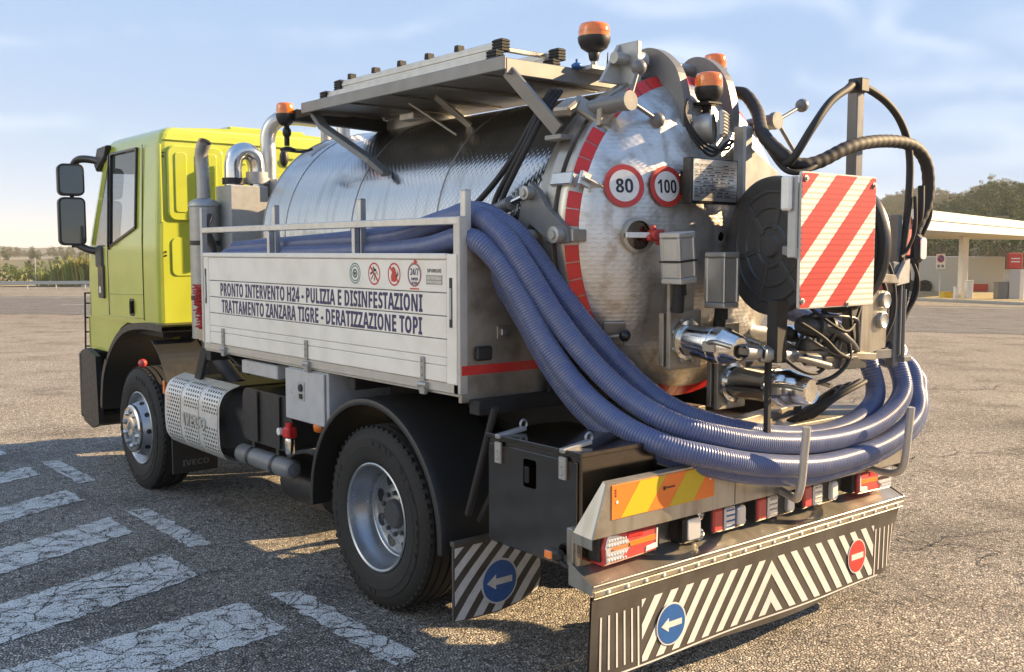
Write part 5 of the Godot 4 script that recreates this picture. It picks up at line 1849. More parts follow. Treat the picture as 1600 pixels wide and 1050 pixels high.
		var ends := [V(-0.365, 2.628, -0.35), V(-0.49, 2.87, -0.36)] if s < 0 else [V(0.836, 2.807, -0.35), V(0.766, 2.55, -0.35)]
		var h := M.new()
		for q in ends: h.rod(V(s * 0.58, 2.70, -0.335), q, 0.011, 8)
		part(wc, "clamp_handle", h, mm.greypaint)
		for i in (2 if s < 0 else 1):
			var kb := M.new()
			kb.ball(ends[i], V(0.038, 0.038, 0.038))
			part(wc, "ball_knob", kb, mm.greypaint)
		if s < 0:
			var wr := M.new()
			wr.tube(spl([V(-0.60, 2.53, -0.44), V(-0.50, 2.50, -0.39), V(-0.43, 2.50, -0.36), V(-0.37, 2.56, -0.36), V(-0.34, 2.62, -0.37)], 6), 0.008, 6)
			part(wc, "wire_loop", wr, mm.steel)
	# locking ram on the left flank of the tank
	var rm := M.new()
	rm.rod(V(-0.87, 2.10, -1.30), V(-0.88, 2.225, -0.86), 0.036, 16)
	var ram := part(t, "door_ram", rm, mm.greypaint)
	var rr := M.new()
	rr.rod(V(-0.88, 2.225, -0.86), V(-0.88, 2.262, -0.73), 0.017, 12)
	part(ram, "ram_rod", rr, mm.chrome)
	var pv := M.new()
	pv.prism(P2([-0.78, 2.25, -0.72, 2.32, -0.66, 2.28, -0.60, 2.20, -0.45, 2.09, -0.44, 2.03, -0.50, 2.02, -0.62, 2.06, -0.72, 2.12, -0.80, 2.02, -0.84, 2.04, -0.80, 2.16]), V(-0.875, 0, 0), V(0, 0, 1), V(0, 1, 0), -0.03, 0.004)
	part(ram, "ram_bracket", pv, mm.greypaint)
	for q in [[V(-0.905, 2.269, -0.713), 0.034], [V(-0.905, 2.063, -0.50), 0.040], [V(-0.895, 2.062, -0.70), 0.030]]:
		var pn := M.new()
		pn.lathe([Vector2(-0.03, q[1]), Vector2(0.014, q[1]), Vector2(0.016, q[1] * 0.55), Vector2(0.026, q[1] * 0.5), Vector2(0.026, 0)], q[0], V(-1, 0, 0), 20)
		part(ram, "pivot_pin", pn, mm.galv)
	# control cables down the flank
	for k in 3:
		var cb := M.new()
		var dx := 0.03 * k
		var pts := [V(-0.60 - dx, 2.80, -0.80), V(-0.72 - dx * 0.5, 2.66, -0.80 - dx * 0.6), V(-0.79, 2.52, -0.83 - dx), V(-0.825, 2.38, -0.90 - dx * 1.4), V(-0.85, 2.26, -0.96 - dx * 1.8), V(-0.87, 2.16, -0.97 - dx * 2)]
		if k == 2: pts = [V(-0.66, 2.80, -0.80), V(-0.75, 2.62, -0.86), V(-0.81, 2.46, -0.93), V(-0.84, 2.33, -1.05), V(-0.87, 2.22, -1.18), V(-0.90, 2.12, -1.32)]
		cb.tube(spl(pts, 7), 0.016, 8)
		part(t, "control_cable", cb, mm.rubber_hose)
	# beacons and the work lamp above the door
	beacon(t, V(-0.04, 2.80, -0.30), 0.072, 0.05)
	beacon(t, V(0.372, 2.985, -0.60), 0.065, 0.0)
	var bk := M.new()
	bk.bb(V(-0.09, 2.725, -0.36), V(0.02, 2.74, -0.26), 0.004)
	bk.bb(V(-0.045, 2.60, -0.34), V(-0.025, 2.73, -0.29), 0.003)
	bk.rod(V(0.372, 2.92, -0.60), V(0.372, 2.99, -0.60), 0.03)
	part(t, "beacon_bracket", bk, mm.frame)
	var wl := M.new()
	wl.lathe([Vector2(-0.10, 0.0), Vector2(-0.09, 0.05), Vector2(-0.05, 0.075), Vector2(0.0, 0.08), Vector2(0.01, 0.07)], V(-0.08, 2.60, -0.24), V(0.55, 0.05, 1), 24)
	var wlp := part(t, "work_lamp", wl, mm.galv)
	var wf := M.new()
	var wb := Basis(V(1, 0, -0.5).normalized(), V(0, 1, 0), V(0.5, 0, 1).normalized())
	wf.box(V(-0.045, 2.62, -0.20), V(0.115, 0.13, 0.03), 0.01, wb)
	part(wlp, "lamp_face", wf, mm.greylight)
	var wg := M.new()
	for k in 7: wg.box(V(-0.045, 2.57 + 0.0165 * k, -0.20) + wb.z * 0.018, V(0.10, 0.005, 0.006), 0.001, wb)
	part(wlp, "lamp_grille", wg, mm.steel)
	for k in 3:
		var wi := M.new()
		var e := 0.02 * k
		wi.tube(spl([V(-0.20, 2.74 - e, -0.30), V(-0.24, 2.66 - e, -0.28), V(-0.20, 2.56 - e, -0.24), V(-0.10, 2.50 - e, -0.22), V(0.02, 2.50 + e, -0.22), V(0.10 + e, 2.55, -0.26)], 6), 0.007, 6)
		part(t, "lamp_cable", wi, mm.rubber_hose)
	# white painted post and plates right of the data plate
	var wp := M.new()
	wp.prism(P2([0.16, 1.95, 0.42, 1.95, 0.40, 2.40, 0.16, 2.52]), V(0, 0, -0.30), V(1, 0, 0), V(0, 1, 0), 0.12, 0.006)
	wp.bb(V(0.08, 2.25, -0.24), V(0.15, 2.62, -0.16), 0.01)
	part(t, "door_housing", wp, mm.greylight)

func beacon(t: Node3D, at: Vector3, r: float, tilt: float) -> void:
	var ax := V(0, 1, 0)
	var b := M.new()
	b.lathe([Vector2(-0.065, 0.0), Vector2(-0.065, r * 0.45), Vector2(-0.045, r * 0.80), Vector2(-0.015, r * 0.97), Vector2(0.0, r), Vector2(0.012, r), Vector2(0.014, 0)], at, ax, 32, 0, TAU, 0.5)
	var o := part(t, "beacon", b, mm.black)
	var l := M.new()
	l.lathe([Vector2(0.012, r * 0.96), Vector2(0.03, r * 0.97), Vector2(0.065, r * 0.94), Vector2(0.080, r * 0.84), Vector2(0.086, r * 0.6), Vector2(0.088, 0)], at, ax, 32, 0, TAU, 0.6)
	part(o, "amber_lens", l, mm.amber)
	var g := M.new()
	g.lathe([Vector2(0.036, r * 0.985), Vector2(0.042, r * 0.985)], at, ax, 32)
	part(o, "lens_ring", g, mm.amber)

func build_top(t: Node3D) -> void:
	# walkway tray
	var p := M.new()
	p.bb(V(-0.86, 2.925, -3.05), V(0.16, 2.94, -0.93), 0.003)
	var tray := part(t, "walkway_tray", p, mm.tray, "aluminium walkway tray above the tank")
	for q in [[V(-0.872, 2.895, -3.06), V(-0.858, 2.965, -0.92)], [V(-0.858, 2.90, -3.065), V(0.16, 2.962, -3.052)], [V(-0.858, 2.875, -0.934), V(0.17, 2.955, -0.92)]]:
		var e := M.new()
		e.bb(q[0], q[1], 0.004)
		part(tray, "tray_edge", e, mm.tray)
	for z: float in [-2.6, -2.15, -1.7, -1.25]:
		var rb := M.new()
		rb.bb(V(-0.80, 2.912, z - 0.02), V(0.1, 2.924, z + 0.02), 0.003)
		part(tray, "cross_rib", rb, mm.tray)
	# bent struts down to the tank
	var s1 := M.new()
	var path := [V(-0.80, 2.895, -3.0), V(-0.795, 2.80, -2.90), V(-0.79, 2.62, -2.50), V(-0.78, 2.54, -2.33), V(-0.75, 2.46, -2.22)]
	for i in 4: s1.bar(path[i], path[i + 1] + (path[i + 1] - path[i]).normalized() * 0.01, 0.035, 0.07, V(1, 0, 0), 0.004)
	part(tray, "strut", s1, mm.greypaint)
	var s2 := M.new()
	s2.bar(V(-0.82, 2.90, -0.96), V(-0.72, 2.58, -0.68), 0.075, 0.02, V(1, 0, 0), 0.003)
	s2.bb(V(-0.78, 2.53, -0.72), V(-0.58, 2.555, -0.60), 0.003)
	part(tray, "strut", s2, mm.tray)
	var s3 := M.new()
	s3.bar(V(-0.60, 2.90, -1.9), V(-0.45, 2.72, -1.75), 0.02, 0.05, V(0, 0, 1))
	s3.rod(V(-0.72, 2.86, -2.0), V(-0.58, 2.66, -1.72), 0.007)
	s3.bb(V(-0.66, 2.78, -2.2), V(-0.58, 2.82, -2.05), 0.004)
	part(tray, "bracket", s3, mm.steel_dirty)
	# dark arm with the front beacon and hanging lamp
	var ar := M.new()
	ar.bar(V(-0.86, 2.90, -3.18), V(-0.20, 2.85, -3.02), 0.08, 0.075, Vector3.UP, 0.006)
	part(tray, "lamp_arm", ar, mm.frame)
	beacon(t, V(-0.905, 2.895, -3.22), 0.062, 0.0)
	var hl := M.new()
	hl.rod(V(-0.885, 2.84, -3.24), V(-0.875, 2.70, -3.26), 0.018)
	hl.lathe([Vector2(0, 0.0), Vector2(0.005, 0.05), Vector2(0.02, 0.055), Vector2(0.035, 0.02)], V(-0.87, 2.66, -3.26), V(0, 1, 0), 20)
	hl.ball(V(-0.882, 2.79, -3.245), V(0.03, 0.04, 0.03))
	hl.tube(spl([V(-0.87, 2.67, -3.26), V(-0.80, 2.66, -3.2), V(-0.74, 2.68, -3.15)], 5), 0.01, 6)
	part(t, "hanging_lamp", hl, mm.black)
	# tall beacon on a stem, aerial and valve wheel at the rear edge
	var st := M.new()
	st.bb(V(-0.36, 2.94, -0.98), V(-0.14, 2.965, -0.82), 0.004)
	st.rod(V(-0.268, 2.96, -0.90), V(-0.268, 3.03, -0.90), 0.016)
	part(tray, "beacon_foot", st, mm.galv)
	var st2 := M.new()
	st2.lathe([Vector2(3.00, 0.018), Vector2(3.01, 0.026), Vector2(3.045, 0.032), Vector2(3.065, 0.024), Vector2(3.10, 0.030)], V(-0.268, 0, -0.90), V(0, 1, 0), 16)
	part(tray, "beacon_stem", st2, mm.black)
	beacon(t, V(-0.268, 3.115, -0.90), 0.088, 0.0)
	var an := M.new()
	an.tube(PackedVector3Array([V(-0.17, 2.94, -0.90), V(-0.163, 3.06, -0.90)]), PackedFloat32Array([0.007, 0.003]), 6)
	part(tray, "aerial", an, mm.black)
	var bv := M.new()
	bv.ball(V(-0.385, 2.965, -0.91), V(0.030, 0.018, 0.030), 10, 6)
	bv.rod(V(-0.385, 2.95, -0.91), V(-0.385, 3.0, -0.91), 0.007)
	part(tray, "blue_wheel", bv, mm.blue)

func build_rear(t: Node3D) -> void:
	var X := 1.245
	# upper bar: a folded steel box with slanting ends
	var b := M.new()
	var zf := 0.116
	var zb := 0.0
	var TL := V(-1.165, 1.010, zf); var TR := V(1.165, 1.010, zf)
	var BL := V(-X, 0.785, zf); var BR := V(X, 0.785, zf)
	var TLb := V(-1.165, 1.020, zf - 0.02); var TRb := V(1.165, 1.020, zf - 0.02)
	var BLb := V(-X, 0.795, zb); var BRb := V(X, 0.795, zb)
	var c := 0.005
	b.quad_out(BL + V(c, 0, 0), BR - V(c, 0, 0), TR - V(c, 0, 0), TL + V(c, 0, 0), V(0, 0, 1))
	b.quad_out(TL, TR, TRb, TLb, V(0, 1, 0))
	b.quad_out(TLb, TRb, BRb, BLb, V(0, 0.5, -1))
	b.quad_out(TL + V(0, 0, -c), TLb, BLb, BL + V(0, 0, -c), V(-1, 0, 0))
	b.quad_out(TL + V(c, 0, 0), TL + V(0, 0, -c), BL + V(0, 0, -c), BL + V(c, 0, 0), V(-1, 0, 1))
	b.quad_out(TR + V(0, 0, -c), TRb, BRb, BR + V(0, 0, -c), V(1, 0, 0))
	b.quad_out(TR - V(c, 0, 0), TR + V(0, 0, -c), BR + V(0, 0, -c), BR - V(c, 0, 0), V(1, 0, 1))
	# turned-down skirt at the ends
	b.quad_out(BL, BLb, BLb - V(0, 0.045, 0), BL - V(0, 0.045, 0), V(-1, 0, 0))
	b.quad_out(BR, BRb, BRb - V(0, 0.045, 0), BR - V(0, 0.045, 0), V(1, 0, 0))
	b.quad_out(BL, BR, BRb, BLb, V(0, -1, 0))
	var bar := part(t, "rear_bumper", b, mm.steel, "brushed steel rear bumper with lamps and a striped rubber skirt")
	var sl := M.new()
	sl.bb(V(-0.306, 0.79, 0.1165), V(-0.302, 1.005, 0.118), 0.0)
	part(bar, "bar_joint", sl, mm.seam)
	# recessed lamp board and the sloping ledge
	var r := M.new()
	r.bb(V(-1.22, 0.60, -0.02), V(1.22, 0.80, -0.005), 0.002)
	r.quad_out(V(-1.235, 0.585, 0.115), V(1.235, 0.585, 0.115), V(1.235, 0.640, -0.005), V(-1.235, 0.640, -0.005), V(0, 1, 0))
	r.quad_out(V(-1.235, 0.578, 0.115), V(1.235, 0.578, 0.115), V(1.235, 0.633, -0.005), V(-1.235, 0.633, -0.005), V(0, -1, 0))
	for s: float in [-1.0, 1.0]:
		r.prism(P2([-0.03, 0.56, 0.115, 0.545, 0.115, 0.59, 0.0, 0.645, -0.03, 0.655]), V(s * 1.238, 0, 0), V(0, 0, 1), V(0, 1, 0), -0.006 * s, 0.001)
		r.bb(V(s * 1.20 - 0.03, 0.62, -0.06), V(s * 1.20 + 0.03, 0.80, -0.02), 0.004)
	part(bar, "lamp_ledge", r, mm.steel)
	var lip := M.new()
	lip.rod(V(-1.24, 0.583, 0.117), V(1.24, 0.583, 0.117), 0.006, 8)
	lip.bb(V(-1.24, 0.562, 0.108), V(1.24, 0.578, 0.116), 0.002)
	part(bar, "ledge_lip", lip, mm.steel)
	var ss := M.new()
	ss.bb(V(-1.235, 0.534, 0.112), V(1.235, 0.560, 0.120), 0.003)
	ss.bb(V(-1.235, 0.524, 0.112), V(1.235, 0.531, 0.119), 0.003)
	var strip := part(bar, "clamping_strip", ss, mm.steel_dirty)
	for k in 21:
		var bo := M.new()
		bo.lathe([Vector2(0, 0.010), Vector2(0.006, 0.008), Vector2(0.008, 0)], V(-1.15 + 0.1155 * k, 0.548, 0.120), V(0, 0, 1), 10)
		part(strip, "bolt", bo, mm.white)
	# rubber skirt, gently waved, bent forward at the ends
	var sz := func(x: float, y: float) -> float:
		var e: float = maxf(0.0, absf(x) - 1.06)
		var low: float = (0.53 - y) / 0.38
		return 0.112 + 0.008 * sin(x * 5.0) * low - e * e * 4.0 * low * (1.0 if x > 0 else 0.15)
	var f := M.new()
	f.grid(func(u, w):
		var x := lerpf(-1.24, 1.20, u)
		var y := lerpf(0.535, 0.150 + (0.015 * sin(u * 9.0)) + maxf(0.0, x - 1.0) * 0.18, w)
		return V(x, y, sz.call(x, y)), 60, 8)
	f.grid(func(u, w):
		var x := lerpf(-1.24, 1.20, u)
		var y := lerpf(0.535, 0.150 + (0.015 * sin(u * 9.0)) + maxf(0.0, x - 1.0) * 0.18, w)
		return V(x, y, sz.call(x, y) - 0.012), 60, 8, 1, 1, true)
	for i in 60:
		var q := []
		for uu in [i / 60.0, (i + 1) / 60.0]:
			var x: float = lerpf(-1.24, 1.20, uu)
			var y: float = 0.150 + (0.015 * sin(uu * 9.0)) + maxf(0.0, x - 1.0) * 0.18
			q.append(V(x, y, sz.call(x, y)))
		f.quad_out(q[0], q[1], q[1] - V(0, 0, 0.012), q[0] - V(0, 0, 0.012), V(0, -1, 0))
	var fl := part(t, "rubber_skirt", f, mm.flap, "long black rubber skirt with a white chevron pattern and two round signs")
	var put := func(poly: PackedVector2Array, called: String) -> void:
		# lay a flat outline on the waved sheet, split into narrow columns
		var m := M.new()
		var x0 := 9.0; var x1 := -9.0
		for p in poly: x0 = minf(x0, p.x); x1 = maxf(x1, p.x)
		var k := maxi(1, int(ceil((x1 - x0) / 0.04)))
		for i in k:
			var a := lerpf(x0, x1, float(i) / k); var e := lerpf(x0, x1, float(i + 1) / k)
			for cut in Geometry2D.intersect_polygons(poly, PackedVector2Array([Vector2(a, 0), Vector2(e, 0), Vector2(e, 1), Vector2(a, 1)])):
				var tr := Geometry2D.triangulate_polygon(cut)
				for j in range(0, tr.size(), 3):
					var w := []
					for h in 3:
						var g: Vector2 = cut[tr[j + h]]
						w.append(V(g.x, g.y, sz.call(g.x, g.y) + 0.002))
					m.tri_out(w[0], w[1], w[2], V(0, 0, 1))
		if m.v.size() > 0: part(fl, called, m, mm.flapwhite)
	for s: float in [-1.0, 1.0]:
		var lim := P2([0.0, 0.185, 0.94, 0.185, 0.94, 0.465, 0.0, 0.465])
		for k in range(-2, 10):
			var xb := -0.06 + 0.108 * k
			var poly := P2([xb + 0.0, 0.465, xb + 0.052, 0.465, xb + 0.052 + 0.21, 0.185, xb + 0.21, 0.185])
			for cut in Geometry2D.intersect_polygons(poly, lim):
				var q := PackedVector2Array()
				for p in cut: q.append(Vector2(p.x * s, p.y))
				put.call(q, "white_bar")
		var ks := [0.962, 1.002, 1.048, 1.094, 1.14, 1.186]
		for x in ks:
			if s > 0 and x > 1.15: continue
			put.call(P2([(x - 0.005) * s, 0.20 if x > 0.97 else 0.17, (x + 0.005) * s, 0.20 if x > 0.97 else 0.17, (x + 0.005) * s, 0.44, (x - 0.005) * s, 0.44]), "white_line")
	for q in [[-1.2, 0.10], [0.10, 1.0]]:
		put.call(P2([q[0], 0.166, q[1], 0.166, q[1], 0.174, q[0], 0.174]), "white_line")
	arrow_sign(fl, V(-0.75, 0.312, sz.call(-0.75, 0.312) + 0.006), V(1, 0, 0), V(0, 1, 0), 0.098)
	var ne := M.new()
	ne.prism(disc(0, 0, 0.086, 0.095, 36), V(0.768, 0.325, sz.call(0.768, 0.325) + 0.006), V(1, 0, 0), V(0, 1, 0), 0.0015, 0.0)
	var nep := part(fl, "no_entry_sign", ne, mm.flapwhite, "round red no-entry sign on the rubber skirt")
	var ne2 := M.new()
	ne2.prism(disc(0, 0, 0.079, 0.088, 36), V(0.768, 0.325, sz.call(0.768, 0.325) + 0.008), V(1, 0, 0), V(0, 1, 0), 0.001, 0.0)
	part(nep, "sign_face", ne2, mm.signred)
	var ne3 := M.new()
	ne3.prism(P2([-0.058, -0.016, 0.058, -0.016, 0.058, 0.016, -0.058, 0.016]), V(0.768, 0.325, sz.call(0.768, 0.325) + 0.0095), V(1, 0, 0), V(0, 1, 0), 0.001, 0.0)
	part(nep, "sign_bar", ne3, mm.flapwhite)
	# orange and yellow marking plates
	for s: float in [-1.0, 1.0]:
		var x0 := -1.135 if s < 0 else 0.47
		var x1 := -0.462 if s < 0 else 1.135
		var pm := M.new()
		pm.bb(V(x0, 0.852, zf + 0.0005), V(x1, 1.0, zf + 0.004), 0.001)
		var pp := part(bar, "marking_plate", pm, mm.orange, "orange and yellow striped marking plate")
		var lim := P2([x0 + 0.002, 0.854, x1 - 0.002, 0.854, x1 - 0.002, 0.998, x0 + 0.002, 0.998])
		for k in 3:
			var xb := x0 + 0.05 + 0.305 * k
			if s > 0: xb = x0 + 0.13 + 0.305 * k
			for cut in Geometry2D.intersect_polygons(P2([xb, 0.85, xb + 0.165, 0.85, xb + 0.165 + 0.125 * -s, 1.002, xb + 0.125 * -s, 1.002]), lim):
				var ym := M.new()
				ym.sheet(cut, V(0, 0, zf + 0.0048), V(1, 0, 0), V(0, 1, 0))
				part(pp, "yellow_stripe", ym, mm.yellow)
		var mk := M.new()
		for i in 5: mk.bb(V(x0 + 0.34 + 0.012 * i, 0.938, zf + 0.0052), V(x0 + 0.348 + 0.012 * i, 0.946, zf + 0.0058), 0.0)
		mk.bb(V(x0 + 0.32, 0.933, zf + 0.0052), V(x0 + 0.335, 0.950, zf + 0.0058), 0.0)
		for k in 3: mk.bb(V(x0 + 0.018, 0.95 + 0.012 * k, zf + 0.0052), V(x0 + 0.026, 0.958 + 0.012 * k, zf + 0.0058), 0.0)
		part(pp, "plate_mark", mk, mm.ink)
		for q in [[x0 + 0.03, 0.925], [x1 - 0.03, 0.94]]:
			var rv := M.new()
			rv.lathe([Vector2(0, 0.008), Vector2(0.002, 0.007), Vector2(0.003, 0)], V(q[0], q[1], zf + 0.0045), V(0, 0, 1), 10)
			part(pp, "rivet", rv, mm.white)
	# tail lamps: clear lens wedge at the outer end, red and amber bands
	for s: float in [-1.0, 1.0]:
		var q := func(a: Array) -> PackedVector2Array:
			var p := PackedVector2Array()
			for i in range(0, a.size(), 2): p.append(Vector2((a[i] - 0.03) * s, a[i + 1]))
			return p
		var hm := M.new()
		hm.prism(q.call([1.172, 0.645, 1.180, 0.72, 1.165, 0.785, 0.85, 0.768, 0.838, 0.73, 0.845, 0.655]), V(0, 0, 0.0), V(1, 0, 0), V(0, 1, 0), 0.090, 0.010)
		var tl := part(bar, "tail_lamp", hm, mm.redlens, "clustered tail lamp at the left end of the bumper" if s < 0 else "clustered tail lamp at the right end of the bumper")
		var bk := M.new()
		bk.bb(V(s * 0.97 - 0.17, 0.655, -0.005), V(s * 0.97 + 0.17, 0.775, 0.0), 0.002)
		bk.bb(V(s * 0.97 - 0.19, 0.66, -0.004), V(s * 0.97 + 0.195, 0.78, 0.070), 0.006)
		part(tl, "lamp_housing", bk, mm.black)
		for z in [[[1.165, 0.655, 1.172, 0.72, 1.158, 0.775, 1.10, 0.772, 1.06, 0.755, 1.03, 0.735, 1.02, 0.712, 1.04, 0.690, 1.08, 0.668], mm.clearlens, "reversing_lens"], [[1.145, 0.704, 0.86, 0.708, 0.862, 0.735, 1.145, 0.724], mm.amber, "indicator_lens"], [[1.04, 0.748, 0.94, 0.744, 0.945, 0.765, 1.03, 0.772], mm.red, "brake_lens"], [[0.925, 0.665, 0.848, 0.672, 0.846, 0.76, 0.856, 0.76, 0.858, 0.695, 0.92, 0.688], mm.white, "clear_edge"]]:
			var lm := M.new()
			lm.prism(q.call(z[0]), V(0, 0, 0.0895), V(1, 0, 0), V(0, 1, 0), 0.0045, 0.0015)
			part(tl, z[2], lm, z[1])
		var dots := M.new()
		for i in 7:
			for j in 5:
				var x := 1.125 - 0.017 * i
				var y := 0.668 + 0.021 * j
				if x < 1.02 and absf(y - 0.714) > 0.03: continue
				if absf(y - 0.714) < 0.014: continue
				dots.lathe([Vector2(0, 0.007), Vector2(0.003, 0.006), Vector2(0.005, 0)], V(s * x, y, 0.094), V(0, 0, 1), 8)
		part(tl, "lens_bead", dots, mm.clearlens)
	# work lamp and its two round sockets
	var wk := M.new()
	wk.box(V(-0.59, 0.712, 0.05), V(0.115, 0.125, 0.10), 0.012)
	wk.bb(V(-0.63, 0.64, 0.0), V(-0.55, 0.66, 0.06), 0.003)
	var wkp := part(bar, "work_lamp", wk, mm.blackgloss)
	var wl := M.new()
	wl.prism(rrect(-0.045, -0.05, 0.045, 0.05, 0.012), V(-0.582, 0.714, 0.1005), V(1, 0, 0), V(0, 1, 0), 0.006, 0.003)
	part(wkp, "lamp_glass", wl, mm.clearlens)
	for y: float in [0.662, 0.758]:
		var so := M.new()
		so.lathe([Vector2(-0.01, 0.028), Vector2(0.065, 0.028), Vector2(0.068, 0.020), Vector2(0.053, 0.018), Vector2(0.053, 0)], V(-0.492, y, 0.0), V(0, 0, 1), 20)
		part(bar, "round_socket", so, mm.chrome)
	# three clusters of square lamps in dark housings
	for k in 3:
		var x: float = [-0.30, 0.07, 0.46][k]
		var w: float = [0.115, 0.145, 0.145][k]
		var hs := M.new()
		hs.bb(V(x - w, 0.648, -0.004), V(x + w, 0.772, 0.070), 0.008)
		var cl := part(bar, "lamp_cluster", hs, mm.black)
		var l1 := M.new()
		l1.bb(V(x - w + 0.004, 0.655, 0.05), V(x - w + 0.075, 0.765, 0.080), 0.008)
		part(cl, "red_lens", l1, mm.redlens)
		var l2 := M.new()
		l2.bb(V(x - w + 0.085, 0.655, 0.05), V(x - w + 0.165, 0.765, 0.083), 0.008)
		var l2p := part(cl, "clear_lens", l2, mm.clearlens)
		var rb := M.new()
		for i in 4: rb.bb(V(x - w + 0.092, 0.668 + 0.026 * i, 0.0832), V(x - w + 0.158, 0.676 + 0.026 * i, 0.0855), 0.001)
		part(cl, "lens_rib", rb, mm.rim if k else mm.blue)
		var l3 := M.new()
		l3.prism(rrect(-0.028, -0.05, 0.028, 0.05, 0.018), V(x + w - 0.028, 0.712, 0.065), V(1, 0, 0), V(0, 1, 0), 0.030, 0.006)
		part(cl, "oval_lens", l3, mm.clearlens if k < 2 else mm.white)
	# two bent hooks that hold the hoses on the bumper
	for q: float in [-0.105, 0.83]:
		var hk := M.new()
		var x: float = q
		hk.tube(spl([V(x + (0.17 if x < 0 else 0.05), 0.795, 0.112), V(x + (0.13 if x < 0 else 0.045), 0.790, 0.20), V(x + (0.07 if x < 0 else 0.03), 0.80, 0.27), V(x + 0.018, 0.835, 0.318), V(x + 0.012, 0.90, 0.338), V(x + 0.006, 1.02, 0.352), V(x, 1.17, 0.368)], 8), 0.020, 14)
		part(bar, "hose_hook", hk, mm.alu)

func build_reel(t: Node3D) -> void:
	# a swinging jetting-hose reel, turned a little out of square
	var bs := Basis(V(0, 1, 0), -0.25)     # its axis along bs.x
	var c := V(-0.015, 2.01, 0.10)
	var A := bs.x
	var d1 := M.new()
	d1.lathe([Vector2(-0.02, 0.0), Vector2(-0.02, 0.29), Vector2(-0.035, 0.315), Vector2(-0.03, 0.333), Vector2(-0.01, 0.338), Vector2(0.012, 0.333), Vector2(0.012, 0.05)], c, A, 56, 0, TAU, 0.6)
	var reel := part(t, "hose_reel", d1, mm.reeldark, "dark hose reel with two round flanges on a post")
	var d2 := M.new()
	d2.lathe([Vector2(0.38, 0.05), Vector2(0.38, 0.333), Vector2(0.40, 0.338), Vector2(0.42, 0.333), Vector2(0.425, 0.315), Vector2(0.41, 0.29), Vector2(0.41, 0.0)], c, A, 56, 0, TAU, 0.6)
	part(reel, "flange", d2, mm.reeldark)
	var dr := M.new()
	dr.rod(c, c + A * 0.39, 0.12, 24)
	part(reel, "drum", dr, mm.frame)
	var wp := M.new()   # hose wound on the drum
	for k in 14:
		for lay: float in [0.20, 0.23, 0.26, 0.285]:
			wp.lathe([Vector2(0.022 + 0.0255 * k, lay - 0.004), Vector2(0.028 + 0.0255 * k, lay + 0.009), Vector2(0.036 + 0.0255 * k, lay + 0.012), Vector2(0.044 + 0.0255 * k, lay - 0.004)], c, A, 40)
	var wh := part(reel, "wound_hose", wp, mm.rubber_hose)
	var hb := M.new()
	hb.lathe([Vector2(-0.035, 0), Vector2(-0.035, 0.05), Vector2(-0.02, 0.06)], c, A, 20)
	part(reel, "hub", hb, mm.reeldark)
	for r in [0.10, 0.19, 0.265]:
		var rg := M.new()
		rg.lathe([Vector2(-0.020, r - 0.012), Vector2(-0.028, r - 0.005), Vector2(-0.028, r + 0.005), Vector2(-0.020, r + 0.012)], c, A, 48)
		part(reel, "pressed_ring", rg, mm.reeldark)
	for k in 6:
		var sp0 := M.new()
		var dd := (bs.y * cos(TAU * k / 6 + 0.3) + bs.z * sin(TAU * k / 6 + 0.3))
		sp0.bar(c - A * 0.021 + dd * 0.08, c - A * 0.021 + dd * 0.29, 0.03, 0.012, A, 0.004)
		part(reel, "spoke", sp0, mm.reeldark)
	# post below, thin stay and the cluster of valves on the cross bar
	var ps := M.new()
	ps.bb(V(-0.235, 1.47, 0.225), V(-0.155, 1.76, 0.285), 0.004)
	ps.bar(V(-0.02, 1.50, 0.22), V(-0.19, 1.56, 0.25), 0.05, 0.05)
	part(t, "reel_post", ps, mm.frame)
	var ry := M.new()
	ry.bb(V(-0.212, 1.05, 0.20), V(-0.184, 1.47, 0.225), 0.003)
	part(t, "reel_stay", ry, mm.frame)
	var cb := M.new()
	cb.bar(V(-0.36, 1.525, 0.20), V(0.52, 1.455, 0.33), 0.03, 0.035, Vector3.UP)
	cb.bar(V(-0.30, 1.49, 0.24), V(0.15, 1.455, 0.30), 0.02, 0.02, Vector3.UP)
	cb.rod(V(-0.10, 1.49, 0.30), V(0.08, 1.44, 0.36), 0.018)
	var cbp := part(t, "cross_bar", cb, mm.steel_dirty)
	for q in [[V(-0.33, 1.52, 0.215), 0.030], [V(-0.24, 1.51, 0.235), 0.036], [V(-0.10, 1.495, 0.25), 0.032], [V(0.02, 1.47, 0.30), 0.028]]:
		var bb := M.new()
		bb.lathe([Vector2(-0.045, q[1]), Vector2(-0.04, q[1] * 1.15), Vector2(0.04, q[1] * 1.15), Vector2(0.045, q[1]), Vector2(0.045, 0)], q[0], V(0.97, -0.06, 0.14), 6)
		part(cbp, "fitting", bb, mm.galv)
	var lv := M.new()
	lv.tube(spl([V(-0.05, 1.50, 0.24), V(0.0, 1.60, 0.27), V(0.05, 1.68, 0.28)], 5), 0.009, 6)
	lv.ball(V(-0.06, 1.60, 0.22), V(0.03, 0.03, 0.03))
	lv.box(V(-0.02, 1.585, 0.20), V(0.08, 0.05, 0.05), 0.006)
	part(cbp, "fitting_lever", lv, mm.frame)
	# red and white striped board
	var z := 0.55
	var x0 := -0.457; var x1 := 0.125; var y0 := 1.738; var y1 := 2.322
	var sb := M.new()
	sb.prism(rrect(x0, y0, x1, y1, 0.012, 3), V(0, 0, z - 0.012), V(1, 0, 0), V(0, 1, 0), 0.012, 0.003)
	var sp := part(t, "striped_board", sb, mm.retro_white, "square board with slanting red and white stripes behind the reel")
	var lim := rrect(x0 + 0.006, y0 + 0.006, x1 - 0.006, y1 - 0.006, 0.008, 3)
	var wd := (x1 - x0)
	var H := y1 - y0
	var slope := 0.9
	var edges := [[0.795, 1.05], [0.34, 0.59], [-0.10, 0.155], [-0.52, -0.28]]
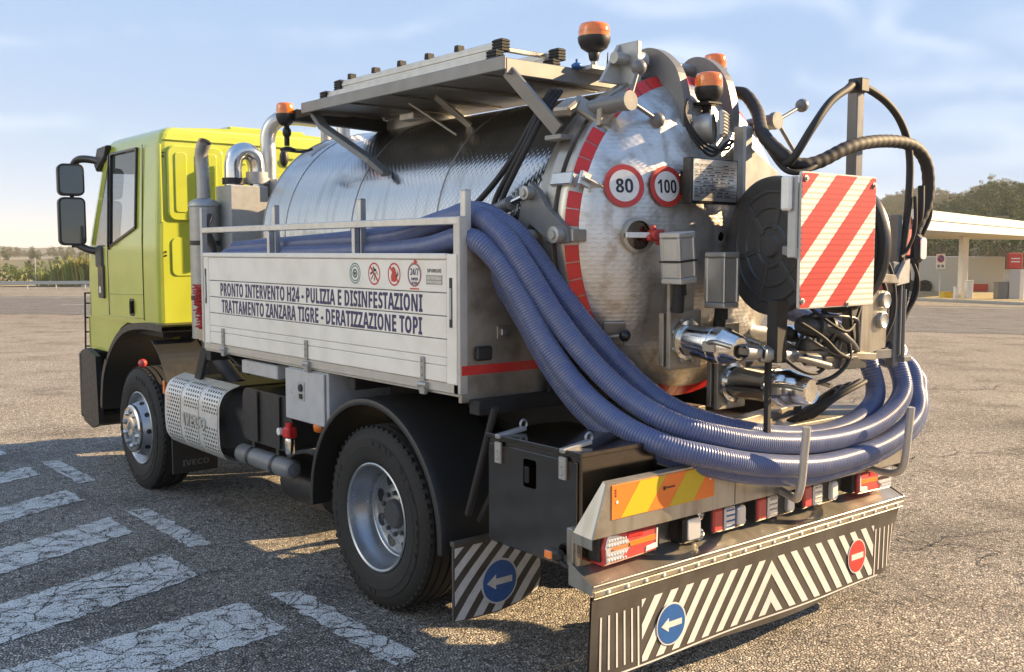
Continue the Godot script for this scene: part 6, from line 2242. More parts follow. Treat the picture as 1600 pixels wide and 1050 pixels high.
	for e in edges:
		var poly := PackedVector2Array([Vector2(x0 - 0.1, y0 + H * e[0] - 0.1 * slope), Vector2(x1 + 0.1, y0 + H * e[0] + (wd + 0.1) * slope), Vector2(x1 + 0.1, y0 + H * e[1] + (wd + 0.1) * slope), Vector2(x0 - 0.1, y0 + H * e[1] - 0.1 * slope)])
		for cut in Geometry2D.intersect_polygons(poly, lim):
			var m := M.new()
			m.sheet(cut, V(0, 0, z + 0.0012), V(1, 0, 0), V(0, 1, 0))
			part(sp, "red_stripe", m, mm.retro_red)
	for q in [[x0 + 0.028, y1 - 0.03], [x1 - 0.025, y1 - 0.04], [x0 + 0.02, y0 + 0.035], [x1 - 0.22, y0 + 0.012]]:
		var rv := M.new()
		rv.lathe([Vector2(0, 0.014), Vector2(0.004, 0.014), Vector2(0.005, 0.008), Vector2(0.012, 0.007), Vector2(0.012, 0)], V(q[0], q[1], z + 0.001), V(0, 0, 1), 12)
		part(sp, "bolt", rv, mm.galv)
	var mp := M.new()
	mp.bb(V(x0 - 0.018, y0 + 0.22, 0.495), V(x0 - 0.003, y1 - 0.02, 0.54), 0.004)
	mp.bar(V(-0.30, 1.95, 0.53), V(-0.06, 1.99, 0.20), 0.04, 0.04)
	part(sp, "side_bracket", mp, mm.greylight)
	var lm := M.new()
	lm.bb(V(x0 - 0.045, y1 - 0.165, 0.475), V(x0 - 0.02, y1 - 0.02, 0.525), 0.008)
	part(sp, "side_reflector", lm, mm.white)
	# rotary union, bracket plates and the lamp at the right of the board
	var cy := M.new()
	cy.lathe([Vector2(-0.10, 0.0), Vector2(-0.10, 0.045), Vector2(0.06, 0.048), Vector2(0.068, 0.055), Vector2(0.085, 0.055), Vector2(0.09, 0.045), Vector2(0.092, 0)], V(0.42, 2.03, 0.33), V(1, -0.02, 0.30), 24)
	part(t, "rotary_union", cy, mm.alu_clean)
	var gb := M.new()
	gb.ball(V(0.42, 1.86, 0.22), V(0.16, 0.17, 0.16), 20, 12)
	gb.bb(V(0.30, 1.78, 0.18), V(0.52, 2.12, 0.26), 0.03)
	part(t, "reel_motor", gb, mm.greypaint)
	var bp := M.new()
	bp.prism(P2([0.43, 1.455, 0.67, 1.49, 0.68, 1.78, 0.54, 1.795, 0.47, 1.80, 0.44, 1.72]), V(0, 0, 0.29), V(1, 0, 0), V(0, 1, 0), 0.014, 0.003)
	bp.bb(V(0.34, 1.40, 0.27), V(0.47, 1.47, 0.31), 0.003)
	bp.bb(V(0.33, 1.82, 0.27), V(0.60, 1.90, 0.285), 0.003)
	bp.prism(P2([0.48, 1.83, 0.70, 1.82, 0.66, 1.865, 0.52, 1.875]), V(0, 0, 0.305), V(1, 0, 0), V(0, 1, 0), 0.05, 0.003)
	var bpp := part(t, "bracket_plate", bp, mm.steel)
	for q in [[0.635, 1.735], [0.615, 1.635]]:
		var dm := M.new()
		dm.lathe([Vector2(0, 0.042), Vector2(0.02, 0.042), Vector2(0.024, 0.036), Vector2(0.020, 0.030), Vector2(0.020, 0)], V(q[0], q[1], 0.304), V(0, 0, 1), 24)
		part(bpp, "round_cover", dm, mm.alu_clean)
	var ms := M.new()
	ms.bar(V(0.10, 1.45, 0.30), V(0.46, 1.43, 0.30), 0.05, 0.06)
	ms.lathe([Vector2(-0.12, 0.0), Vector2(-0.12, 0.035), Vector2(-0.09, 0.05), Vector2(-0.03, 0.052), Vector2(-0.03, 0.070), Vector2(-0.005, 0.070), Vector2(-0.005, 0.055), Vector2(0.05, 0.055), Vector2(0.05, 0.066), Vector2(0.065, 0.066), Vector2(0.065, 0.03), Vector2(0.10, 0.028), Vector2(0.10, 0)], V(0.10, 1.62, 0.28), V(1, -0.15, 0.25), 20)
	ms.lathe([Vector2(-0.06, 0.0), Vector2(-0.06, 0.055), Vector2(-0.02, 0.058), Vector2(0.0, 0.045), Vector2(0.07, 0.045), Vector2(0.08, 0.0)], V(0.20, 1.535, 0.25), V(0.2, -0.2, 1), 18)
	ms.box(V(0.05, 1.54, 0.26), V(0.12, 0.06, 0.07), 0.008)
	ms.box(V(0.28, 1.57, 0.26), V(0.05, 0.09, 0.06), 0.008)
	for k in 5: ms.rod(V(0.01 + 0.05 * k, 1.565, 0.30), V(0.01 + 0.05 * k, 1.565, 0.325), 0.012, 6)
	ms.tube(spl([V(-0.02, 1.58, 0.30), V(0.06, 1.52, 0.35), V(0.20, 1.48, 0.36), V(0.33, 1.50, 0.33)], 6), 0.009, 6)
	ms.tube(spl([V(0.05, 1.63, 0.30), V(0.16, 1.60, 0.34), V(0.28, 1.54, 0.34), V(0.36, 1.50, 0.32)], 6), 0.022, 10)
	ms.tube(spl([V(0.02, 1.68, 0.30), V(0.30, 1.66, 0.34), V(0.36, 1.60, 0.33), V(0.40, 1.52, 0.31)], 6), 0.010, 8)
	part(t, "reel_gear", ms, mm.reeldark)
	for q in [[[V(-0.10, 1.66, 0.30), V(0.02, 1.58, 0.36), V(0.14, 1.50, 0.37), V(0.30, 1.46, 0.34)], 0.010], [[V(0.02, 1.72, 0.28), V(0.10, 1.64, 0.35), V(0.22, 1.60, 0.36), V(0.34, 1.64, 0.33), V(0.42, 1.72, 0.31)], 0.008], [[V(-0.20, 1.52, 0.26), V(-0.12, 1.44, 0.32), V(0.0, 1.41, 0.34), V(0.12, 1.45, 0.33)], 0.009], [[V(0.16, 1.70, 0.26), V(0.24, 1.58, 0.34), V(0.26, 1.46, 0.35), V(0.18, 1.38, 0.32), V(0.06, 1.34, 0.26)], 0.011], [[V(0.40, 1.90, 0.26), V(0.30, 1.78, 0.33), V(0.28, 1.66, 0.34), V(0.34, 1.55, 0.32)], 0.009], [[V(0.62, 1.95, 0.20), V(0.72, 1.80, 0.26), V(0.70, 1.60, 0.28), V(0.60, 1.46, 0.27)], 0.012], [[V(0.66, 2.05, 0.18), V(0.80, 1.90, 0.24), V(0.82, 1.66, 0.26), V(0.72, 1.48, 0.24)], 0.010]]:
		var cm := M.new()
		cm.tube(spl(q[0], 8), float(q[1]), 8)
		part(t, "reel_cable", cm, mm.rubber_hose)
	# post and the looping black hoses
	var po := M.new()
	po.bb(V(0.545, 1.40, 0.12), V(0.610, 2.80, 0.18), 0.005)
	var post := part(t, "hose_post", po, mm.greypaint, "tall square post that carries the looping hoses")
	var cl := M.new()
	cl.bb(V(0.53, 2.79, 0.13), V(0.605, 2.86, 0.21), 0.006)
	part(post, "hose_clamp", cl, mm.black)
	var st := M.new()
	st.bb(V(0.95, 1.36, 0.14), V(1.0, 2.18, 0.19), 0.004)
	st.bb(V(0.90, 1.80, 0.17), V(1.02, 1.93, 0.20), 0.01)
	st.bb(V(0.985, 1.42, 0.19), V(1.0, 1.85, 0.205), 0.003)
	st.rod(V(1.02, 1.78, 0.2), V(1.02, 1.40, 0.2), 0.014)
	st.bb(V(0.99, 1.385, 0.17), V(1.07, 1.415, 0.23), 0.004)
	st.bar(V(0.6, 1.44, 0.15), V(0.98, 1.43, 0.16), 0.05, 0.05)
	part(t, "side_stanchion", st, mm.greypaint)
	var pb := M.new()
	pb.prism(P2([0.90, 1.80, 1.03, 1.815, 1.03, 1.945, 0.98, 1.93, 0.92, 1.86]), V(0, 0, 0.205), V(1, 0, 0), V(0, 1, 0), 0.02, 0.003)
	part(t, "stanchion_plate", pb, mm.greylight)
	var rd := M.new()
	rd.prism(P2([1.02, 1.96, 1.075, 1.96, 1.09, 2.16, 1.055, 2.20, 1.02, 2.12]), V(0, 0, 0.18), V(1, 0, 0), V(0, 1, 0), 0.02, 0.006)
	part(t, "red_lamp", rd, mm.redlens)
	var sl := M.new()
	sl.box(V(1.165, 2.0, 0.17), V(0.09, 0.16, 0.10), 0.025)
	sl.bb(V(1.07, 2.03, 0.12), V(1.15, 2.12, 0.17), 0.01)
	var slp := part(t, "side_work_lamp", sl, mm.black)
	var sg := M.new()
	sg.prism(rrect(-0.032, -0.06, 0.032, 0.06, 0.02), V(1.168, 2.0, 0.2205), V(1, 0, 0), V(0, 1, 0), 0.006, 0.003)
	part(slp, "lamp_glass", sg, mm.clearlens)
	# thick hose bundle and the thin looping hose
	var lines := [
		["looping_hose", 0.034, [V(0.26, 2.66, -0.62), V(0.30, 2.80, -0.50), V(0.33, 2.83, -0.38), V(0.29, 2.72, -0.25), V(0.12, 2.57, -0.08), V(0.09, 2.46, 0.06), V(0.14, 2.41, 0.12), V(0.25, 2.425, 0.16), V(0.48, 2.515, 0.20), V(0.80, 2.56, 0.20), V(1.07, 2.55, 0.20), V(1.22, 2.45, 0.20), V(1.25, 2.26, 0.19), V(1.17, 2.10, 0.17), V(1.10, 1.90, 0.14), V(1.06, 1.66, 0.12), V(0.98, 1.50, 0.10)]],
		["looping_hose", 0.020, [V(0.34, 2.75, -0.32), V(0.26, 2.60, -0.18), V(0.10, 2.43, 0.06), V(0.06, 2.43, 0.14), V(0.13, 2.58, 0.20), V(0.27, 2.71, 0.20), V(0.42, 2.785, 0.19), V(0.56, 2.83, 0.17), V(0.77, 2.765, 0.20), V(0.95, 2.65, 0.20), V(1.035, 2.48, 0.20), V(1.03, 2.20, 0.20), V(1.0, 1.96, 0.19), V(0.96, 1.72, 0.17), V(0.90, 1.50, 0.14)]],
		["looping_hose", 0.014, [V(0.36, 2.62, -0.30), V(0.20, 2.50, -0.10), V(0.06, 2.38, 0.10), V(0.12, 2.37, 0.16), V(0.22, 2.41, 0.17)]],
		["cable_bundle", 0.018, [V(1.13, 2.34, 0.22), V(1.12, 2.16, 0.22), V(1.17, 2.05, 0.12), V(1.16, 1.86, 0.14), V(1.08, 1.66, 0.16), V(0.98, 1.50, 0.16), V(0.86, 1.43, 0.16)]],
		["cable_bundle", 0.012, [V(1.26, 2.30, 0.20), V(1.27, 2.18, 0.20), V(1.20, 2.02, 0.18), V(1.18, 1.82, 0.18), V(1.12, 1.68, 0.18), V(1.0, 1.52, 0.18)]],
		["cable_bundle", 0.010, [V(1.10, 1.95, 0.19), V(1.16, 1.84, 0.20), V(1.15, 1.74, 0.20), V(1.06, 1.62, 0.18), V(0.96, 1.54, 0.17)]],
		["cable_bundle", 0.010, [V(1.05, 2.28, 0.23), V(1.04, 2.10, 0.24), V(0.99, 1.98, 0.22), V(0.93, 1.95, 0.22)]],
	]
	for l in lines:
		var m := M.new()
		var pts := even(spl(l[2], 12), 0.012)
		if l[1] > 0.03:
			var rr := PackedFloat32Array()
			for i in pts.size(): rr.append(l[1] + 0.0012 * sin(i * 1.4))
			m.tube(pts, rr, 14)
		else:
			m.tube(pts, float(l[1]), 10)
		part(t, l[0], m, mm.rubber_hose)

# ------------------------------------------------------------------ things carried by the truck
func build_loose() -> void:
	# suction hoses
	var runs := [
		["blue ribbed suction hose that passes lowest behind the others and rises innermost at right", 0.053,
			[V(-0.900, 2.020, -3.700), V(-0.930, 2.050, -2.500), V(-1.000, 2.100, -1.500), V(-1.028, 2.183, -1.000), V(-0.978, 2.112, -0.780), V(-0.916, 1.987, -0.660), V(-0.831, 1.783, -0.540), V(-0.694, 1.559, -0.430), V(-0.559, 1.360, -0.300), V(-0.468, 1.232, -0.140), V(-0.303, 1.152, 0.000), V(-0.006, 1.078, 0.080), V(0.362, 1.037, 0.090), V(0.687, 1.055, 0.090), V(0.925, 1.119, 0.070), V(1.019, 1.208, 0.050), V(1.029, 1.348, 0.000), V(1.149, 1.476, -0.150), V(1.020, 1.700, -0.800)]],
		["blue ribbed suction hose resting topmost of the front row along the rear bumper", 0.053,
			[V(-1.060, 2.000, -3.700), V(-1.100, 2.030, -2.600), V(-1.130, 2.060, -1.600), V(-1.109, 2.160, -0.930), V(-1.075, 2.066, -0.700), V(-1.024, 1.908, -0.580), V(-0.935, 1.685, -0.470), V(-0.850, 1.484, -0.330), V(-0.757, 1.313, -0.160), V(-0.669, 1.208, 0.030), V(-0.488, 1.142, 0.150), V(-0.176, 1.079, 0.205), V(0.239, 1.036, 0.210), V(0.632, 1.041, 0.200), V(0.917, 1.099, 0.190), V(1.092, 1.207, 0.170), V(1.153, 1.347, 0.100), V(1.291, 1.456, -0.050), V(1.200, 1.660, -0.700)]],
		["blue ribbed suction hose held outermost in front, second from top along the bumper", 0.053,
			[V(-1.130, 1.950, -3.700), V(-1.140, 1.970, -2.400), V(-1.150, 2.000, -1.300), V(-1.169, 2.049, -0.850), V(-1.107, 1.947, -0.690), V(-1.043, 1.775, -0.590), V(-0.978, 1.550, -0.480), V(-0.902, 1.343, -0.330), V(-0.839, 1.204, -0.140), V(-0.745, 1.117, 0.050), V(-0.568, 1.059, 0.180), V(-0.263, 0.991, 0.235), V(0.151, 0.932, 0.235), V(0.537, 0.928, 0.225), V(0.904, 0.962, 0.210), V(1.226, 1.050, 0.170), V(1.341, 1.186, 0.110), V(1.403, 1.356, -0.030), V(1.300, 1.600, -0.600)]],
		["lowest blue ribbed suction hose, in shade underneath along the rear bumper", 0.049,
			[V(-1.160, 1.600, -3.500), V(-1.140, 1.700, -2.400), V(-1.130, 1.820, -1.400), V(-1.085, 1.968, -0.910), V(-1.003, 1.842, -0.800), V(-0.935, 1.661, -0.700), V(-0.859, 1.432, -0.590), V(-0.784, 1.233, -0.450), V(-0.719, 1.106, -0.270), V(-0.701, 1.065, -0.040), V(-0.527, 1.004, 0.110), V(-0.243, 0.934, 0.185), V(0.166, 0.874, 0.190), V(0.544, 0.873, 0.185), V(0.978, 0.902, 0.150), V(1.395, 0.975, 0.080), V(1.635, 1.115, -0.020), V(1.672, 1.276, -0.150), V(1.300, 1.500, -0.700)]],
	]
	for r in runs:
		var pts := even(spl(r[2], 16), 0.0034)
		var rad := PackedFloat32Array()
		for i in pts.size(): rad.append(r[1] + 0.0034 * (absf(sin(i * PI / 4.0)) - 0.5))
		var m := M.new()
		m.tube(pts, rad, 20)
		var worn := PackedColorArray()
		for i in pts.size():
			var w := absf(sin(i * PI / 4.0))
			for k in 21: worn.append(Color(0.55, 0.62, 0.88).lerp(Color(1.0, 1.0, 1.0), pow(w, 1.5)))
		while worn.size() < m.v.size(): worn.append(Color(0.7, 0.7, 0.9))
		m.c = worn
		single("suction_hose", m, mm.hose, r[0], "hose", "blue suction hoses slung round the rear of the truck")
	# ladder in two sections on the tray
	var ld := thing("ladder", "aluminium extension ladder with black rubber feet, lying on the walkway tray over the tank", "ladder", V(-0.5, 2.95, -2.0))
	for sec in 2:
		var y := 2.975 + 0.062 * sec
		for x in ([-0.74, -0.34] if sec == 0 else [-0.70, -0.30]):
			var rl := M.new()
			rl.box(V(x, y + 0.028, -2.05 + 0.06 * sec), V(0.028, 0.054, 1.75 - 0.1 * sec), 0.003)
			rl.box(V(x - 0.016, y + 0.028, -2.05 + 0.06 * sec), V(0.006, 0.022, 1.74 - 0.1 * sec), 0.002)
			part(ld, "rail", rl, mm.alu)
			for z in [-2.95 + 0.12 * sec, -1.16 + 0.0 * sec]:
				var ft := M.new()
				for k in 4: ft.box(V(x, y + 0.005 + 0.016 * k, z), V(0.062, 0.013, 0.085), 0.004)
				ft.box(V(x, y + 0.03, z), V(0.054, 0.068, 0.078), 0.006)
				part(ld, "rubber_foot", ft, mm.rubber)
		for k in 6:
			var rg := M.new()
			var z := -2.75 + 0.29 * k + 0.06 * sec
			var xx := -0.74 if sec == 0 else -0.70
			rg.box(V(xx + 0.2, y + 0.035, z), V(0.40, 0.026, 0.028), 0.004)
			part(ld, "rung", rg, mm.alu_clean)
			if sec == 1 and k < 5:
				var cp := M.new()
				cp.prism(P2([-0.022, 0, 0.022, 0, 0.016, 0.032, -0.016, 0.032]), V(xx - 0.02, y + 0.055, z), V(0, 0, 1), V(0, 1, 0), -0.04, 0.003)
				part(ld, "end_cap", cp, mm.rubber)
	# broom head of red bristles sticking out in front of the hose box
	var br := thing("broom", "red bristled broom head sticking out between cab and hose box", "broom", V(-1.15, 1.4, -3.95))
	var bd := M.new()
	bd.bar(V(-1.02, 1.42, -3.90), V(-1.06, 1.75, -3.92), 0.06, 0.05, V(1, 0, 0))
	part(br, "broom_block", bd, mm.wood)
	var rng := RandomNumberGenerator.new()
	rng.seed = 8
	var bm := M.new()
	for k in 120:
		var u := rng.randf()
		var o := V(-1.03 - 0.04 * u, 1.44 + 0.28 * u, -3.92)
		var e := o + V(-0.15 - rng.randf() * 0.03, rng.randf_range(-0.05, 0.03) + 0.02 * sin(k), rng.randf_range(-0.18, -0.05))
		bm.tube(PackedVector3Array([o, o.lerp(e, 0.5) + V(0, 0.01, 0), e]), 0.006, 5)
	part(br, "bristles", bm, mm.bristle).set_meta("kind", "stuff")
	# coil of black hose lying on the deck
	var cl := M.new()
	for k in 7:
		var pts := PackedVector3Array()
		for i in 41:
			var a := TAU * i / 40.0
			var r := 0.24 - 0.026 * k
			pts.append(V(0.58 + r * 1.1 * cos(a), 1.17 + 0.15 * cos(a) * 0.4 - r * 0.45 * sin(a) + 0.012 * (k % 2), 0.0 - r * 0.8 * sin(a)))
		cl.tube(pts, 0.0125, 8, false)
	single("hose_coil", cl, mm.rubber_hose, "coil of thin black hose lying on the deck beside the steel outlets", "hose coil")

func build_background() -> void:
	# dry verge beyond the apron, then rising ground
	var edge := [Vector2(-300, -420), Vector2(-60, -200), Vector2(10, -124), Vector2(22, -113.9), Vector2(27.8, -104.5), Vector2(49.5, -25.9), Vector2(47.7, -19.5), Vector2(46, -8), Vector2(46, 60), Vector2(60, 400)]
	var vg := M.new()
	for i in edge.size() - 1:
		var a: Vector2 = edge[i]; var b: Vector2 = edge[i + 1]
		for k in 8:
			var p := a.lerp(b, k / 8.0); var q := a.lerp(b, (k + 1) / 8.0)
			var far := [0.0, 3.0, 14.0, 60.0, 160.0]
			var outp := func(w: Vector2, d: float) -> Vector3:
				var dir := (w - Vector2(EYE.x, EYE.z)).normalized()
				var x := w + dir * d
				return V(x.x, ground_y(x.x, x.y) + 0.06 + d * 0.001, x.y)
			for j in 4: vg.quad_out(outp.call(p, far[j]), outp.call(q, far[j]), outp.call(q, far[j + 1]), outp.call(p, far[j + 1]), Vector3.UP)
	var verge := setting("verge", vg, mm.earth)
	var kb := M.new()
	for i in [4, 5, 6]:
		var a: Vector2 = edge[i]; var b: Vector2 = edge[i + 1]
		for k in 12:
			var p := a.lerp(b, k / 12.0); var q := a.lerp(b, (k + 1) / 12.0)
			kb.bar(on_ground(p.x, p.y, 0.07), on_ground(q.x, q.y, 0.07), 0.3, 0.18, Vector3.UP, 0.02)
	setting("kerb", kb, mm.kerb)
	# steel guardrail along the left edge of the apron
	var gr := thing("guardrail", "grey steel guardrail in front of the tall reeds", "guardrail", on_ground(20, -112))
	var ga := Vector2(-20, -140); var gb := Vector2(38, -78)
	for k in 10:
		var p := ga.lerp(gb, k / 10.0); var q := ga.lerp(gb, (k + 1) / 10.0)
		var m := M.new()
		for y: float in [0.48, 0.66]: m.bar(on_ground(p.x, p.y, y), on_ground(q.x, q.y, y), 0.06, 0.13, Vector3.UP, 0.03)
		m.bar(on_ground(p.x, p.y, 0.57), on_ground(q.x, q.y, 0.57), 0.02, 0.10, Vector3.UP, 0.0)
		part(gr, "rail", m, mm.greylight)
		for h in 3:
			var s := p.lerp(q, h / 3.0)
			var pm := M.new()
			pm.bb(on_ground(s.x - 0.05, s.y - 0.05, 0.0), on_ground(s.x + 0.05, s.y + 0.05, 0.7), 0.0)
			part(gr, "post", pm, mm.greylight)
	# reeds: thousands of blades
	var rng := RandomNumberGenerator.new()
	rng.seed = 5
	var leafm := mat(C(0.20, 0.225, 0.060), 0.6)
	leafm.vertex_color_use_as_albedo = true
	leafm.backlight_enabled = true
	leafm.backlight = Color(0.5, 0.55, 0.3)
	var tuft := M.new()
	for k in 9:
		var a := rng.randf() * TAU
		var lean := rng.randf_range(0.1, 0.9)
		var h := rng.randf_range(1.6, 3.4)
		var d := V(cos(a), 0, sin(a))
		var s := d.cross(Vector3.UP) * 0.07
		var p0 := d * 0.15; var p1 := d * (0.2 + lean * 0.35) + V(0, h * 0.65, 0); var p2 := d * (0.3 + lean) + V(0, h * rng.randf_range(0.75, 1.0), 0)
		tuft.quad(p0 - s, p0 + s, p1 + s, p1 - s)
		tuft.tri(p1 - s, p1 + s, p2)
	var tmesh := tuft.mesh(Vector3.ZERO, leafm)
	scatter("reeds", tmesh, 1500, rng, func() -> Array:
		var u := rng.randf_range(0.31, 1.0); var w := rng.randf()
		var p := Vector2(16, -124).lerp(Vector2(40, -86), u) + Vector2(0.62, -0.78).rotated(0.9) * (1.5 + 9.0 * w)
		var hh := 1.0 - 0.5 * smoothstep(0.42, 0.31, u) 
		return [on_ground(p.x, p.y), hh * rng.randf_range(0.8, 1.2), Color(rng.randf_range(0.7, 1.5), rng.randf_range(0.8, 1.25), rng.randf_range(0.5, 1.2))])
	# bushes at the far left, each its own crown
	for q in [[Vector2(21.0, -128), 2.6, 2.6, 0.8], [Vector2(24.5, -124), 3.0, 2.6, 1.0], [Vector2(16, -132), 2.8, 2.4, 1.3], [Vector2(11, -136), 2.5, 2.4, 0.9], [Vector2(28.6, -121), 2.4, 3.0, 1.1], [Vector2(6.0, -140), 3.0, 2.6, 0.8], [Vector2(18.5, -121), 2.4, 2.3, 0.9], [Vector2(26.0, -119), 2.2, 2.6, 1.2], [Vector2(22.6, -132), 3.2, 3.0, 0.7], [Vector2(14.0, -124), 2.2, 2.2, 1.0]]:
		bush("bush", q[0], q[1], q[2], q[3], rng)
	tag_bushes()
	# brown bank and far blue hills to the left
	var hl := M.new()
	hl.grid(func(u, w):
		var az := deg_to_rad(lerpf(-40, 62, u))
		var d := lerpf(700.0, 1050.0, w)
		var y: float = -2.0 + w * (7.6 + 1.2 * sin(u * 40.0) + 0.9 * sin(u * 90.0 + 1.0) + 0.6 * sin(u * 210.0))
		return V(EYE.x + d * sin(az), y, EYE.z - d * cos(az)), 160, 4, 1, 1, true)
	var farm := mat(C(0.055, 0.075, 0.060), 0.95)
	setting("distant_hills", hl, farm)
	var bk := M.new()
	bk.grid(func(u, w):
		var az := deg_to_rad(lerpf(-10, 21, u))
		var d := lerpf(170.0, 320.0, w)
		return V(EYE.x + d * sin(az), -2.0 + w * (4.2 - 2.4 * u + 0.8 * sin(u * 23.0)), EYE.z - d * cos(az)), 60, 6, 1, 1, true)
	setting("bank", bk, mat(C(0.11, 0.105, 0.05), 0.95))
	# two poles
	var p1 := M.new()
	p1.tube(PackedVector3Array([V(25.4, -1.9, -128.0), V(25.4, 4.2, -128.0)]), PackedFloat32Array([0.16, 0.12]), 10)
	single("utility_pole", p1, mat(C(0.10, 0.085, 0.07), 0.8), "dark wooden pole standing at the far left edge behind the guardrail", "pole")
	var p2 := M.new()
	p2.tube(PackedVector3Array([V(24.6, -1.7, -109.4), V(24.6, 1.35, -109.4)]), PackedFloat32Array([0.05, 0.045]), 8)
	single("thin_pole", p2, mm.greylight, "thin pale pole standing among the reeds", "pole")
	build_station(rng)
	build_wood(rng)

var bushes := []
func bush(called: String, at: Vector2, r: float, h: float, tone: float, rng: RandomNumberGenerator) -> Node3D:
	var o := Node3D.new()
	o.name = numbered(self, called)
	add_child(o)
	o.position = on_ground(at.x, at.y)
	gp[o] = o.position
	var m := M.new()
	for k in 420:
		var d := V(rng.randf_range(-1, 1), rng.randf_range(-0.2, 1), rng.randf_range(-1, 1))
		d = d.normalized() * pow(rng.randf(), 0.3)
		var p := o.position + V(d.x * r, h * 0.30 + d.y * h * 0.68 * (0.8 + 0.25 * sin(d.x * 9.0 + at.x)), d.z * r)
		var a := V(rng.randf_range(-1, 1), rng.randf_range(-1, 1), rng.randf_range(-1, 1)).normalized()
		var b := a.cross(V(rng.randf_range(-1, 1), 1, rng.randf_range(-1, 1))).normalized()
		var s := rng.randf_range(0.12, 0.30)
		m.tri(p - a * s, p + a * s, p + b * s * 1.3)
	var lm := mat(C(0.075 * tone, 0.095 * tone, 0.030), 0.7)
	lm.backlight_enabled = true
	lm.backlight = Color(0.35, 0.4, 0.2)
	part(o, "crown", m, lm)
	var st := M.new()
	for k in 4: st.tube(PackedVector3Array([o.position, o.position + V(rng.randf_range(-0.6, 0.6) * r, h * 0.7, rng.randf_range(-0.6, 0.6) * r)]), PackedFloat32Array([0.06, 0.02]), 5)
	part(o, "stem", st, mat(C(0.08, 0.06, 0.04), 0.9))
	bushes.append(o)
	return o

func tag_bushes() -> void:
	var nth := ["first", "second", "third", "fourth", "fifth", "sixth", "seventh", "eighth", "ninth", "tenth"]
	bushes.sort_custom(func(a, b): return a.position.x < b.position.x)
	for i in bushes.size():
		tag(bushes[i], "low green bush behind the guardrail, %s from the left" % nth[i], "bush", "bushes behind the guardrail")

func scatter(called: String, mesh: Mesh, count: int, rng: RandomNumberGenerator, where: Callable) -> void:
	var m := MultiMesh.new()
	m.transform_format = MultiMesh.TRANSFORM_3D
	m.use_colors = true
	m.mesh = mesh
	m.instance_count = count
	for i in count:
		var w: Array = where.call()
		var s: float = w[1]
		m.set_instance_transform(i, Transform3D(Basis(Vector3.UP, rng.randf() * TAU).scaled(V(s, s, s)), w[0]))
		m.set_instance_color(i, w[2])
	var o := MultiMeshInstance3D.new()
	o.name = called
	o.multimesh = m
	add_child(o)
	o.set_meta("kind", "stuff")
	tag(o, {"reeds": "tall green and yellow reeds growing behind the guardrail", "scrub": "dense green scrub covering the slope behind the canopy", "treeline": "low hedges and scattered trees on the bank at the far left"}.get(called, "dense growth"), {"reeds": "reeds", "scrub": "scrub", "treeline": "treeline"}.get(called, "plants"))

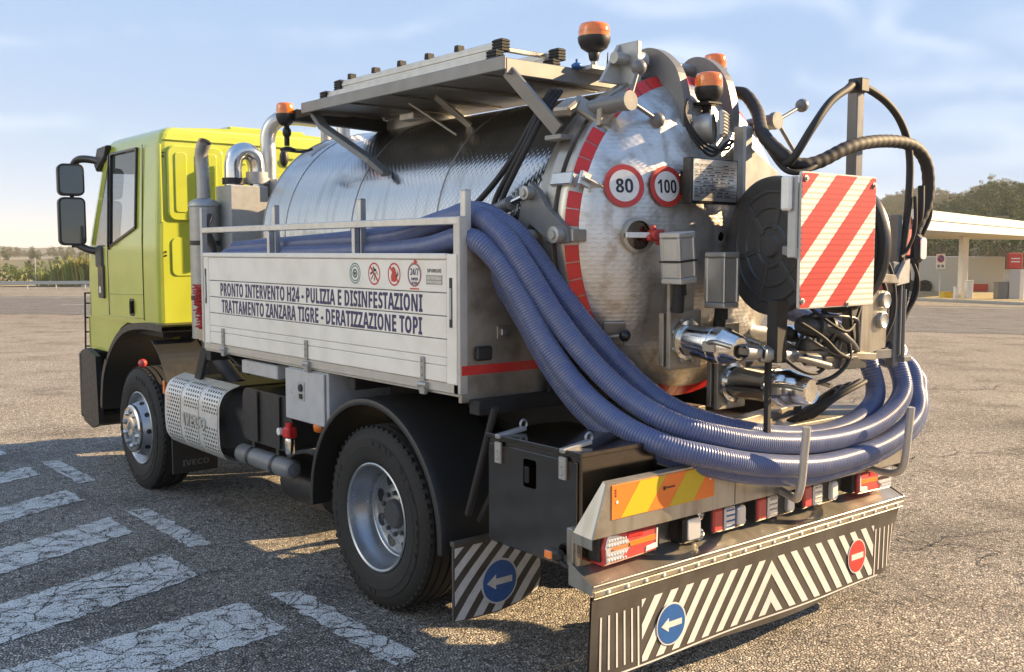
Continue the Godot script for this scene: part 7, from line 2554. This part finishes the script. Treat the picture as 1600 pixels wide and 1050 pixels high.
func build_station(rng: RandomNumberGenerator) -> void:
	# filling-station canopy
	var at := func(u: float, d: float) -> Vector2:    # along a bearing from the parking place
		return Vector2(EYE.x, EYE.z) + Vector2(sin(u), -cos(u)) * d
	var brg := func(px: float) -> float: return 0.6906 + atan((px - 800.0) / 1576.0)
	var A: Vector2 = at.call(brg.call(1424), 45.0); var B: Vector2 = at.call(brg.call(1640), 76.0)
	var Cc: Vector2 = at.call(brg.call(1660), 92.0); var D: Vector2 = at.call(brg.call(1400), 78.0)
	var y0 := 2.88; var y1 := 3.30; var y2 := 3.72
	var poly := [A, B, Cc, D]
	var cn := thing("canopy", "wide flat filling-station canopy on a slim column at the right", "canopy", on_ground(55.4, -26.5))
	var sf := M.new()
	sf.quad_out(V(A.x, y0 + 0.03, A.y), V(B.x, y0 + 0.03, B.y), V(Cc.x, y0 + 0.03, Cc.y), V(D.x, y0 + 0.03, D.y), Vector3.DOWN)
	sf.quad_out(V(A.x, y2 - 0.03, A.y), V(B.x, y2 - 0.03, B.y), V(Cc.x, y2 - 0.03, Cc.y), V(D.x, y2 - 0.03, D.y), Vector3.UP)
	part(cn, "soffit", sf, mat(C(0.55, 0.52, 0.47), 0.7))
	for i in 4:
		var p: Vector2 = poly[i]; var q: Vector2 = poly[(i + 1) % 4]
		var n2 := (q - p).normalized()
		var lo := M.new()
		lo.bar(V(p.x, (y0 + y1) * 0.5, p.y), V(q.x, (y0 + y1) * 0.5, q.y), 0.12, y1 - y0, Vector3.UP, 0.01)
		part(cn, "fascia", lo, mat(C(0.50, 0.56, 0.66), 0.5))
		var hi := M.new()
		hi.bar(V(p.x, (y1 + y2) * 0.5 + 0.01, p.y), V(q.x, (y1 + y2) * 0.5 + 0.01, q.y), 0.22, y2 - y1, Vector3.UP, 0.01)
		part(cn, "roof_edge", hi, mat(C(0.74, 0.70, 0.60), 0.5))
	for u: float in [1503.0, 1720.0]:
		var c: Vector2 = at.call(brg.call(u), 66.5)
		var cm := M.new()
		cm.box(V(c.x, (y0 + ground_y(c.x, c.y)) * 0.5, c.y), V(0.42, y0 - ground_y(c.x, c.y), 0.42), 0.03, Basis(Vector3.UP, -0.5))
		part(cn, "column", cm, mm.board)
	# white semi-trailer parked behind
	var tA: Vector2 = at.call(brg.call(1360), 84.0); var tB: Vector2 = at.call(brg.call(1568), 84.0)
	var tr := thing("trailer", "long plain white semi-trailer parked behind the canopy column", "trailer", on_ground(tA.x, tA.y))
	var dirv := (tB - tA).normalized()
	var nrm := Vector2(-dirv.y, dirv.x)
	var gy := ground_y(tA.x, tA.y)
	var mid := (tA + tB) * 0.5 + nrm * -1.3
	var tb := Basis(V(dirv.x, 0, dirv.y), Vector3.UP, V(-dirv.y, 0, dirv.x) * 1.0)
	var box := M.new()
	box.box(V(mid.x, 0.12, mid.y), V((tB - tA).length(), 2.95, 2.5), 0.05, tb)
	part(tr, "box_body", box, mat(C(0.46, 0.44, 0.40), 0.6))
	var sk := M.new()
	sk.box(V(mid.x, gy + 0.35, mid.y), V((tB - tA).length() * 0.96, 0.45, 2.2), 0.02, tb)
	part(tr, "underframe", sk, mm.frame)
	for e in [[0.12, 0.07], [0.80, 0.10]]:
		var s := tA.lerp(tB, e[0])
		var rs := M.new()
		rs.box(V(s.x, gy + 0.42, s.y), V(1.6, 0.55, 0.08), 0.02, tb)
		part(tr, "red_skirt", rs, mm.redpaint)
	for e: float in [0.42, 0.30, 0.36]:
		var s := tA.lerp(tB, e)
		var wm := M.new()
		wm.lathe([Vector2(-0.15, 0.0), Vector2(-0.15, 0.5), Vector2(0.10, 0.5), Vector2(0.12, 0.30), Vector2(0.06, 0.26), Vector2(0.06, 0)], V(s.x, gy + 0.45, s.y), V(nrm.x, 0, nrm.y), 20)
		part(tr, "wheel", wm, mm.tyre)
	# no-parking sign on its post
	var sp: Vector2 = at.call(brg.call(1467), 63.0)
	var sg := thing("parking_sign", "round no-parking sign on a white plate and thin grey post", "sign", on_ground(sp.x, sp.y))
	var face := Basis(Vector3.UP, -0.55)
	var gyp := ground_y(sp.x, sp.y)
	var pm := M.new()
	pm.rod(V(sp.x, gyp, sp.y), V(sp.x, 1.85, sp.y), 0.035, 8)
	part(sg, "post", pm, mm.greylight)
	var sm := M.new()
	sm.box(V(sp.x, 1.42, sp.y) + face.z * 0.05, V(0.56, 0.84, 0.02), 0.005, face)
	part(sg, "plate", sm, mm.white)
	var rd := M.new()
	rd.prism(disc(0, 0, 0.22, 0.22, 24), V(sp.x, 1.56, sp.y) + face.z * 0.062, face.x, face.y, 0.004, 0.0)
	part(sg, "red_disc", rd, mm.signred)
	var bd := M.new()
	bd.prism(disc(0, 0, 0.165, 0.165, 24), V(sp.x, 1.56, sp.y) + face.z * 0.068, face.x, face.y, 0.004, 0.0)
	part(sg, "blue_disc", bd, mm.blue)
	var sl := M.new()
	sl.prism(P2([-0.15, 0.11, -0.11, 0.15, 0.15, -0.11, 0.11, -0.15]), V(sp.x, 1.56, sp.y) + face.z * 0.074, face.x, face.y, 0.004, 0.0)
	part(sg, "red_slash", sl, mm.signred)
	for dx: float in [-0.12, 0.12]:
		var pk := M.new()
		pk.prism(P2([dx - 0.08, -0.08, dx + 0.08, -0.08, dx + 0.08, 0.08, dx - 0.08, 0.08]), V(sp.x, 1.14, sp.y) + face.z * 0.062, face.x, face.y, 0.004, 0.0)
		part(sg, "pictogram", pk, mm.greypaint)
	# pump kiosk with the red price sign, cabinets, bollard and bin
	var boxes := [
		["fuel_pump", "grey fuel pump cabinet carrying a red sign, near the right edge", "fuel pump", 1583.0, 66.0, 0.95, 0.62, 1.78, mm.greylight],
		["service_cabinet", "low dark grey cabinet standing left of the fuel pump", "cabinet", 1563.0, 65.5, 0.62, 0.5, 1.05, mm.greypaint],
		["white_cabinet", "small white cabinet beside the canopy column", "cabinet", 1513.0, 65.5, 0.40, 0.3, 1.12, mm.white],
		["waste_bin", "small white waste bin left of the canopy column", "bin", 1493.0, 65.0, 0.22, 0.22, 0.75, mm.white],
		["bollard", "white post at the right side of the fuel pump", "post", 1596.0, 64.5, 0.18, 0.18, 1.75, mm.board],
		["crate_stack", "low yellowish stack of goods beside the no-parking sign", "crates", 1480.0, 66.0, 0.70, 0.5, 0.42, mm.yellow],
	]
	for b in boxes:
		var p: Vector2 = at.call(brg.call(b[3]), b[4])
		var g := ground_y(p.x, p.y)
		var o := thing(b[0], b[1], b[2], V(p.x, g, p.y))
		var m := M.new()
		m.box(V(p.x, g + b[7] * 0.5, p.y), V(b[5], b[7], b[6]), 0.03, face)
		part(o, "body", m, b[8])
		var m2 := M.new()
		m2.box(V(p.x, g + b[7] * 0.985, p.y), V(b[5] + 0.04, b[7] * 0.04, b[6] + 0.04), 0.01, face)
		part(o, "top", m2, b[8])
		if b[0] == "fuel_pump":
			var m3 := M.new()
			m3.box(V(p.x, g + 2.28, p.y), V(0.95, 0.95, 0.12), 0.03, face)
			part(o, "price_sign", m3, mm.redpaint)
			var m4 := M.new()
			m4.box(V(p.x, g + 2.28, p.y) + face.z * 0.02, V(0.84, 0.84, 0.12), 0.02, face)
			part(o, "sign_panel", m4, mm.signred)
			for k in 2:
				var m5 := M.new()
				m5.box(V(p.x, g + 2.42 - 0.18 * k, p.y) + face.z * 0.085, V(0.55, 0.06, 0.02), 0.0, face)
				part(o, "sign_line", m5, mm.white)

func build_wood(rng: RandomNumberGenerator) -> void:
	# wooded ridge behind the station and a nearer green slope
	var brg := func(px: float) -> float: return 0.6906 + atan((px - 800.0) / 1576.0)
	var ridge := func(px: float) -> float:   # heights of the ridge against the sky, metres at 600 m
		var v := 270.0
		if px < 1420: v = lerpf(330, 276, clampf((px - 1180) / 240, 0, 1))
		elif px < 1500: v = lerpf(276, 282, (px - 1420) / 80.0)
		elif px < 1540: v = lerpf(282, 270, (px - 1500) / 40.0)
		else: v = 272.0 + 4.0 * sin(px * 0.03)
		return 1.98 + (393.0 - v) / 1576.0 * 600.0 - 6.0
	var hm := M.new()
	hm.grid(func(u, w):
		var px := lerpf(1150.0, 2600.0, u)
		var az: float = brg.call(px)
		var d := lerpf(300.0, 620.0, w)
		return V(EYE.x + d * sin(az), -4.0 + (ridge.call(px) - 2.0) * pow(w, 0.8), EYE.z - d * cos(az)), 90, 10, 1, 1, true)
	var earth := mat(C(0.045, 0.055, 0.025), 0.95)
	setting("hillside", hm, earth)
	var sm := M.new()
	sm.grid(func(u, w):
		var px := lerpf(1240.0, 2600.0, u)
		var az: float = brg.call(px)
		var d := lerpf(110.0, 250.0, w)
		var v := lerpf(345.0, 296.0, clampf((px - 1400) / 140, 0, 1))
		var top := 1.98 + (393.0 - v) / 1576.0 * 250.0 - 1.0
		return V(EYE.x + d * sin(az), -2.4 + (top + 2.4) * w, EYE.z - d * cos(az)), 60, 6, 1, 1, true)
	setting("near_slope", sm, earth)
	# tree crown built of leaf tufts; a few kinds, copied as single trees
	var kinds := []
	for kk in 4:
		var trunk := M.new()
		trunk.tube(PackedVector3Array([V(0, -0.5, 0), V(0.1, 2.2, 0), V(0.05, 5.0, 0.1)]), PackedFloat32Array([0.28, 0.22, 0.10]), 6)
		for j in 4:
			var a := TAU * j / 4 + kk
			trunk.tube(PackedVector3Array([V(0.08, 2.4 + 0.4 * j, 0), V(cos(a) * 1.8, 4.2 + 0.5 * j, sin(a) * 1.8)]), PackedFloat32Array([0.12, 0.04]), 5)
		var cr := M.new()
		var lobes := []
		for j in 9: lobes.append([V(rng.randf_range(-2.2, 2.2), rng.randf_range(3.2, 7.6), rng.randf_range(-2.2, 2.2)), rng.randf_range(1.1, 2.0)])
		for j in 1000:
			var lb: Array = lobes[j % 9]
			var d := V(rng.randf_range(-1, 1), rng.randf_range(-0.8, 1), rng.randf_range(-1, 1)).normalized() * pow(rng.randf(), 0.35)
			var p: Vector3 = lb[0] + V(d.x, d.y * 0.8, d.z) * lb[1]
			var a := V(rng.randf_range(-1, 1), rng.randf_range(-1, 1), rng.randf_range(-1, 1)).normalized()
			var b := a.cross(V(rng.randf_range(-1, 1), 1, rng.randf_range(-1, 1))).normalized()
			var s := rng.randf_range(0.16, 0.36)
			cr.tri(p - a * s, p + a * s, p + b * s * 1.4)
		var lm := mat(C(0.050 + 0.012 * kk, 0.072 + 0.010 * kk, 0.026), 0.75)
		lm.backlight_enabled = true
		lm.backlight = Color(0.3, 0.34, 0.18)
		kinds.append([trunk.mesh(Vector3.ZERO, mat(C(0.07, 0.055, 0.04), 0.9)), cr.mesh(Vector3.ZERO, lm)])
	var tree := func(p: Vector3, s: float, kk: int, label: String, group: String) -> void:
		var o := Node3D.new()
		o.name = numbered(self, "tree")
		add_child(o)
		o.position = p
		o.rotation.y = rng.randf() * TAU
		o.scale = V(s, s * rng.randf_range(0.85, 1.15), s)
		gp[o] = p
		for j in 2:
			var q := MeshInstance3D.new()
			q.name = ["trunk", "crown"][j]
			q.mesh = kinds[kk][j]
			o.add_child(q)
		tag(o, label, "tree", group)
	# trees on the skyline, singly
	var sky_line := [[1412, 0.9], [1424, 1.0], [1437, 0.95], [1464, 1.1], [1478, 0.8], [1492, 0.8], [1509, 1.0], [1522, 1.2], [1532, 1.15], [1545, 1.55], [1552, 1.45], [1562, 1.2], [1576, 1.15], [1588, 1.0], [1600, 1.05], [1612, 1.0], [1398, 0.9], [1384, 0.85], [1368, 0.9]]
	var nth := ["first", "second", "third", "fourth", "fifth", "sixth", "seventh", "eighth", "ninth", "tenth", "eleventh", "twelfth", "thirteenth", "fourteenth", "fifteenth", "sixteenth", "seventeenth"]
	var order := []
	for q in sky_line:
		if q[1] <= 1.4: order.append(q[0])
	order.sort()
	for q in sky_line:
		var az: float = brg.call(q[0])
		var d := 590.0
		var big: bool = q[1] > 1.4
		tree.call(V(EYE.x + d * sin(az), -4.0 + (ridge.call(q[0]) - 2.0) * 0.924 - 0.6, EYE.z - d * cos(az)), 0.72 * q[1], int(q[0]) % 4, ("tall dark tree standing proud of the wooded ridge, left one of two" if q[0] == 1545 else "tall dark tree standing proud of the wooded ridge, right one of two") if big else "dark tree on the skyline of the wooded ridge, %s from the left" % nth[order.find(q[0])], "tall trees on the ridge" if big else "trees on the skyline of the ridge")
	# the rest of the wood reads as one mass
	var wood_mesh: ArrayMesh = kinds[1][1]
	var wm2: ArrayMesh = wood_mesh.duplicate()
	var lm2 := mat(C(0.055, 0.080, 0.028), 0.8)
	lm2.vertex_color_use_as_albedo = true
	lm2.backlight_enabled = true
	lm2.backlight = Color(0.3, 0.34, 0.18)
	wm2.surface_set_material(0, lm2)
	scatter("forest", wm2, 1500, rng, func() -> Array:
		var px := rng.randf_range(1180, 2300) if rng.randf() < 0.3 else rng.randf_range(1340, 1640)
		var az: float = brg.call(px)
		var w := rng.randf()
		var d := lerpf(330.0, 600.0, w)
		var ww := (d - 300.0) / 320.0
		return [V(EYE.x + d * sin(az), -4.0 + (ridge.call(px) - 2.0) * pow(ww, 0.8) - 3.0, EYE.z - d * cos(az)), rng.randf_range(0.55, 0.9), Color(rng.randf_range(0.7, 1.3), rng.randf_range(0.75, 1.25), rng.randf_range(0.7, 1.1))])
	for o in get_children():
		if o.name == "forest": tag(o, "dense wood covering the ridge behind the station", "forest")
	scatter("scrub", wm2, 700, rng, func() -> Array:
		var px := rng.randf_range(1250, 2200) if rng.randf() < 0.3 else rng.randf_range(1380, 1640)
		var az: float = brg.call(px)
		var w := rng.randf()
		var d := lerpf(125.0, 248.0, w)
		var v := lerpf(345.0, 296.0, clampf((px - 1400) / 140, 0, 1))
		var top := 1.98 + (393.0 - v) / 1576.0 * 250.0 - 1.0
		return [V(EYE.x + d * sin(az), -2.4 + (top + 2.4) * (d - 110.0) / 140.0 - 1.6, EYE.z - d * cos(az)), rng.randf_range(0.28, 0.42), Color(rng.randf_range(0.8, 1.3), rng.randf_range(0.9, 1.4), rng.randf_range(0.7, 1.0))])
	scatter("treeline", wm2, 420, rng, func() -> Array:
		var az := deg_to_rad(rng.randf_range(-12, 23))
		var d := rng.randf_range(175.0, 330.0) if rng.randf() < 0.6 else rng.randf_range(560.0, 700.0)
		return [V(EYE.x + d * sin(az), (-2.0 + (d - 170.0) / 150.0 * 2.2 - 1.2) if d < 400 else -2.5, EYE.z - d * cos(az)), rng.randf_range(0.22, 0.40) if d < 400 else rng.randf_range(0.5, 0.9), Color(rng.randf_range(0.45, 0.9), rng.randf_range(0.6, 1.0), rng.randf_range(0.5, 0.8))])
	# bare brown branches below the canopy
	for k in 5:
		var az: float = brg.call([1440.0, 1466.0, 1530.0, 1556.0, 1590.0][k])
		var d := 98.0
		var p := V(EYE.x + d * sin(az), -1.5, EYE.z - d * cos(az))
		var m := M.new()
		for j in 46:
			var a := rng.randf() * TAU
			var h := rng.randf_range(1.6, 4.8)
			var e := p + V(cos(a) * rng.randf_range(0.5, 2.4), h, sin(a) * 2.0)
			m.tube(PackedVector3Array([p + V(0, 0.2, 0), p.lerp(e, 0.5) + V(0, 0.6, 0), e]), PackedFloat32Array([0.07, 0.04, 0.015]), 4)
		single("bare_shrub", m, mat(C(0.13, 0.10, 0.07), 0.9), "bare brown shrub above the white trailer under the canopy, %s from the left" % nth[k], "shrub", "bare shrubs behind the trailer")

func _ready() -> void:
	var cam := Camera3D.new()
	cam.name = "camera"
	cam.fov = 36.835
	cam.near = 0.05
	cam.far = 4000.0
	add_child(cam)
	cam.position = EYE
	cam.rotation = V(-0.0837, -0.6906, 0)
	cam.current = true
	var env := Environment.new()
	env.background_mode = Environment.BG_SKY
	var sky := Sky.new()
	var pm := PanoramaSkyMaterial.new()
	pm.panorama = ImageTexture.create_from_image(sky_image())
	sky.sky_material = pm
	env.sky = sky
	env.tonemap_mode = Environment.TONE_MAPPER_LINEAR
	env.tonemap_exposure = 2.9
	env.sdfgi_enabled = true
	env.ssao_enabled = true
	env.ssil_enabled = true
	env.fog_enabled = true
	env.fog_density = 0.00035
	env.fog_light_color = Color(0.86, 0.84, 0.80)
	var we := WorldEnvironment.new()
	we.name = "world_environment"
	we.environment = env
	add_child(we)
	var sun := DirectionalLight3D.new()
	sun.name = "sun"
	sun.light_color = Color(1.0, 0.86, 0.66)
	sun.light_energy = 1.6
	sun.light_angular_distance = 0.5
	sun.shadow_enabled = true
	add_child(sun)
	var el := deg_to_rad(22.5)
	var az := deg_to_rad(22.0)
	sun.basis = Basis.looking_at(-V(cos(el) * cos(az), sin(el), cos(el) * sin(az)))

	make_materials()
	make_ground_materials()
	build_ground()
	build_background()
	build_truck()
	build_loose()
